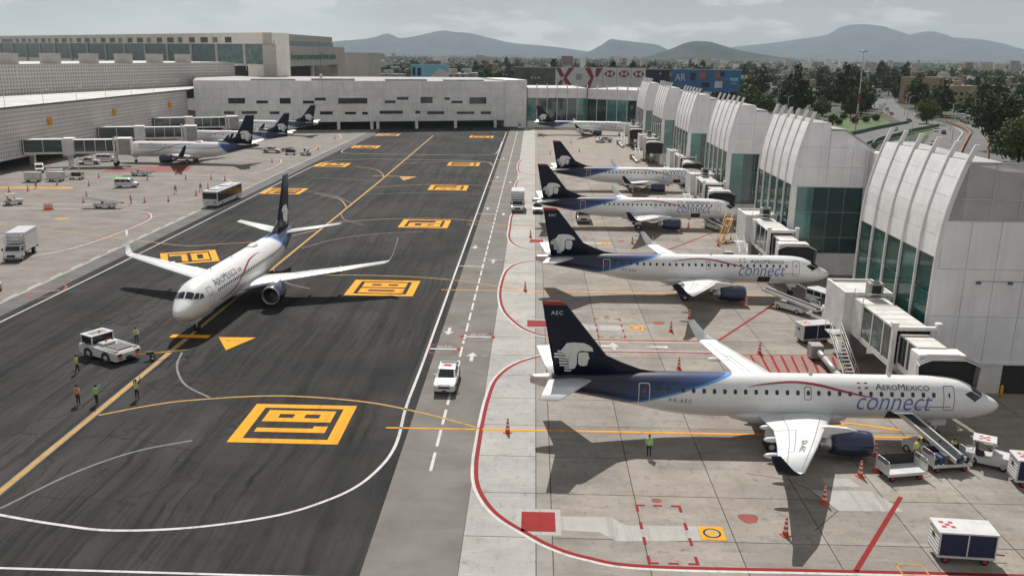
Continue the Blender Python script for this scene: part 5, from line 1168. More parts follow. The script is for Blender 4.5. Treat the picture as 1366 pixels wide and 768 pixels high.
def make_pickup(label):
    T_ = thing('pickup_truck', label, 'pickup')
    shell([(2.55, .42), (2.68, .6), (2.66, .86), (2.5, 1.0), (1.35, 1.12), (1.2, 1.13), (-2.62, 1.13), (-2.66, .55), (-2.5, .42)], .93, .12).build('body', M_VW, T_)
    cabp = [(1.25, 1.1), (.42, 1.70), (.2, 1.77), (-.85, 1.77), (-1.05, 1.68), (-1.18, 1.1)]
    MB().loft([[(x, -.86+(.0 if z < 1.2 else .14), z) for x, z in cabp], [(x, .86-(.0 if z < 1.2 else .14), z) for x, z in cabp]]).build('cab', M_VW, T_)
    pane4(T_, [(1.17, -.70, 1.18), (1.17, .70, 1.18), (.49, .60, 1.68), (.49, -.60, 1.68)], nm='windscreen')
    bm_ = pane4(T_, [(-1.19, -.6, 1.2), (-1.19, .6, 1.2), (-1.09, .56, 1.64), (-1.09, -.56, 1.64)], nm='rear_window')
    for s in (1, -1):
        for a, b, c, d in ((1.05, .1, .1, .42), (.02, -1.02, -.92, .02)):
            yv = lambda z: s*(.862-(z-1.2)*.24+.004)
            pane4(T_, [(a, yv(1.18), 1.18), (b, yv(1.18), 1.18), (c, yv(1.64), 1.64), (d, yv(1.64), 1.64)], nm='side_window')
        for x in (1.72, -1.68):
            wheel(T_, x, s*.82, .38, .25); MB().lathe([(-.03, .46), (.03, .46)], 'y', (x, s*.915, .42), 18, cap0=True, cap1=True).build('wheel_arch', M_VD, T_)
        MB().bbox(.82, 1.0, s*1.02-.1, s*1.02+.1, 1.2, 1.36, .03).build('mirror', M_VW, T_); MB().bbox(2.5, 2.68, s*.7-.2, s*.7+.2, .78, .95, .04).build('headlight', M_HEADL, T_)
        MB().box(-2.5, -1.25, s*.86-.05, s*.86+.05, 1.13, 1.32).build('bed_side', M_VW, T_)
    MB().box(-2.62, -2.52, -.86, .86, 1.13, 1.3).build('tailgate', M_VW, T_); MB().box(-2.5, -1.22, -.80, .80, 1.131, 1.15).build('bed_floor', M_VD, T_)
    MB().box(2.66, 2.70, -.48, .48, .68, .88).build('grille', M_VD, T_); MB().bbox(2.55, 2.74, -.88, .88, .42, .6, .04).build('bumper', M_VW, T_); MB().box(2.741, 2.75, -.2, .2, .46, .58).build('number_plate', M_PLATE, T_)
    pane4(T_, [(.05, -.48, 1.776), (.05, .48, 1.776), (-.12, .48, 1.776), (-.12, -.48, 1.776)], M_RCHK, 'roof_mark')
    for y in (-.33, .33): pane4(T_, [(-.5, y-.15, 1.776), (-.5, y+.15, 1.776), (-.64, y+.15, 1.776), (-.64, y-.15, 1.776)], M_RCHK, 'roof_mark')
    MB().bbox(-.34, -.22, -.3, .3, 1.77, 1.86, .02).build('light_bar', M_LAMP, T_)
    return T_
pk = make_pickup('white pickup with red roof marks driving on the service road')
place(pk, (-7.25, 73.2, 0), radians(-91)); pk['group'] = 'white pickups'
place(pk, (-76.0, 255.3, 0), radians(0), 'white pickup parked in front of the docked airliner tail beside an open cart', 'white pickups')
place(pk, (24.2, 303, 0), radians(180), 'white pickup by the jet parked at the glass terminal end', 'white pickups')
place(pk, (-113.5, 222.5, 0), radians(15), 'white pickup beneath the bridge of the perforated concourse', 'white pickups')
def make_bus(label):
    T_ = thing('apron_bus', label, 'bus'); L_, w = 12.6, 1.48
    MB().bbox(-L_/2, L_/2, -w, w, .32, 1.15, .12).build('lower_body', M_VW, T_); MB().bbox(-L_/2, L_/2, -w, w, 2.72, 3.05, .12).build('roof', M_VW, T_); MB().box(-L_/2+.25, L_/2-.25, -w+.12, w-.12, 1.1, 2.75).build('cabin', M_VD, T_)
    for s in (1, -1):
        for k in range(8):
            x0 = -L_/2+.1+k*(L_-.2)/8; MB().box(x0+.04, x0+(L_-.2)/8-.04, s*w-.05, s*w+.012, 1.16, 2.71).build('side_window', M_VGL, T_)
        for x in (-4.0, 3.6): wheel(T_, x, s*(w-.14), .48, .3)
        MB().box(-L_/2-.02, -L_/2+.14, s*w-.14 if s > 0 else s*w, s*w if s > 0 else s*w+.14, 1.1, 2.75).build('corner_post', M_VW, T_); MB().box(L_/2-.14, L_/2+.01, s*w-.14 if s > 0 else s*w, s*w if s > 0 else s*w+.14, 1.1, 2.75).build('corner_post', M_VW, T_)
    MB().box(-L_/2-.012, -L_/2+.05, -w+.2, w-.2, 1.62, 2.68).build('rear_window', M_VGL, T_); MB().box(-L_/2-.01, -L_/2+.05, -w+.15, w-.15, 1.1, 1.60).build('rear_panel', M_VW, T_); MB().box(L_/2-.05, L_/2+.012, -w+.2, w-.2, 1.2, 2.65).build('windscreen', M_VGL, T_)
    checks(T_, -L_/2-.016, -.85, 1.0, .2, 'x')
    for x0, x1 in ((-4.6, -2.0), (.4, 3.4)): MB().bbox(x0, x1, -1.0, 1.0, 3.05, 3.22, .06).build('roof_unit', M_VW, T_)
    MB().box(-2.5, -2.4, -w+.1, w-.1, 3.052, 3.07).build('roof_seam', M_VG, T_)
    bm = text_faces('61', .42); bm_to_mb(bm, lambda x, y: (-L_/2-.03, -(-1.1+x)-2*.02-1.0+.6, .85+y)).build('fleet_number', M_VD, T_); bm.free()
    return T_
place(make_bus('white low-floor apron bus with dark side windows beside the taxi lane'), (-60.1, 168.0, 0), radians(88))
def make_box_truck(label, L_=7.6, raise_=0.):
    T_ = thing('box_truck', label, 'truck'); xb = L_/2-2.3
    MB().bbox(-L_/2, xb, -1.22, 1.22, 1.1+raise_, 3.75+raise_, .05).build('cargo_box', M_VW, T_); MB().box(-L_/2+.1, xb+2.0, -.55, .55, .6, .95).build('chassis', M_VD, T_); MB().box(-L_/2+.6, xb-.6, -.8, .8, .95, 1.1+raise_-.01).build('lift_frame', M_VG, T_)
    for z in (1.16+raise_, 3.6+raise_):
        for s in (1, -1): MB().box(-L_/2, xb, s*1.225-.02, s*1.225+.02, z, z+.1).build('box_rail', M_FRAME, T_)
    MB().add([(xb+.015, -1.1, 1.9+raise_), (xb+.015, 1.1, 1.9+raise_), (xb+.015, 1.1, 3.3+raise_), (xb+.015, -1.1, 3.3+raise_)], [(0, 1, 2, 3)]).build('front_door', M_FRAME, T_)
    MB().box(xb, xb+1.1, -1.1, 1.1, 2.45+raise_, 2.55+raise_).build('platform', M_STEEL, T_)
    for p0, p1 in (((xb+1.05, -1.05, 2.5), (xb+1.05, -1.05, 3.5)), ((xb+1.05, 1.05, 2.5), (xb+1.05, 1.05, 3.5)), ((xb+1.05, -1.05, 3.5), (xb+1.05, 1.05, 3.5)), ((xb+1.05, -1.05, 3.0), (xb+1.05, 1.05, 3.0)), ((xb, -1.05, 3.5), (xb+1.05, -1.05, 3.5)), ((xb, 1.05, 3.5), (xb+1.05, 1.05, 3.5))):
        MB().tube(Vector(p0)+Vector((0, 0, raise_)), Vector(p1)+Vector((0, 0, raise_)), .035, .035, 6).build('platform_rail', M_FRAME, T_)
    shell([(xb+.12, .55), (xb+2.2, .5), (xb+2.35, .7), (xb+2.3, 1.18), (xb+1.55, 1.42), (xb+1.15, 2.15), (xb+.95, 2.25), (xb+.15, 2.25)], 1.08, .12).build('cab', M_VW, T_)
    pane4(T_, [(xb+1.53, -.92, 1.5), (xb+1.53, .92, 1.5), (xb+1.22, .86, 2.08), (xb+1.22, -.86, 2.08)], nm='windscreen')
    for s in (1, -1):
        pane4(T_, [(xb+.35, s*1.085, 1.45), (xb+1.35, s*1.085, 1.45), (xb+1.08, s*1.085, 2.05), (xb+.4, s*1.085, 2.05)], nm='side_window'); wheel(T_, xb+1.35, s*.95, .46, .28); wheel(T_, -L_/2+1.4, s*.9, .46, .42)
        MB().bbox(xb+1.5, xb+1.62, s*1.25-.1, s*1.25+.1, 1.5, 1.9, .03).build('mirror', M_VD, T_); MB().bbox(xb+2.25, xb+2.37, s*.75-.18, s*.75+.18, .85, 1.05, .03).build('headlight', M_HEADL, T_)
    MB().box(xb+2.33, xb+2.38, -.5, .5, .75, 1.1).build('grille', M_VD, T_); MB().bbox(xb+2.2, xb+2.42, -1.05, 1.05, .42, .65, .04).build('bumper', M_VG, T_); MB().bbox(-L_/2-.12, -L_/2, -1.1, 1.1, .75, 1.1, .03).build('tail_lift', M_VG, T_)
    return T_
bt = make_box_truck('white high-lift catering truck standing alone by the perforated concourse')
place(bt, (-72.0, 119.3, 0), radians(-78)); bt['group'] = 'white box trucks'
checks(bt, -1.2, 1.0, 2.0, .001)
for o in [c for c in bt.children if c.name.startswith('emblem_check')]: bpy.data.objects.remove(o)
place(bt, (-2.75, 165.0, 0), radians(-90), 'white box truck standing on the red border beside the service road', 'white box trucks')
place(bt, (9.0, 155.2, 0), radians(-90), 'white box truck half hidden behind the tail of the jet marked EAC', 'white box trucks')
place(bt, (-8, 349.5, 0), radians(8), 'white box truck parked under the white terminal wall by the jet tail', 'white box trucks')
def make_van(label):
    T_ = thing('van', label, 'van')
    shell([(2.2, .38), (2.3, .6), (2.22, .95), (1.5, 1.15), (.85, 1.82), (.6, 1.92), (-2.2, 1.95), (-2.3, 1.8), (-2.32, .5), (-2.2, .38)], .9, .14).build('body', M_VW, T_)
    pane4(T_, [(1.50, -.72, 1.2), (1.50, .72, 1.2), (.92, .66, 1.79), (.92, -.66, 1.79)], nm='windscreen')
    for s in (1, -1):
        for a, b in ((.15, 1.2), (-.95, .05), (-2.1, -1.05)): pane4(T_, [(a, s*.905, 1.2), (b if b < 1 else 1.3, s*.905, 1.2), (min(b, .85), s*.905, 1.72), (a, s*.905, 1.72)], nm='side_window')
        wheel(T_, 1.45, s*.78, .34, .22); wheel(T_, -1.45, s*.78, .34, .22); MB().bbox(2.12, 2.3, s*.66-.16, s*.66+.16, .75, .92, .03).build('headlight', M_HEADL, T_)
    MB().box(2.28, 2.33, -.4, .4, .62, .8).build('grille', M_VD, T_); MB().bbox(2.18, 2.36, -.85, .85, .36, .55, .04).build('bumper', M_VD, T_); return T_
vn = make_van('white van beside the truck at the service road border')
place(vn, (1.0, 163, 0), radians(-90)); vn['group'] = 'white vans'
place(vn, (-117.5, 206.5, 0), radians(-60), 'white van at the foot of the perforated wall', 'white vans'); place(vn, (-112.2, 229, 0), radians(20), 'white van behind the mobile stair under the glazed bridge', 'white vans')
place(vn, (35.0, 101.5, 0), radians(-60), 'white van by the base wall in front of the jet marked EAC', 'white vans')
place(vn, (27.2, 208, 0), radians(185), 'white van beyond the jet parked past the yellow stair', 'white vans')
# pushback tug: low flat deck with a cab at the front corner
def make_tug(label):
    T_ = thing('pushback_tug', label, 'tug')
    shell([(-2.75, .42), (2.7, .42), (2.85, .8), (2.75, 1.45), (1.0, 1.55), (-.6, 1.5), (-2.6, 1.42), (-2.8, 1.2)], 1.38, .16, .04).build('body', M_VW, T_)
    for s in (1, -1):
        MB().box(-2.55, .55, s*1.02-.22, s*1.02+.22, 1.5, 1.53).build('deck_tread', M_VG, T_)
        for x in (1.35, -1.25):
            wheel(T_, x, s*1.2, .56, .4); MB().lathe([(-.02, .68), (.02, .68)], 'y', (x, s*1.376, .6), 20, cap0=True, cap1=True).build('wheel_arch', M_VD, T_)
        MB().box(-2.81, -2.77, s*.95-.22, s*.95+.22, .95, 1.25).build('rear_light', M_VD, T_); checks(T_, -2.83, s*.9, .72, .12, 'x')
    MB().box(-2.3, -.35, -.72, .72, 1.44, 1.54).build('engine_bay', M_VD, T_)
    for k in range(3): MB().box(-2.0+.55*k, -1.75+.55*k, -.7, .7, 1.545, 1.57).build('deck_slat', M_VG, T_)
    MB().bbox(-.2, .75, -.62, .75, 1.55, 1.82, .04).build('hood', M_VW, T_); MB().lathe([(1.82, .12), (2.0, .1)], 'z', (.3, .1, 0), 10, cap1=True).build('beacon', M_LAMP, T_)
    # cab with posts, glass and roof
    for x in (1.0, 2.55):
        for y in (-1.15, 1.1): MB().box(x-.05, x+.05, y-.05, y+.05, 1.5, 2.45).build('cab_post', M_VW, T_)
    MB().bbox(.9, 2.68, -1.25, 1.2, 2.45, 2.58, .05).build('cab_roof', M_VW, T_); MB().box(1.3, 2.2, -.8, .8, 2.585, 2.6).build('roof_hatch', M_VG, T_); MB().lathe([(2.58, .13), (2.8, .1)], 'z', (1.5, -.1, 0), 10, cap1=True).build('beacon', M_LAMP, T_)
    pane4(T_, [(2.58, -1.08, 1.55), (2.58, 1.05, 1.55), (2.58, 1.05, 2.42), (2.58, -1.08, 2.42)], nm='windscreen'); pane4(T_, [(.98, -1.08, 1.6), (.98, 1.05, 1.6), (.98, 1.05, 2.42), (.98, -1.08, 2.42)], nm='rear_window')
    for y in (-1.17, 1.12): pane4(T_, [(1.08, y, 1.6), (2.48, y, 1.6), (2.48, y, 2.42), (1.08, y, 2.42)], nm='side_window')
    MB().bbox(1.4, 1.95, -.85, -.3, 1.5, 2.1, .08).build('seat', M_VD, T_)
    MB().box(-2.95, -2.78, -.3, .3, .5, .8).build('hitch', M_VD, T_)
    return T_
tg = place(make_tug('white pushback tug with flat deck and open cab'), (-40.15, 78.75, 0), radians(151)); tg.scale = (1, 1, .84)
def make_towbar(label):
    T_ = thing('towbar', label, 'towbar')
    MB().tube((0, 0, .62), (4.9, 0, .55), .075, .06, 10).build('bar', M_YV, T_); MB().tube((1.75, -.5, .3), (1.75, .5, .3), .05, .05, 8).build('axle', M_VD, T_); MB().bar((1.4, 0, .6), (1.75, 0, .3), .12, .1).build('strut', M_VD, T_)
    for s in (1, -1): wheel(T_, 1.75, s*.42, .24, .14)
    MB().bbox(1.2, 1.9, -.16, .16, .6, .82, .03).build('damper', M_VD, T_); MB().tube((4.9, -.28, .5), (4.9, .28, .5), .06, .06, 8).build('head_yoke', M_VD, T_); MB().lathe([(-.06, .06), (-.06, .16), (.06, .16), (.06, .06)], 'z', (-.1, 0, .62), 12, cap0=True, cap1=True).build('tow_eye', M_VD, T_); return T_
place(make_towbar('long yellow towbar on small wheels hitched behind the tug'), (-37.45, 77.5, 0), radians(25))
def make_tractor(label):
    T_ = thing('baggage_tractor', label, 'tractor')
    shell([(-1.45, .3), (1.5, .3), (1.62, .55), (1.55, .98), (.35, 1.05), (.2, .75), (-.75, .75), (-.9, 1.0), (-1.5, 1.0)], .72, .1).build('body', M_VW, T_)
    for x in (.25, -1.05):
        for y in (-.6, .6): MB().tube((x, y, .95), (x, y, 1.95), .035, .035, 6).build('roof_post', M_FRAME, T_)
    MB().bbox(-1.15, .4, -.72, .72, 1.95, 2.03, .03).build('roof', M_VW, T_); checks(T_, -.4, 0, 2.036, .24)
    MB().bbox(-.75, -.3, -.45, .45, .75, 1.0, .05).build('seat', M_VD, T_); MB().bbox(-.9, -.75, -.45, .45, .9, 1.45, .05).build('seat_back', M_VD, T_); MB().tube((.1, .25, 1.0), (-.15, .25, 1.25), .03, .03, 6).build('steering_column', M_VD, T_)
    pane4(T_, [(.27, -.56, 1.05), (.27, .56, 1.05), (.25, .56, 1.93), (.25, -.56, 1.93)], nm='windscreen')
    for s in (1, -1):
        wheel(T_, 1.0, s*.62, .32, .2); wheel(T_, -1.0, s*.62, .36, .24); MB().bbox(1.5, 1.62, s*.45-.12, s*.45+.12, .62, .8, .03).build('headlight', M_HEADL, T_)
    MB().box(-1.62, -1.5, -.12, .12, .35, .55).build('hitch', M_VD, T_); return T_
tr = make_tractor('white baggage tractor with red chequered roof at the head of the cart train'); TG = 'baggage tractors'
place(tr, (33.5, 59.5, 0), radians(-28)); tr['group'] = TG
place(tr, (-64.9, 250.4, 0), radians(170), 'white baggage tractor by the cone near the taxi lane edge', TG); place(tr, (-97.8, 161.8, 0), radians(35), 'white baggage tractor beside the green stand patch by the perforated concourse', TG); place(tr, (-64.7, 100.2, 0), radians(-80), 'white baggage tractor at the taxi lane edge beside the catering truck', TG); place(tr, (22.5, 301, 0), radians(190), 'white baggage tractor beside the pickup at the glass terminal end', TG)
def make_cart(label, load):
    T_ = thing('baggage_cart', label, 'cart')
    MB().box(-1.5, 1.5, -.78, .78, .52, .62).build('deck', M_VW, T_); MB().box(-1.52, 1.52, -.8, -.77, .45, .66).build('side_rail', M_VW, T_); MB().box(-1.52, 1.52, .77, .8, .45, .66).build('side_rail', M_VW, T_)
    for sx in (-1, 1):
        x = sx*1.48; MB().path([(x, -.76, .6), (x, -.76, 1.42), (x, -.6, 1.52), (x, .6, 1.52), (x, .76, 1.42), (x, .76, .6)], .035, 6).build('end_frame', M_FRAME, T_); MB().box(x-.012, x+.012, -.72, .72, .64, 1.2).build('end_panel', M_VW, T_)
        MB().tube((x, -.74, 1.34), (x, .74, 1.34), .02, .02, 6).build('end_bar', M_FRAME, T_)
        for y in (-.62, .62): wheel(T_, sx*1.05, y, .24, .16, M_RCHK)
    MB().box(-1.45, 1.45, .74, .768, .62, 1.45).build('curtain', M_BELT, T_); MB().tube((1.5, 0, .4), (2.3, 0, .35), .04, .04, 6).build('drawbar', M_VD, T_)
    if load:
        for k in range(7):
            x = -1.2+.4*k; MB().bbox(x-.17, x+.17, -.62, .2+.1*(k % 2), .621, 1.05+.12*((k*7) % 3), .05).build('suitcase', M_LUG[k % 6], T_)
            if k % 2: MB().bbox(x-.3, x+.15, .25, .7, .621, .95, .05).build('suitcase', M_LUG[(k+2) % 6], T_)
    return T_
CG = 'open baggage carts'
c1 = make_cart('open white baggage cart, empty, end of the cart train', False); place(c1, (26.35, 57.3, 0), radians(12)); c1['group'] = CG
c2 = make_cart('open white baggage cart loaded with dark suitcases', True); place(c2, (30.15, 58.8, 0), radians(10)); c2['group'] = CG
place(c1, (34.2, 99.0, 0), radians(25), 'open white baggage cart before the nose of the jet marked EAC', CG); place(c1, (-69.2, 250.2, 0), radians(5), 'open white cart between the pickup and tractor near the taxi lane edge', CG); place(c1, (-103.0, 195.5, 0), radians(0), 'open white cart at the end of the white service boxes by the perforated concourse', CG)
def make_closed_cart(label):
    T_ = thing('covered_cart', label, 'cart')
    MB().box(-1.62, 1.62, -.82, .82, .42, .56).build('chassis', M_VW, T_); MB().bbox(-1.7, 1.7, -.9, .9, 1.98, 2.08, .04).build('roof', M_VW, T_)
    for x in (-1.6, 1.6): MB().box(x-.03, x+.03, -.8, .8, .56, 1.98).build('end_wall', M_VW, T_)
    for k in range(6):
        for x in (-1.64, 1.64): MB().box(x-.012, x+.012, -.78, .78, .62+.23*k, .66+.23*k).build('end_rib', M_FRAME, T_)
    for s in (1, -1):
        for a, b in ((-1.54, -.03), (.03, 1.54)): MB().box(a, b, s*.79-.02, s*.79+.02, .6, 1.94).build('curtain', M_NAVC, T_)
        for x in (-1.58, 0, 1.58): MB().box(x-.035, x+.035, s*.81-.02, s*.81+.02, .56, 1.98).build('post', M_VW, T_)
        for x in (-1.1, 1.1): wheel(T_, x, s*.66, .24, .16, M_RCHK)
    checks(T_, -.95, .1, 2.085, .26); MB().tube((1.62, 0, .4), (2.5, 0, .32), .04, .04, 6).build('drawbar', M_VD, T_); MB().box(-1.665, -1.645, -.1, .25, 1.35, 1.6).build('placard', M_VD, T_); return T_
cc = make_closed_cart('white covered baggage cart with navy side curtains and red roof checks'); place(cc, (25.7, 46.9, 0), radians(-4)); cc['group'] = 'covered baggage carts'
place(cc, (35.4, 56.6, 0), radians(-8), 'white covered baggage cart behind the tractor of the cart train', 'covered baggage carts'); place(cc, (29.4, 87.8, 0), radians(15), 'white covered cart between the boarding bridge and the hatched zone', 'covered baggage carts')
for x, y, r, l in ((-110.4, 191.2, 10, 'white covered service box nearest the yellow stand patch'), (-106.0, 192.6, 5, 'white covered service box by the perforated concourse beside the open cart'), (-108.4, 196.5, 12, 'white covered service box behind two others by the perforated concourse'), (33.0, 93.0, 80, 'white covered cart against the boarding bridge pedestal')): 
    o = place(cc, (x, y, 0), radians(r), l, 'covered baggage carts')
    for c in o.children:
        if c.name.startswith('curtain'): c.material_slots[0].link = 'OBJECT'; c.material_slots[0].material = M_VW
def make_belt(label, mat=M_VW, ang=19, BL=7.4):
    T_ = thing('belt_loader', label, 'belt loader'); ca, sa = cos(radians(ang)), sin(radians(ang))
    shell([(-2.2, .35), (1.6, .35), (1.7, .6), (1.6, .9), (-2.1, .9), (-2.25, .7)], .75, .08).build('body', mat, T_)
    P = lambda t, y, z: (-BL*.5+t*ca, y, .95+t*sa+z)
    MB().loft([[P(0, -.42, 0), P(0, .42, 0), P(0, .42, .16), P(0, -.42, .16)], [P(BL, -.42, 0), P(BL, .42, 0), P(BL, .42, .16), P(BL, -.42, .16)]]).build('conveyor', M_BELT, T_)
    for s in (1, -1): MB().loft([[P(-.1, s*.42, -.05), P(-.1, s*.56, -.05), P(-.1, s*.56, .24), P(-.1, s*.42, .24)], [P(BL+.1, s*.42, -.05), P(BL+.1, s*.56, -.05), P(BL+.1, s*.56, .24), P(BL+.1, s*.42, .24)]]).build('side_rail', M_VW if mat != M_YV else M_YV, T_)
    for s in (1, -1):
        MB().bar((-1.0, s*.4, .9), P(3.4, s*.4, 0), .08, .08).build('lift_arm', M_VG, T_); wheel(T_, 1.1, s*.66, .33, .22); wheel(T_, -1.5, s*.66, .33, .22)
    MB().bbox(.3, .75, -.72, -.35, .9, 1.2, .05).build('seat', M_VD, T_); return T_
bl = make_belt('white belt loader raised to the open hold of the jet marked AEC', M_VW, 17, 5.6); place(bl, (29.5, 60.6, 0), radians(116)); bl['group'] = 'belt loaders'
bl2 = make_belt('white flatbed belt loader parked below the nose of the jet marked EAC', M_VW, 6); place(bl2, (30.2, 99.2, 0), radians(128)); bl2['group'] = 'belt loaders'
place(bl2, (-79.5, 159.5, 0), radians(175), 'low belt loader standing alone by the perforated concourse borders', 'belt loaders'); place(bl2, (-92.0, 203.0, 0), radians(175), 'low belt loader on the green patch near the docked airliner', 'belt loaders'); place(bl2, (31.0, 149.0, 0), radians(110), 'belt loader under the nose of the jet with the yellow stair', 'belt loaders')
# open hold door and dark hold on the near jet
def hold(o):
    q = [(z, -(1.51*sqrt(1-((z-3.3)/1.72)**2)+.02)) for z in (1.9, 2.1, 2.3, 2.5, 2.7)]
    MB().add([(x, y, z) for z, y in q for x in (-9.1, -7.6)], [(2*i, 2*i+1, 2*i+3, 2*i+2) for i in range(4)]).build('hold_opening', M_VOID, o)
hold(j1); MB().add([(-9.0, -1.45, 2.78), (-7.6, -1.45, 2.78), (-7.6, -2.5, 2.95), (-9.0, -2.5, 2.95)], [(0, 1, 2, 3)]).build('hold_door', M_AIRW, j1)
for jj in (j2, j3, j4): hold(jj)
def make_steps(label):
    T_ = thing('mobile_stair', label, 'stairs')
    for k in range(12): MB().box(-2.6+.36*k, -2.3+.36*k, -.5, .5, .35+.24*k, .39+.24*k).build('tread', M_YV, T_)
    for s in (1, -1):
        a, b = Vector((-2.7, s*.55, .25)), Vector((1.8, s*.55, 3.25)); MB().bar(a, b, .06, .2).build('stringer', M_YV, T_)
        MB().tube(a+Vector((0, 0, 1)), b+Vector((0, 0, 1)), .04, .04, 6).build('handrail', M_YV, T_)
        for f in (0, .33, .66, 1): c = a.lerp(b, f); MB().tube(c, c+Vector((0, 0, 1)), .03, .03, 6).build('baluster', M_YV, T_)
        MB().tube((1.7, s*.5, .2), (1.7, s*.5, 3.2), .05, .05, 6).build('leg', M_YV, T_); MB().bar((-2.4, s*.5, .25), (1.8, s*.5, .25), .08, .1).build('base_rail', M_YV, T_); wheel(T_, -1.6, s*.6, .22, .14); wheel(T_, 1.4, s*.6, .22, .14)
    MB().box(1.6, 2.6, -.55, .55, 3.2, 3.26).build('platform', M_YV, T_); return T_
place(make_steps('yellow mobile stair leading up to the jet nose'), (31.0, 139.0, 0), radians(64))
ws = make_steps('white mobile stair standing by the vans under the glazed bridge')
for c in ws.children:
    if c.type == 'MESH' and not c.name.startswith('wheel'): c.data.materials[0] = M_BRW
place(ws, (-107.0, 201.0, 0), radians(20))
# service truck with clutter by the perforated concourse
st = make_van('white service truck with open gear by the perforated concourse'); st.name = 'service_truck'; st['category'] = 'truck'; place(st, (-86.9, 185.3, 0), radians(10))
gl = pk
# ------------------------------------------------------------------ striped cones
def make_cone():
    T_ = thing('traffic_cone', 'orange and white striped traffic cone on the apron', 'cone', group='striped cones')
    MB().bbox(-.27, .27, -.27, .27, 0, .07, .02).build('base', M_ORG, T_)
    zs = [.07, .3, .45, .62, .77, .94, 1.06, 1.2]; rr_ = lambda z: .20-.135*z/1.2
    for i, (a, b) in enumerate(zip(zs[:-1], zs[1:])): MB().lathe([(a, rr_(a)), (b, rr_(b))], 'z', (0, 0, 0), 14, cap1=(i == 6)).build('band', M_ORG if i % 2 == 0 else M_CONEW, T_)
    return T_
cone = make_cone()
RC = [(-1.6, 63.3), (19.7, 53.2), (16.0, 49.0), (23.5, 57.2), (25.0, 58.1), (25.8, 60.6), (14.1, 78.6), (22.9, 83.6), (-.7, 105.9), (15.1, 90.3), (17.9, 95.2), (25.4, 100.2), (25.1, 101.8), (29.1, 135.1), (19.0, 135.9), (24.6, 145.5), (26.8, 148.9), (15.8, 135.6), (-.2, 139.2), (4.7, 152.5), (5.6, 212.5), (22.9, 213.2), (22.2, 212.6), (23.5, 212.9), (2.0, 178), (21.5, 188), (23.0, 190.5), (18.6, 128.5), (5, 262), (14, 270), (12.5, 297), (3.5, 318), (22, 318)]
for x, y in RC:
    near = 'on the service road side of the stand border' if x < 3 else 'around the wing of the jet marked AEC' if y < 70 else 'between the jets marked AEC and EAC' if y < 104 else 'round the jet with the yellow stair' if y < 160 else 'among the gates beyond the yellow stair' if y < 240 else 'near the glass terminal end'
    place(cone, (x, y, 0), random.uniform(0, 3), 'orange and white striped traffic cone '+near, 'striped cones')
LCN = [(-95.5, 186.1), (-87.2, 196.4), (-79.3, 198.6), (-73.7, 199.3), (-69.8, 197.2), (-69.1, 184.6), (-68.2, 175.4), (-70.7, 167.6), (-74.8, 166.3), (-86.2, 165.2), (-99.5, 198.8), (-102.6, 186.4), (-69.1, 231.8), (-89, 172), (-64.6, 264), (-67.5, 300), (-104.2, 178), (-107, 176), (-84.5, 206), (-91, 207)]
for x, y in LCN:
    near = 'close to the apron bus' if x > -76 and y < 202 else 'near the docked airliner tail' if x > -76 else 'near the white service boxes' if x < -94 else 'between the belt loader and the docked airliner'
    place(cone, (x, y, 0), random.uniform(0, 3), 'orange and white striped traffic cone '+near, 'striped cones')
for i in range(6): place(cone, (-88.9+.55*(i % 3), 156.4+.5*(i//3), 0), .2*i, 'orange and white striped cone in the tight cluster by the perforated concourse', 'striped cones')
line('lead_mark', apron, M_YEL, [(22.4, 64.9), (25.9, 66.6), (29.5, 65.4)], .32, Z3+.005)

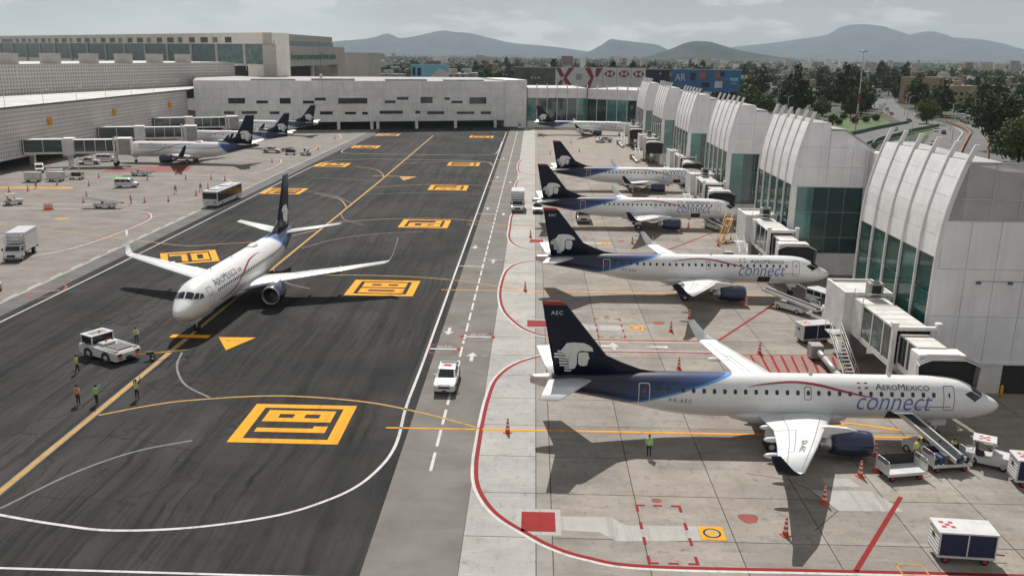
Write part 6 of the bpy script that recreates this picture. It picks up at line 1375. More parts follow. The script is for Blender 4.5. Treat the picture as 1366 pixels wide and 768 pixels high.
# ------------------------------------------------------------------ people
M_SKIN = pbr('skin', (.30, .17, .11), .6); M_HAIR = pbr('hair', (.012, .010, .009), .6); M_TRO = pbr('dark_trousers', (.018, .018, .024), .8); M_JEAN = pbr('jeans', (.04, .06, .12), .8); M_SHIRT = pbr('pale_shirt', (.55, .56, .52), .8); M_DSH = pbr('dark_shirt', (.03, .035, .05), .8)
M_VGRN = pbr('green_vest', (.25, .62, .04), .6, 0, .12, 3); M_VYEL = pbr('yellow_vest', (.55, .58, .10), .6, 0, .12, 3); M_VORG = pbr('orange_vest', (.72, .15, .04), .6, 0, .12, 3); M_REFL = pbr('reflective_band', (.60, .60, .56), .35); M_BOOT = pbr('boots', (.02, .018, .016), .6); M_KHAKI = pbr('khaki_overall', (.23, .13, .06), .8)
def make_person(label, loc, rz, vest, trousers=None, shirt=None, arms=('down', 'down'), stride=0., lean=0.):
    """faces local +x; arms = (left, right)"""
    trousers, shirt = trousers or M_TRO, shirt or M_SHIRT
    me = bpy.data.meshes.new('person_body'); V, E_, Rr = [], [], []
    def v(p, r, frm=None):
        V.append(p); Rr.append(r)
        if frm is not None: E_.append((frm, len(V)-1))
        return len(V)-1
    lx = lambda z: lean*max(0, z-.95)
    pel = v((0, 0, .95), (.15, .12)); ab = v((lx(1.12)-.01, 0, 1.12), (.145, .115), pel); ch = v((lx(1.33), 0, 1.33), (.165, .12), ab); nk = v((lx(1.48)+.01, 0, 1.48), (.06, .06), ch); jaw = v((lx(1.56)+.03, 0, 1.56), (.072, .078), nk); hd = v((lx(1.65)+.02, 0, 1.655), (.082, .095), jaw); v((lx(1.73)+.01, 0, 1.735), (.055, .065), hd); v((lx(1.6)+.105, 0, 1.60), (.016, .018), hd)
    hands = []
    for s, arm in ((1, arms[0]), (-1, arms[1])):
        sh = v((lx(1.42), s*.175, 1.42), (.07, .065), ch)
        if arm == 'up': el, wr, ha = (.08, s*.34, 1.60), (.12, s*.34, 1.86), (.13, s*.33, 1.96)
        elif arm == 'out': el, wr, ha = (.16, s*.34, 1.30), (.38, s*.38, 1.32), (.47, s*.38, 1.33)
        elif arm == 'fwd': el, wr, ha = (.14+lx(1.2), s*.22, 1.16), (.36+lx(1.1), s*.16, 1.10), (.45+lx(1.1), s*.14, 1.08)
        elif arm == 'head': el, wr, ha = (.20, s*.32, 1.52), (.10, s*.17, 1.68), (.05, s*.11, 1.74)
        else: el, wr, ha = (-.03+s*stride*.3, s*.235, 1.15), (.04+s*stride*.6, s*.25, .92), (.07+s*stride*.66, s*.24, .83)
        e = v(el, (.048, .048), sh); w_ = v(wr, (.034, .036), e); h_ = v(ha, (.03, .042), w_); hands.append(Vector(ha))
        d = (Vector(ha)-Vector(wr)).normalized(); side = d.orthogonal().normalized(); sd2 = d.cross(side)
        for q in range(4): v(tuple(Vector(ha)+d*(.07+.012*(q in (1, 2)))+sd2*(q-1.5)*.018), (.008, .008), h_)
        v(tuple(Vector(ha)+d*.03+sd2*.05+side*.01), (.009, .009), h_)
        st_ = s*stride
        hp = v((0, s*.09, .90), (.105, .10), pel); kn = v((.03+st_*.6, s*.105, .50), (.065, .062), hp); an = v((-.01+st_*1.1, s*.11, .10), (.045, .048), kn); v((.14+st_*1.1, s*.12, .05), (.04, .045), an)
    me.from_pydata(V, E_, []); o = bpy.data.objects.new('person_body', me); COL.objects.link(o)
    md = o.modifiers.new('skin', 'SKIN'); md.use_smooth_shade = True; md.branch_smoothing = .6
    for i, sv_ in enumerate(me.skin_vertices[0].data): sv_.radius = Rr[i]; sv_.use_root = (i == 0)
    sb = o.modifiers.new('sub', 'SUBSURF'); sb.levels = 1; sb.render_levels = 1
    dg = bpy.context.evaluated_depsgraph_get(); dg.update(); m2 = bpy.data.meshes.new_from_object(o.evaluated_get(dg)); bpy.data.objects.remove(o)
    m2.materials.clear()
    for m in (shirt, trousers, M_SKIN, M_BOOT): m2.materials.append(m)
    for p_ in m2.polygons:
        c = p_.center; i = 0
        if c.z < .12: i = 3
        elif c.z > 1.49 and abs(c.y) < .12: i = 2
        elif min((c-h).length for h in hands) < .11: i = 2
        elif c.z < .97 and not any((c-h).length < .3 and abs(c.y) > .19 for h in hands): i = 1
        p_.material_index = i
    T_ = link('person', m2, None, loc, rz); tag(T_, label, 'person')
    hz = MB(); rings = []
    for z, r in ((1.62, .098), (1.68, .104), (1.73, .09), (1.775, .05)): rings.append([(lx(z)+.005+r*cos(a)*1.02, r*.9*sin(a), z+.012*(-cos(a))) for a in [2*pi*i/12 for i in range(12)]])
    hz.loft(rings, False, True, 0, True).build('cap', M_HAIR, T_)
    if vest:
        rings = []
        for z, a_, b_ in ((.93, .145, .185), (1.05, .15, .185), (1.2, .155, .19), (1.33, .16, .205), (1.42, .125, .20), (1.47, .085, .13)): rings.append([(lx(z)+a_*cos(t), b_*sin(t), z) for t in [2*pi*i/16 for i in range(16)]])
        vo_ = MB().loft(rings, False, False, 0, True).build('vest', vest, T_)
        for z, a_, b_ in ((1.06, .155, .19), (1.2, .16, .195)):
            MB().loft([[(lx(z)+a_*cos(t), b_*sin(t), z+dz) for t in [2*pi*i/16 for i in range(16)]] for dz in (0, .05)], False, False).build('reflective_band', M_REFL, vo_)
    T_['group'] = 'airport ground workers'
    return T_
U = radians
make_person('worker in a green vest and black trousers standing alone by the yellow stand line', (8.9, 59.6, 0), U(75), M_VGRN)
make_person('worker in a yellow shirt walking towards the tug', (-41.1, 74.3, 0), U(35), M_VYEL, shirt=M_VYEL, stride=.16)
make_person('worker in an orange vest watching the airliner', (-37.3, 67.0, 0), U(80), M_VORG)
make_person('worker in a green vest with one white sleeve raised', (-35.8, 67.1, 0), U(80), M_VGRN, arms=('down', 'up'), stride=.06)
make_person('worker in a pale yellow vest with both arms held to the head', (-33.0, 68.4, 0), U(85), M_VYEL, arms=('head', 'up'), shirt=M_DSH)
make_person('worker in a pale vest and jeans behind the tug', (-39.4, 82.8, 0), U(-60), M_VYEL, M_JEAN, arms=('fwd', 'down'))
make_person('worker in a yellow vest striding beside the belt loader foot', (28.4, 59.9, 0), U(25), M_VYEL, stride=.22, lean=.25, arms=('fwd', 'down'), shirt=M_VYEL)
make_person('worker in a yellow vest leaning over the loaded cart', (29.9, 60.0, 0), U(-70), M_VYEL, lean=.3, arms=('fwd', 'fwd'), shirt=M_DSH)
make_person('worker in a yellow vest at the far end of the loaded cart', (31.3, 60.3, 0), U(-110), M_VYEL, shirt=M_DSH)
make_person('worker in khaki standing by the perforated concourse between two cones', (-76.6, 164.4, 0), U(0), M_VORG, M_KHAKI, M_KHAKI)
make_person('worker in khaki walking by the perforated concourse towards the bus', (-73.4, 177.9, 0), U(150), None, M_KHAKI, M_KHAKI, stride=.25)
make_person('worker in khaki walking beyond the front of the bus', (-69.5, 181.4, 0), U(-20), None, M_KHAKI, M_KHAKI, stride=.22)
make_person('worker in a green vest by the nose of the jet marked EAC', (36.6, 102.3, 0), U(200), M_VGRN)
make_person('worker in a yellow vest beside a colleague at the jet marked EAC', (37.6, 102.8, 0), U(180), M_VYEL)
make_person('worker in an orange vest among the gear by the perforated concourse', (-104.5, 181.5, 0), U(90), M_VORG, M_KHAKI, M_DSH)
# ------------------------------------------------------------------ mountains on the horizon
def m_hill(name, lo, hi):
    m, nt, b = _new(name); k = NT(nt); v = k.coord('world')
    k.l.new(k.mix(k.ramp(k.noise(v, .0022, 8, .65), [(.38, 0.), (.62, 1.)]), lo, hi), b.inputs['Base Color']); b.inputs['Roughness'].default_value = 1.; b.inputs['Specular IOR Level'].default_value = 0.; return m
M_HILL = m_hill('mountain_slope', (.020, .034, .040), (.055, .062, .060)); M_HILLD = m_hill('near_hill', (.020, .032, .022), (.055, .062, .045))  # part of the distant haze blue is put into the mountain slope colour
def mountain(nm, D, sil, depth, mat, seed):
    """silhouette (x, height) at distance D, swelling to foothills in front and behind"""
    f = curve1(sil); x0, x1 = sil[0][0], sil[-1][0]; n, k = 110, 22; mb = MB(); vs = []; r = random.Random(seed); ph = [r.uniform(0, 6) for _ in range(8)]
    for i in range(n+1):
        u = i/n; x = x0+(x1-x0)*u; h = f(x); e = min(1, u*9, (1-u)*9)
        for j in range(k+1):
            w = -1.6+2.9*j/k; g = math.exp(-(w*1.15)**2) if w < 0 else math.exp(-(w*1.7)**2)
            rid = 1+.22*(1-g)*(sin(x*.012+ph[0]+w*2)+.6*sin(x*.027+ph[1]-w*3)+.4*sin(x*.061+ph[2]))
            z = max(0, h)*g*rid*1.0-(2 if j in (0, k) else 0)
            vs.append((x+40*w*sin(x*.004+ph[3]), D+w*depth, max(z, -1) if e > 0 else -1))
    mb.add(vs, [(i*(k+1)+j, (i+1)*(k+1)+j, (i+1)*(k+1)+j+1, i*(k+1)+j+1) for i in range(n) for j in range(k)], 0, True); struct(mb.build(nm, mat))
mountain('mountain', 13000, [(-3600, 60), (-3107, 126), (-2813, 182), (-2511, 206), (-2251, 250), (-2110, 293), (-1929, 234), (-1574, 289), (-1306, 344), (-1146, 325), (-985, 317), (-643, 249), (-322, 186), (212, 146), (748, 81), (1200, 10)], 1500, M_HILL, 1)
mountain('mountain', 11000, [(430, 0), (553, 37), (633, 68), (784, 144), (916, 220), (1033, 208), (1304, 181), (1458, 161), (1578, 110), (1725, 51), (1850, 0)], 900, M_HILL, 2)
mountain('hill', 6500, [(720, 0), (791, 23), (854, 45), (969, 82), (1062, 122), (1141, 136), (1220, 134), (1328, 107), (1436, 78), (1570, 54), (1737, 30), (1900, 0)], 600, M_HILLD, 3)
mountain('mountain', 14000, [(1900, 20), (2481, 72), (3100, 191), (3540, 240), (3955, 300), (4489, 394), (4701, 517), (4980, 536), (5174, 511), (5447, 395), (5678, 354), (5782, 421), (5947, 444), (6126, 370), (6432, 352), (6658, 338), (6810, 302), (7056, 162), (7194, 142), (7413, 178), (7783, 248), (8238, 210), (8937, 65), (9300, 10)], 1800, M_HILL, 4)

# ------------------------------------------------------------------ trees
def m_leaf(name, a, b_):
    m, nt, b = _new(name); k = NT(nt); v = k.coord('obj'); oi = nt.nodes.new('ShaderNodeObjectInfo')
    c = k.mix(k.ramp(k.noise(v, .9, 3, .6), [(.35, 0.), (.65, 1.)]), a, b_); c = k.mix(1., c, k.ramp(oi.outputs['Random'], [(0, (.62, .66, .6)), (1, (1.15, 1.1, .95))]), 'MULTIPLY')
    k.l.new(c, b.inputs['Base Color']); b.inputs['Roughness'].default_value = .75; b.inputs['Specular IOR Level'].default_value = .25; return m
M_LEAF = m_leaf('foliage_dark', (.028, .046, .016), (.068, .098, .030)); M_LEAF2 = m_leaf('foliage_olive', (.045, .068, .020), (.110, .145, .045)); M_BARK = pbr('bark', (.07, .055, .042), .9, 0, .3, 3)
def leaf_mesh(nm, seed, H_, R_, clumps, per, size, mat, low=.22, spread=1.):
    """crown of separate leaf sprays gathered in clumps"""
    r = random.Random(seed); mb = MB(); cs = []
    while len(cs) < clumps:
        p = Vector((r.uniform(-1, 1), r.uniform(-1, 1), r.uniform(-1, 1)))
        if .25 < p.length < 1.:
            ang = atan2(p.y, p.x); k = .78+.22*sin(3*ang+seed)+.1*sin(5*ang+2*seed)
            cs.append((Vector((p.x*R_*k, p.y*R_*k, H_*low+(p.z+1)/2*H_*(1-low)*(.86+.14*sin(ang*2+seed)))), R_*r.uniform(.16, .34)))
    vs, fs = [], []
    for c, cr in cs:
        for _ in range(per):
            d = Vector((r.gauss(0, 1), r.gauss(0, 1), r.gauss(0, .8))).normalized()*cr*(r.random()**.4); p = c+d
            n = (d.normalized()*.6+Vector((r.uniform(-1, 1), r.uniform(-1, 1), r.uniform(-.2, 1)))).normalized(); a = n.orthogonal().normalized(); b = n.cross(a); t = r.uniform(0, 6.3); a, b = a*cos(t)+b*sin(t), b*cos(t)-a*sin(t)
            s = size*r.uniform(.6, 1.3); o = len(vs); vs += [p-a*s, p-b*s*.5, p+a*s, p+b*s*.5]; fs.append((o, o+1, o+2, o+3))
    mb.add(vs, fs); o = mb.build(nm, mat); me = o.data; bpy.data.objects.remove(o); return me, cs
def trunk_mesh(H_, R_, cs, r0=.3):
    mb = MB(); mb.tube((0, 0, -.1), (.1, .05, H_*.3), r0, r0*.75, 8); mb.tube((.1, .05, H_*.3), (0, 0, H_*.6), r0*.75, r0*.4, 8)
    for c, _ in cs[:9]: mb.tube((.08, .04, H_*.28+.02*H_*(c.z/H_)), tuple(c*.85), r0*.38, r0*.12, 6)
    o = mb.build('trunk', M_BARK); me = o.data; bpy.data.objects.remove(o); return me
TREES = []
for i, (H_, R_, cl, per, sz, mt_) in enumerate(((10, 4.8, 60, 34, .62, M_LEAF), (13, 5.4, 70, 34, .66, M_LEAF), (8, 5.0, 56, 34, .6, M_LEAF2), (15, 3.9, 60, 34, .6, M_LEAF), (11, 6.4, 74, 34, .66, M_LEAF2))):
    lm, cs = leaf_mesh('crown', 11+i, H_, R_, cl, per, sz, mt_, .12); TREES.append((lm, trunk_mesh(H_, R_, cs), H_))
BIG = []
for i, (H_, R_, mt_) in enumerate(((16, 9.5, M_LEAF2), (14, 8.0, M_LEAF), (17, 8.5, M_LEAF))):
    lm, cs = leaf_mesh('crown', 41+i, H_, R_, 120, 70, .48, mt_, .16); BIG.append((lm, trunk_mesh(H_, R_, cs, .5), H_))
def tree(kind, x, y, s, label, group, nm='tree'):
    lm, tm, H_ = kind; o = thing(nm, label, 'tree', (x, y, -.12), random.uniform(0, 6.28), group); o.scale = (s*random.uniform(.9, 1.1), s*random.uniform(.9, 1.1), s*random.uniform(.88, 1.15))
    link('trunk', tm, o); link('crown', lm, o); return o
rt_ = random.Random(21)
for i, (x, y, s, k) in enumerate(((140, 258, .98, 0), (154, 272, 1.0, 1), (152, 295, 1.05, 2), (166, 312, 1.1, 0), (172, 286, 1.0, 2), (187, 300, 1.1, 1), (180, 330, 1.05, 0), (196, 345, 1.1, 2), (206, 322, 1.0, 1), (216, 350, 1.1, 0), (202, 372, 1.05, 1), (222, 388, 1.1, 2), (236, 372, 1.1, 0), (165, 262, .9, 1), (182, 268, .95, 2))):
    tree(BIG[k], x, y, s, 'large leafy tree growing beside the highway', 'large trees beside the highway')
tree(BIG[0], 181, 416, .62, 'rounded light green tree standing alone on the highway island', None); 
for x, y in ((128, 390), (136, 402), (147, 412), (155, 420), (163, 430), (120, 384), (141, 424), (150, 438)): tree(TREES[2], x, y, .45, 'low rounded shrub on the lawn beside the ramp', 'shrubs on the ramp lawn', 'shrub')
ROADP = [(60, 170), (92, 214), (117, 258), (145, 312), (155, 332), (164, 352), (170, 370), (176, 388), (180, 409), (184, 430), (192, 460), (200, 490), (209, 525), (218, 560), (229, 590), (240, 620), (260, 680), (152, 300), (174, 344), (192, 384), (206, 430), (200, 405)]
def free(x, y):
    """keep the airport, the highway strip and the ramp clear"""
    if y < 380+max(0, x)*.02 and x < 118: return False
    if x < 100 and y < 480: return False
    if 100 <= x < 240 and y < 640:
        if any((x-q[0])**2+(y-q[1])**2 < 16**2 for q in ROADP): return False
        if y < 330 or (x < 178 and y < 452): return False
    if -420 < x < -60 and y < 700: return False
    if -60 <= x < 112 and y < 470: return False
    return True
pts = []
while len(pts) < 292:
    y = 400+1100*(rt_.random()**1.9); x = rt_.uniform(-.18, .66)*y+rt_.uniform(-20, 20)
    if free(x, y) and all((x-a)**2+(y-b)**2 > (4+y*.007)**2 for a, b in pts): pts.append((x, y))
for x, y in pts:
    k = rt_.choices(range(5), (4, 4, 2, 3, 3))[0]
    tree(TREES[k], x, y, rt_.uniform(1.0, 1.75), ['rounded dark tree in the city beyond the concourse', 'tall dark bushy tree in the city beyond the concourse', 'low olive tree in the city beyond the concourse', 'narrow upright dark tree in the city beyond the concourse', 'broad olive tree in the city beyond the concourse'][k], 'city trees')
# ------------------------------------------------------------------ houses
HCOL = [('house_white', (.74, .73, .70)), ('house_cream', (.50, .46, .40)), ('house_grey', (.36, .355, .35)), ('house_brick', (.24, .15, .12)), ('house_ochre', (.40, .30, .19)), ('house_pink', (.42, .36, .34))]
M_HR = pbr('flat_roof', (.42, .40, .375), .9, 0, .3, .3, rnd=.5); M_TANK = pbr('water_tank', (.03, .03, .035), .6)
HOUSE = []
for i, (nm, c) in enumerate(HCOL):
    m = pbr(nm, c, .85, 0, .2, .3, rnd=.25); w, d, h = [(10, 9, 6.2), (12, 10, 9), (16, 12, 8.5), (9, 8, 6), (13, 12, 11.5), (11, 9, 8.8)][i]
    P = {'wall': MB().bbox(-w/2, w/2, -d/2, d/2, -.3, h, .05), 'roof': MB().box(-w/2+.3, w/2-.3, -d/2+.3, d/2-.3, h, h+.12), 'stair_head': MB().bbox(-w*.3, w*.02, -d*.1, d*.32, h, h+2.4, .05), 'water_tank': MB().lathe([(h, .7), (h+1.5, .7)], 'z', (w*.3, d*.2, 0), 10, cap1=True)}
    T_ = []
    for nme, mb in P.items(): o = mb.build(nme, {'wall': m, 'roof': M_HR, 'stair_head': m, 'water_tank': M_TANK}[nme]); T_.append((nme, o.data, (0, 0, 0))); bpy.data.objects.remove(o)
    o = MB().box(-.75, .75, -.04, .04, 0, 1.4).build('window', M_GLASSD); wd = o.data; bpy.data.objects.remove(o)
    for fl in range(int(h/3)):
        for k in range(int(w/3.2)): T_.append(('window', wd, (-w/2+1.9+k*3.2, -d/2-.02, .9+fl*2.95)))
    HOUSE.append(T_)
def house(k, x, y, rz, s, windows):
    o = thing('house', ['small white flat-roofed house beyond the trees', 'cream three-storey house beyond the trees', 'broad grey flat-roofed building beyond the trees', 'small brick-red house beyond the trees', 'tall ochre apartment house beyond the trees', 'pinkish flat-roofed house beyond the trees'][k], 'house', (x, y, -.12), rz, 'city houses'); o.scale = (s, s, s)
    for nme, me, loc in HOUSE[k]:
        if nme != 'window' or windows: link(nme, me, o, loc)
hp = []
while len(hp) < 225:
    y = 500+1700*(rt_.random()**1.4); x = rt_.uniform(-.18, .66)*y
    if free(x, y) and free(x-8, y) and free(x+8, y) and all((x-a)**2+(y-b)**2 > (13+y*.004)**2 for a, b in hp): hp.append((x, y))
for x, y in hp: house(rt_.choices(range(6), (7, 3, 4, 2, 1, 2))[0], x, y, rt_.choice((0, .1, -.15, .3))+rt_.uniform(-.1, .1), rt_.uniform(1.0, 1.65), y < 900)
# the far city and its trees read as one mass
mb = MB(); r = random.Random(5)
for i in range(5200):
    y = 1500+6500*(r.random()**1.6); x = r.uniform(-.26, .70)*y; w, d, h = r.uniform(8, 26), r.uniform(8, 16), r.uniform(3.5, 9)*(1+(r.random() < .04)*2.2); mb.box(x-w/2, x+w/2, y-d/2, y+d/2, -.2, h, r.choices((0, 1, 2, 3), (5, 3, 3, 1))[0])
struct(mb.build('distant_city', [MATS['house_white'], MATS['house_grey'], MATS['house_cream'], MATS['house_brick']]), 'stuff')
vs, fs = [], []
for i in range(13000):
    y = 900+5200*(r.random()**1.8); x = r.uniform(-.26, .70)*y; R_ = r.uniform(4, 9); H_ = r.uniform(6, 13)
    for q in range(9):
        p = Vector((x+r.gauss(0, .45)*R_, y+r.gauss(0, .45)*R_, H_*r.uniform(.25, 1))); n = Vector((r.uniform(-1, 1), r.uniform(-1, .2), r.uniform(0, 1))).normalized(); a = n.orthogonal().normalized(); b = n.cross(a); s = R_*r.uniform(.3, .55); o = len(vs); vs += [p-a*s, p-b*s*.7, p+a*s, p+b*s*.7]; fs.append((o, o+1, o+2, o+3))
struct(MB().add(vs, fs).build('distant_trees', M_LEAF), 'stuff')
# ------------------------------------------------------------------ highway beyond the concourse
M_HWY = pbr('highway_asphalt', (.125, .122, .12), .9, 0, .2, .1); M_BARR = pbr('orange_barrier', (.20, .085, .045), .7, 0, .2, .5); M_GRNW = pbr('green_parapet', (.06, .13, .085), .7, 0, .2, .5); M_LAWN = pbr('lawn', (.075, .12, .03), .95, 0, .4, .08, bump=.3); M_KERB = pbr('kerb', (.42, .38, .33), .8)
hw = smooth_path([(60, 170), (92, 214), (117, 258), (145, 312), (164, 352), (176, 388), (184, 430), (200, 490), (218, 560), (260, 680)], 8)
o = MB(); ribbon(o, hw, 17, -.10); H = struct(o.build('highway', M_HWY))
hw2 = smooth_path([(80, 165), (104, 206), (127, 246), (152, 300), (174, 344), (192, 384), (206, 430)], 8)
o = MB(); ribbon(o, hw2, 10, -.095); o.build('slip_road', M_HWY, H)
def wall_along(nm, pts, w, h, mat, parent, z0=-.1):
    P = smooth_path(pts, 8); mb = MB(); rings = []
    for i, q in enumerate(P):
        d = (P[min(i+1, len(P)-1)]-P[max(i-1, 0)]).normalized(); n = Vector((-d.y, d.x))*w/2; rings.append([(q.x-n.x, q.y-n.y, z0), (q.x+n.x, q.y+n.y, z0), (q.x+n.x, q.y+n.y, z0+h), (q.x-n.x, q.y-n.y, z0+h)])
    return mb.loft(rings).build(nm, mat, parent)
wall_along('median_barrier', [(86, 198), (110, 238), (128, 270), (146, 305), (163, 338), (177, 366), (188, 398), (197, 430)], .9, .8, M_BARR, H); wall_along('kerb', [(86, 202), (108, 240), (126, 272), (144, 307), (161, 340), (175, 368), (186, 400)], .5, .3, M_KERB, H); wall_along('roadworks_fence', [(98, 196), (118, 232), (138, 272), (158, 312), (180, 352)], .3, 1.1, M_BARR, H)
o = MB(); rp = smooth_path([(104, 300), (116, 322), (132, 345), (146, 365), (160, 385), (172, 402)], 8); ribbon(o, rp, 11, .6); RP = struct(o.build('ramp', M_HWY))
wall_along('ramp_parapet', [(100, 306), (112, 328), (127, 350), (141, 371), (156, 391), (170, 409)], .5, 1.5, M_GRNW, RP, .3); wall_along('ramp_parapet', [(112, 296), (122, 317), (138, 340), (152, 361), (166, 379), (176, 392)], .5, 1.5, M_GRNW, RP, .3)
o = MB(); sheet(o, [(100, 330), (112, 345), (128, 366), (142, 384), (156, 402), (168, 424), (172, 450), (150, 450), (128, 420), (108, 380)], -.09); struct(o.build('lawn', M_LAWN))
o = MB(); sheet(o, [(150, 345), (162, 365), (170, 386), (164, 382), (152, 362)], -.085); struct(o.build('lawn', M_LAWN))
def make_car(label, mat, big=False):
    T_ = thing('car', label, 'car'); 
    shell([(2.1, .3), (2.2, .55), (2.05, .8), (1.1, .92), (-1.7, .95), (-2.15, .85), (-2.2, .5), (-2.1, .3)], .88, .12).build('body', mat, T_); cp = [(1.0, .9), (.35, 1.4), (-1.0, 1.43), (-1.75, .92)]
    MB().loft([[(x, -.8+(0 if z < 1 else .16), z) for x, z in cp], [(x, .8-(0 if z < 1 else .16), z) for x, z in cp]]).build('glasshouse', M_VGL, T_); MB().box(-.95, .3, -.62, .62, 1.41, 1.46).build('roof', mat, T_)
    for x in (1.35, -1.35):
        for s in (1, -1): wheel(T_, x, s*.78, .32, .2)
    return T_
CARM = [M_VW, pbr('car_silver', (.42, .42, .43), .3, .4), pbr('car_dark', (.03, .032, .036), .3, .2), pbr('car_red', (.35, .03, .03), .3)]
cars = [make_car(l, m) for l, m in zip(('white car on the roads beyond the concourse', 'silver car on the roads beyond the concourse', 'dark car on the roads beyond the concourse', 'red car on the roads beyond the concourse'), CARM)]
for i, (x, y, a, k, z) in enumerate(((146, 364, 52, 0, .6), (166, 372, -112, 0, -.1), (164, 360, -112, 2, -.1), (139, 312, -118, 0, -.1), (118, 266, -120, 1, -.1), (192, 500, -105, 0, -.1), (197, 503, -105, 0, -.1), (203, 520, -105, 1, -.1), (190, 480, -105, 3, -.1), (214, 560, -108, 0, -.1), (178, 428, -100, 2, -.1), (208, 540, -105, 0, -.1), (171, 398, -102, 1, -.1), (200, 512, 75, 2, -.1), (206, 528, 75, 0, -.1), (224, 580, 72, 0, -.1), (108, 278, 60, 0, -.1))): place(cars[k], (x, y, z), radians(a), None, 'cars on the roads beyond the concourse')
for x, y, a, l in ((207, 436, 65, 'white box truck queuing on the road under the large trees'), (203, 424, 66, 'white box truck next in the queue under the large trees')): place(bt, (x, y, -.1), radians(a), l, 'white box trucks')
# ------------------------------------------------------------------ billboards, masts and lamp posts
M_BBW = pbr('billboard_white', (.62, .61, .60), .6, 0, .1, .3); M_BBR = pbr('billboard_red', (.26, .035, .045), .6); M_BBN = pbr('billboard_navy', (.02, .022, .06), .6, 0, .3, .3); M_BBB = pbr('billboard_blue', (.04, .15, .32), .6, 0, .2, .3); M_BBG = pbr('billboard_green_grey', (.11, .12, .09), .6, 0, .5, .15); M_BBO = pbr('billboard_orange', (.50, .10, .07), .6); M_CYAN = pbr('billboard_cyan', (.20, .50, .65), .6)
def board(label, x0, x1, z0, z1, Y, mat, marks):
    T_ = thing('billboard', label, 'billboard', (0, 0, 0), 0, 'roadside billboards'); MB().box(x0, x1, Y, Y+.5, z0, z1).build('panel', mat, T_)
    for k in range(max(2, int((x1-x0)/8))): xx = x0+1+(x1-x0-2)*k/max(1, int((x1-x0)/8)-1); MB().box(xx-.2, xx+.2, Y+.6, Y+1.1, -.1, z1).build('support_post', M_DMETAL, T_)
    MB().box(x0-.2, x1+.2, Y+.05, Y+.45, z1+.002, z1+.25).build('top_rail', M_FRAME, T_)
    for nm, m, poly in marks: MB().add([(x0+u*(x1-x0), Y-.06, z0+v*(z1-z0)) for u, v in poly], [tuple(range(len(poly)))]).build(nm, m, T_)
    return T_
def wtext(T_, s, x0, x1, z, h, Y, mat):
    bm = text_faces(s, h); xs = [v.co.x for v in bm.verts]; q = (x1-x0)/(max(xs)-min(xs)); bm_to_mb(bm, lambda x, y: (x0+(x-min(xs))*q, Y-.08, z+y)).build('lettering', mat, T_); bm.free()
b = board('dark grey-green billboard with small white car maker letters', -10.5, 10.3, 12.5, 22.2, 460, M_BBG, []); wtext(b, 'KIA', -2.0, 3.2, 16.6, 1.7, 460, M_BBW)
chev = [('chevron', M_BBR, [(0, 1), (.10, 1), (.19, .6), (.12, .5)]), ('chevron', M_BBR, [(.19, .6), (.28, 1), (.40, 1), (.24, .5), (.4, 0), (.28, 0), (.17, .38)]), ('chevron', M_BBR, [(.12, .42), (.0, 0), (.1, 0), (.17, .3)]), ('chevron', M_BBR, [(.62, 1), (.74, 1), (.82, .55), (.74, 0), (.62, 0), (.75, .5)]), ('chevron', M_BBR, [(.86, 1), (1, 1), (.9, .55), (.84, .6)])]
for u in (.46, .5, .54): chev.append(('small_mark', M_LINE, [(u-.012, .4), (u+.012, .4), (u+.012, .7), (u-.012, .7)]))
b = board('white billboard with large dark red chevrons', 10.5, 34.4, 12.4, 22.3, 460, M_BBW, chev)
for i, (xa, xb) in enumerate(((34.6, 41.6), (41.8, 48.8), (49.0, 56.2))):
    hexm = [('red_half_hexagon', M_BBR, [(.10, .72), (.28, .56), (.28, .88)]), ('red_half_hexagon', M_BBR, [(.90, .72), (.72, .56), (.72, .88)]), ('red_triangle', M_BBR, [(.28, .88), (.5, .72), (.72, .88)]), ('red_triangle', M_BBR, [(.28, .56), (.72, .56), (.5, .72)])]
    board('white billboard panel bearing a red hexagon emblem', xa, xb, 12.3, 22.4, 460, M_BBW, hexm)
b = board('dark navy billboard beside the red hexagon panels', 56.4, 68.5, 11.8, 22.0, 461.5, M_BBN, [('pale_spot', M_BBW, [(.62+.03*cos(a), .8+.05*sin(a)) for a in [i*pi/5 for i in range(10)]]), ('small_mark', M_CYAN, [(.15, .5), (.35, .5), (.35, .56), (.15, .56)]), ('small_mark', M_CYAN, [(.6, .42), (.85, .42), (.85, .47), (.6, .47)])])
b = board('bright blue billboard with coloured squares above the curved bays', 69.2, 104.4, 11.4, 22.2, 460, M_BBB, [('orange_square', M_BBO, [(.40, .62), (.49, .62), (.49, .88), (.40, .88)]), ('orange_square', M_BBO, [(.63, .62), (.70, .62), (.70, .86), (.63, .86)]), ('navy_square', M_BBN, [(.70, .70), (.76, .70), (.76, .92), (.70, .92)]), ('white_square', M_BBW, [(.63, .18), (.74, .18), (.74, .48), (.63, .48)]), ('cyan_mark', M_CYAN, [(.84, .56), (.87, .5), (.96, .5), (.96, .66), (.84, .64)]), ('cyan_mark', M_CYAN, [(.86, .36), (.94, .36), (.94, .41), (.86, .41)]), ('navy_square', M_BBN, [(.27, .5), (.35, .5), (.35, .85), (.27, .85)]), ('navy_square', M_BBN, [(.44, .2), (.56, .2), (.56, .42), (.44, .42)])]); wtext(b, 'AR', 71.2, 76.4, 16.6, 5.0, 460, M_BBW)
b = board('pale blue and white billboard beyond the terminal roof', -76.9, -53.5, 14.2, 21.6, 560, M_CYAN, [('white_field', M_BBW, [(.5, 0), (1, 0), (1, .4), (.75, .75)]), ('dark_door', M_BBN, [(.04, .1), (.12, .1), (.12, .8), (.04, .8)]), ('dark_door', M_BBN, [(.17, .1), (.27, .1), (.27, .75), (.17, .75)])])
ma = thing('floodlight_mast', 'tall red and white floodlight mast beside the ramp lawn', 'mast', (126, 352, 0))
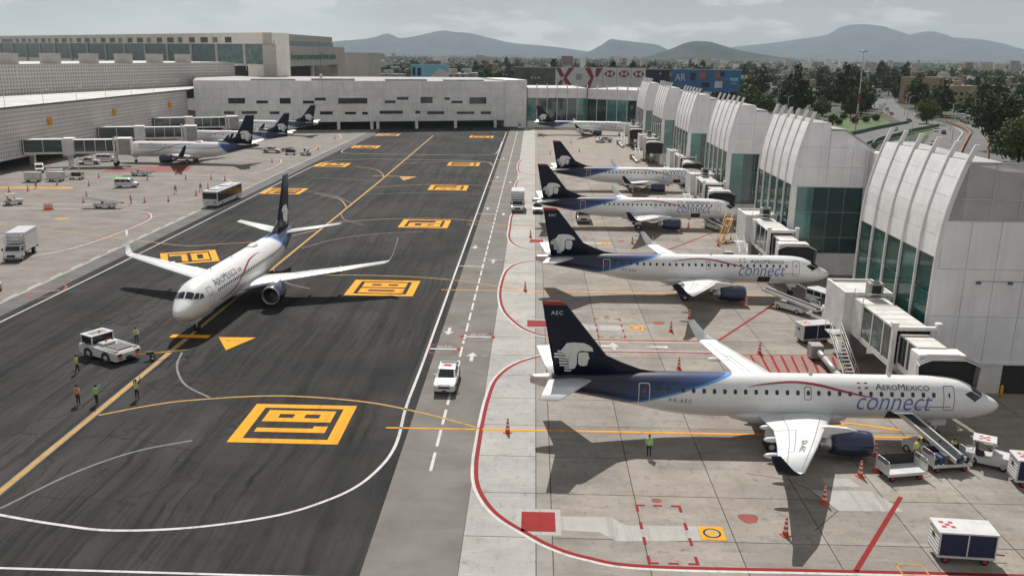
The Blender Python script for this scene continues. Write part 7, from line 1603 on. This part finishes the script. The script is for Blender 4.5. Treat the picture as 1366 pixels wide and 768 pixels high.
for i in range(8): MB().lathe([(3.9*i-.1, .34-.025*i), (3.9*(i+1), .34-.025*(i+1))], 'z', (0, 0, 0), 10).build('mast_section', M_FRED if i in (1, 3) else M_FRAME, ma)
MB().lathe([(31.2, .2), (31.4, 1.3), (31.6, 1.3), (31.7, .2)], 'z', (0, 0, 0), 14, cap0=True, cap1=True).build('lamp_ring', M_FRAME, ma)
for i in range(8): a = i*pi/4; MB().bbox(1.2*cos(a)-.3, 1.2*cos(a)+.3, 1.2*sin(a)-.3, 1.2*sin(a)+.3, 31.0, 31.35, .05).build('floodlight', M_FRAME, ma)
lp = thing('lamp_post', 'grey double-arm lamp post along the highway', 'lamp post', group='highway lamp posts')
MB().tube((0, 0, -.1), (0, 0, 11), .12, .07, 8).build('pole', M_FRAME, lp)
for s in (1, -1): MB().path([(0, 0, 10.6), (s*.8, 0, 11.3), (s*2, 0, 11.5)], .05, 6).build('arm', M_FRAME, lp); MB().bbox(s*2.3-.45, s*2.3+.45, -.15, .15, 11.42, 11.58, .04).build('lantern', M_FRAME, lp)
for x, y in ((182, 440), (196, 478), (172, 372), (150, 322), (126, 300), (118, 420), (101, 470), (140, 520), (96, 540), (210, 540), (60, 520), (20, 500), (-30, 520)): place(lp, (x, y, 0), .3)
ps = thing('antenna_mast', 'thin antenna mast rising from the white terminal roof', 'mast', (-88.5, 372, 17.6)); MB().tube((0, 0, 0), (0, 0, 17), .12, .05, 8).build('pole', M_DMETAL, ps); MB().bbox(-.5, .5, -.4, .4, 0, 2.2, .05).build('base_cabinet', M_FRAME, ps)
# ------------------------------------------------------------------ haze
hz = MB().box(-13000, 13000, -650, 17600, -1.4, 700).build('haze', []); hz['kind'] = 'stuff'; hz.data.materials.clear()
mh = bpy.data.materials.new('haze_air'); mh.use_nodes = True; nt = mh.node_tree; nt.nodes.clear(); ho = nt.nodes.new('ShaderNodeOutputMaterial'); pv = nt.nodes.new('ShaderNodeVolumePrincipled')
pv.inputs['Density'].default_value = 5.2e-5; pv.inputs['Color'].default_value = (.66, .77, .87, 1); pv.inputs['Anisotropy'].default_value = .2; nt.links.new(pv.outputs[0], ho.inputs['Volume']); hz.data.materials.append(mh)
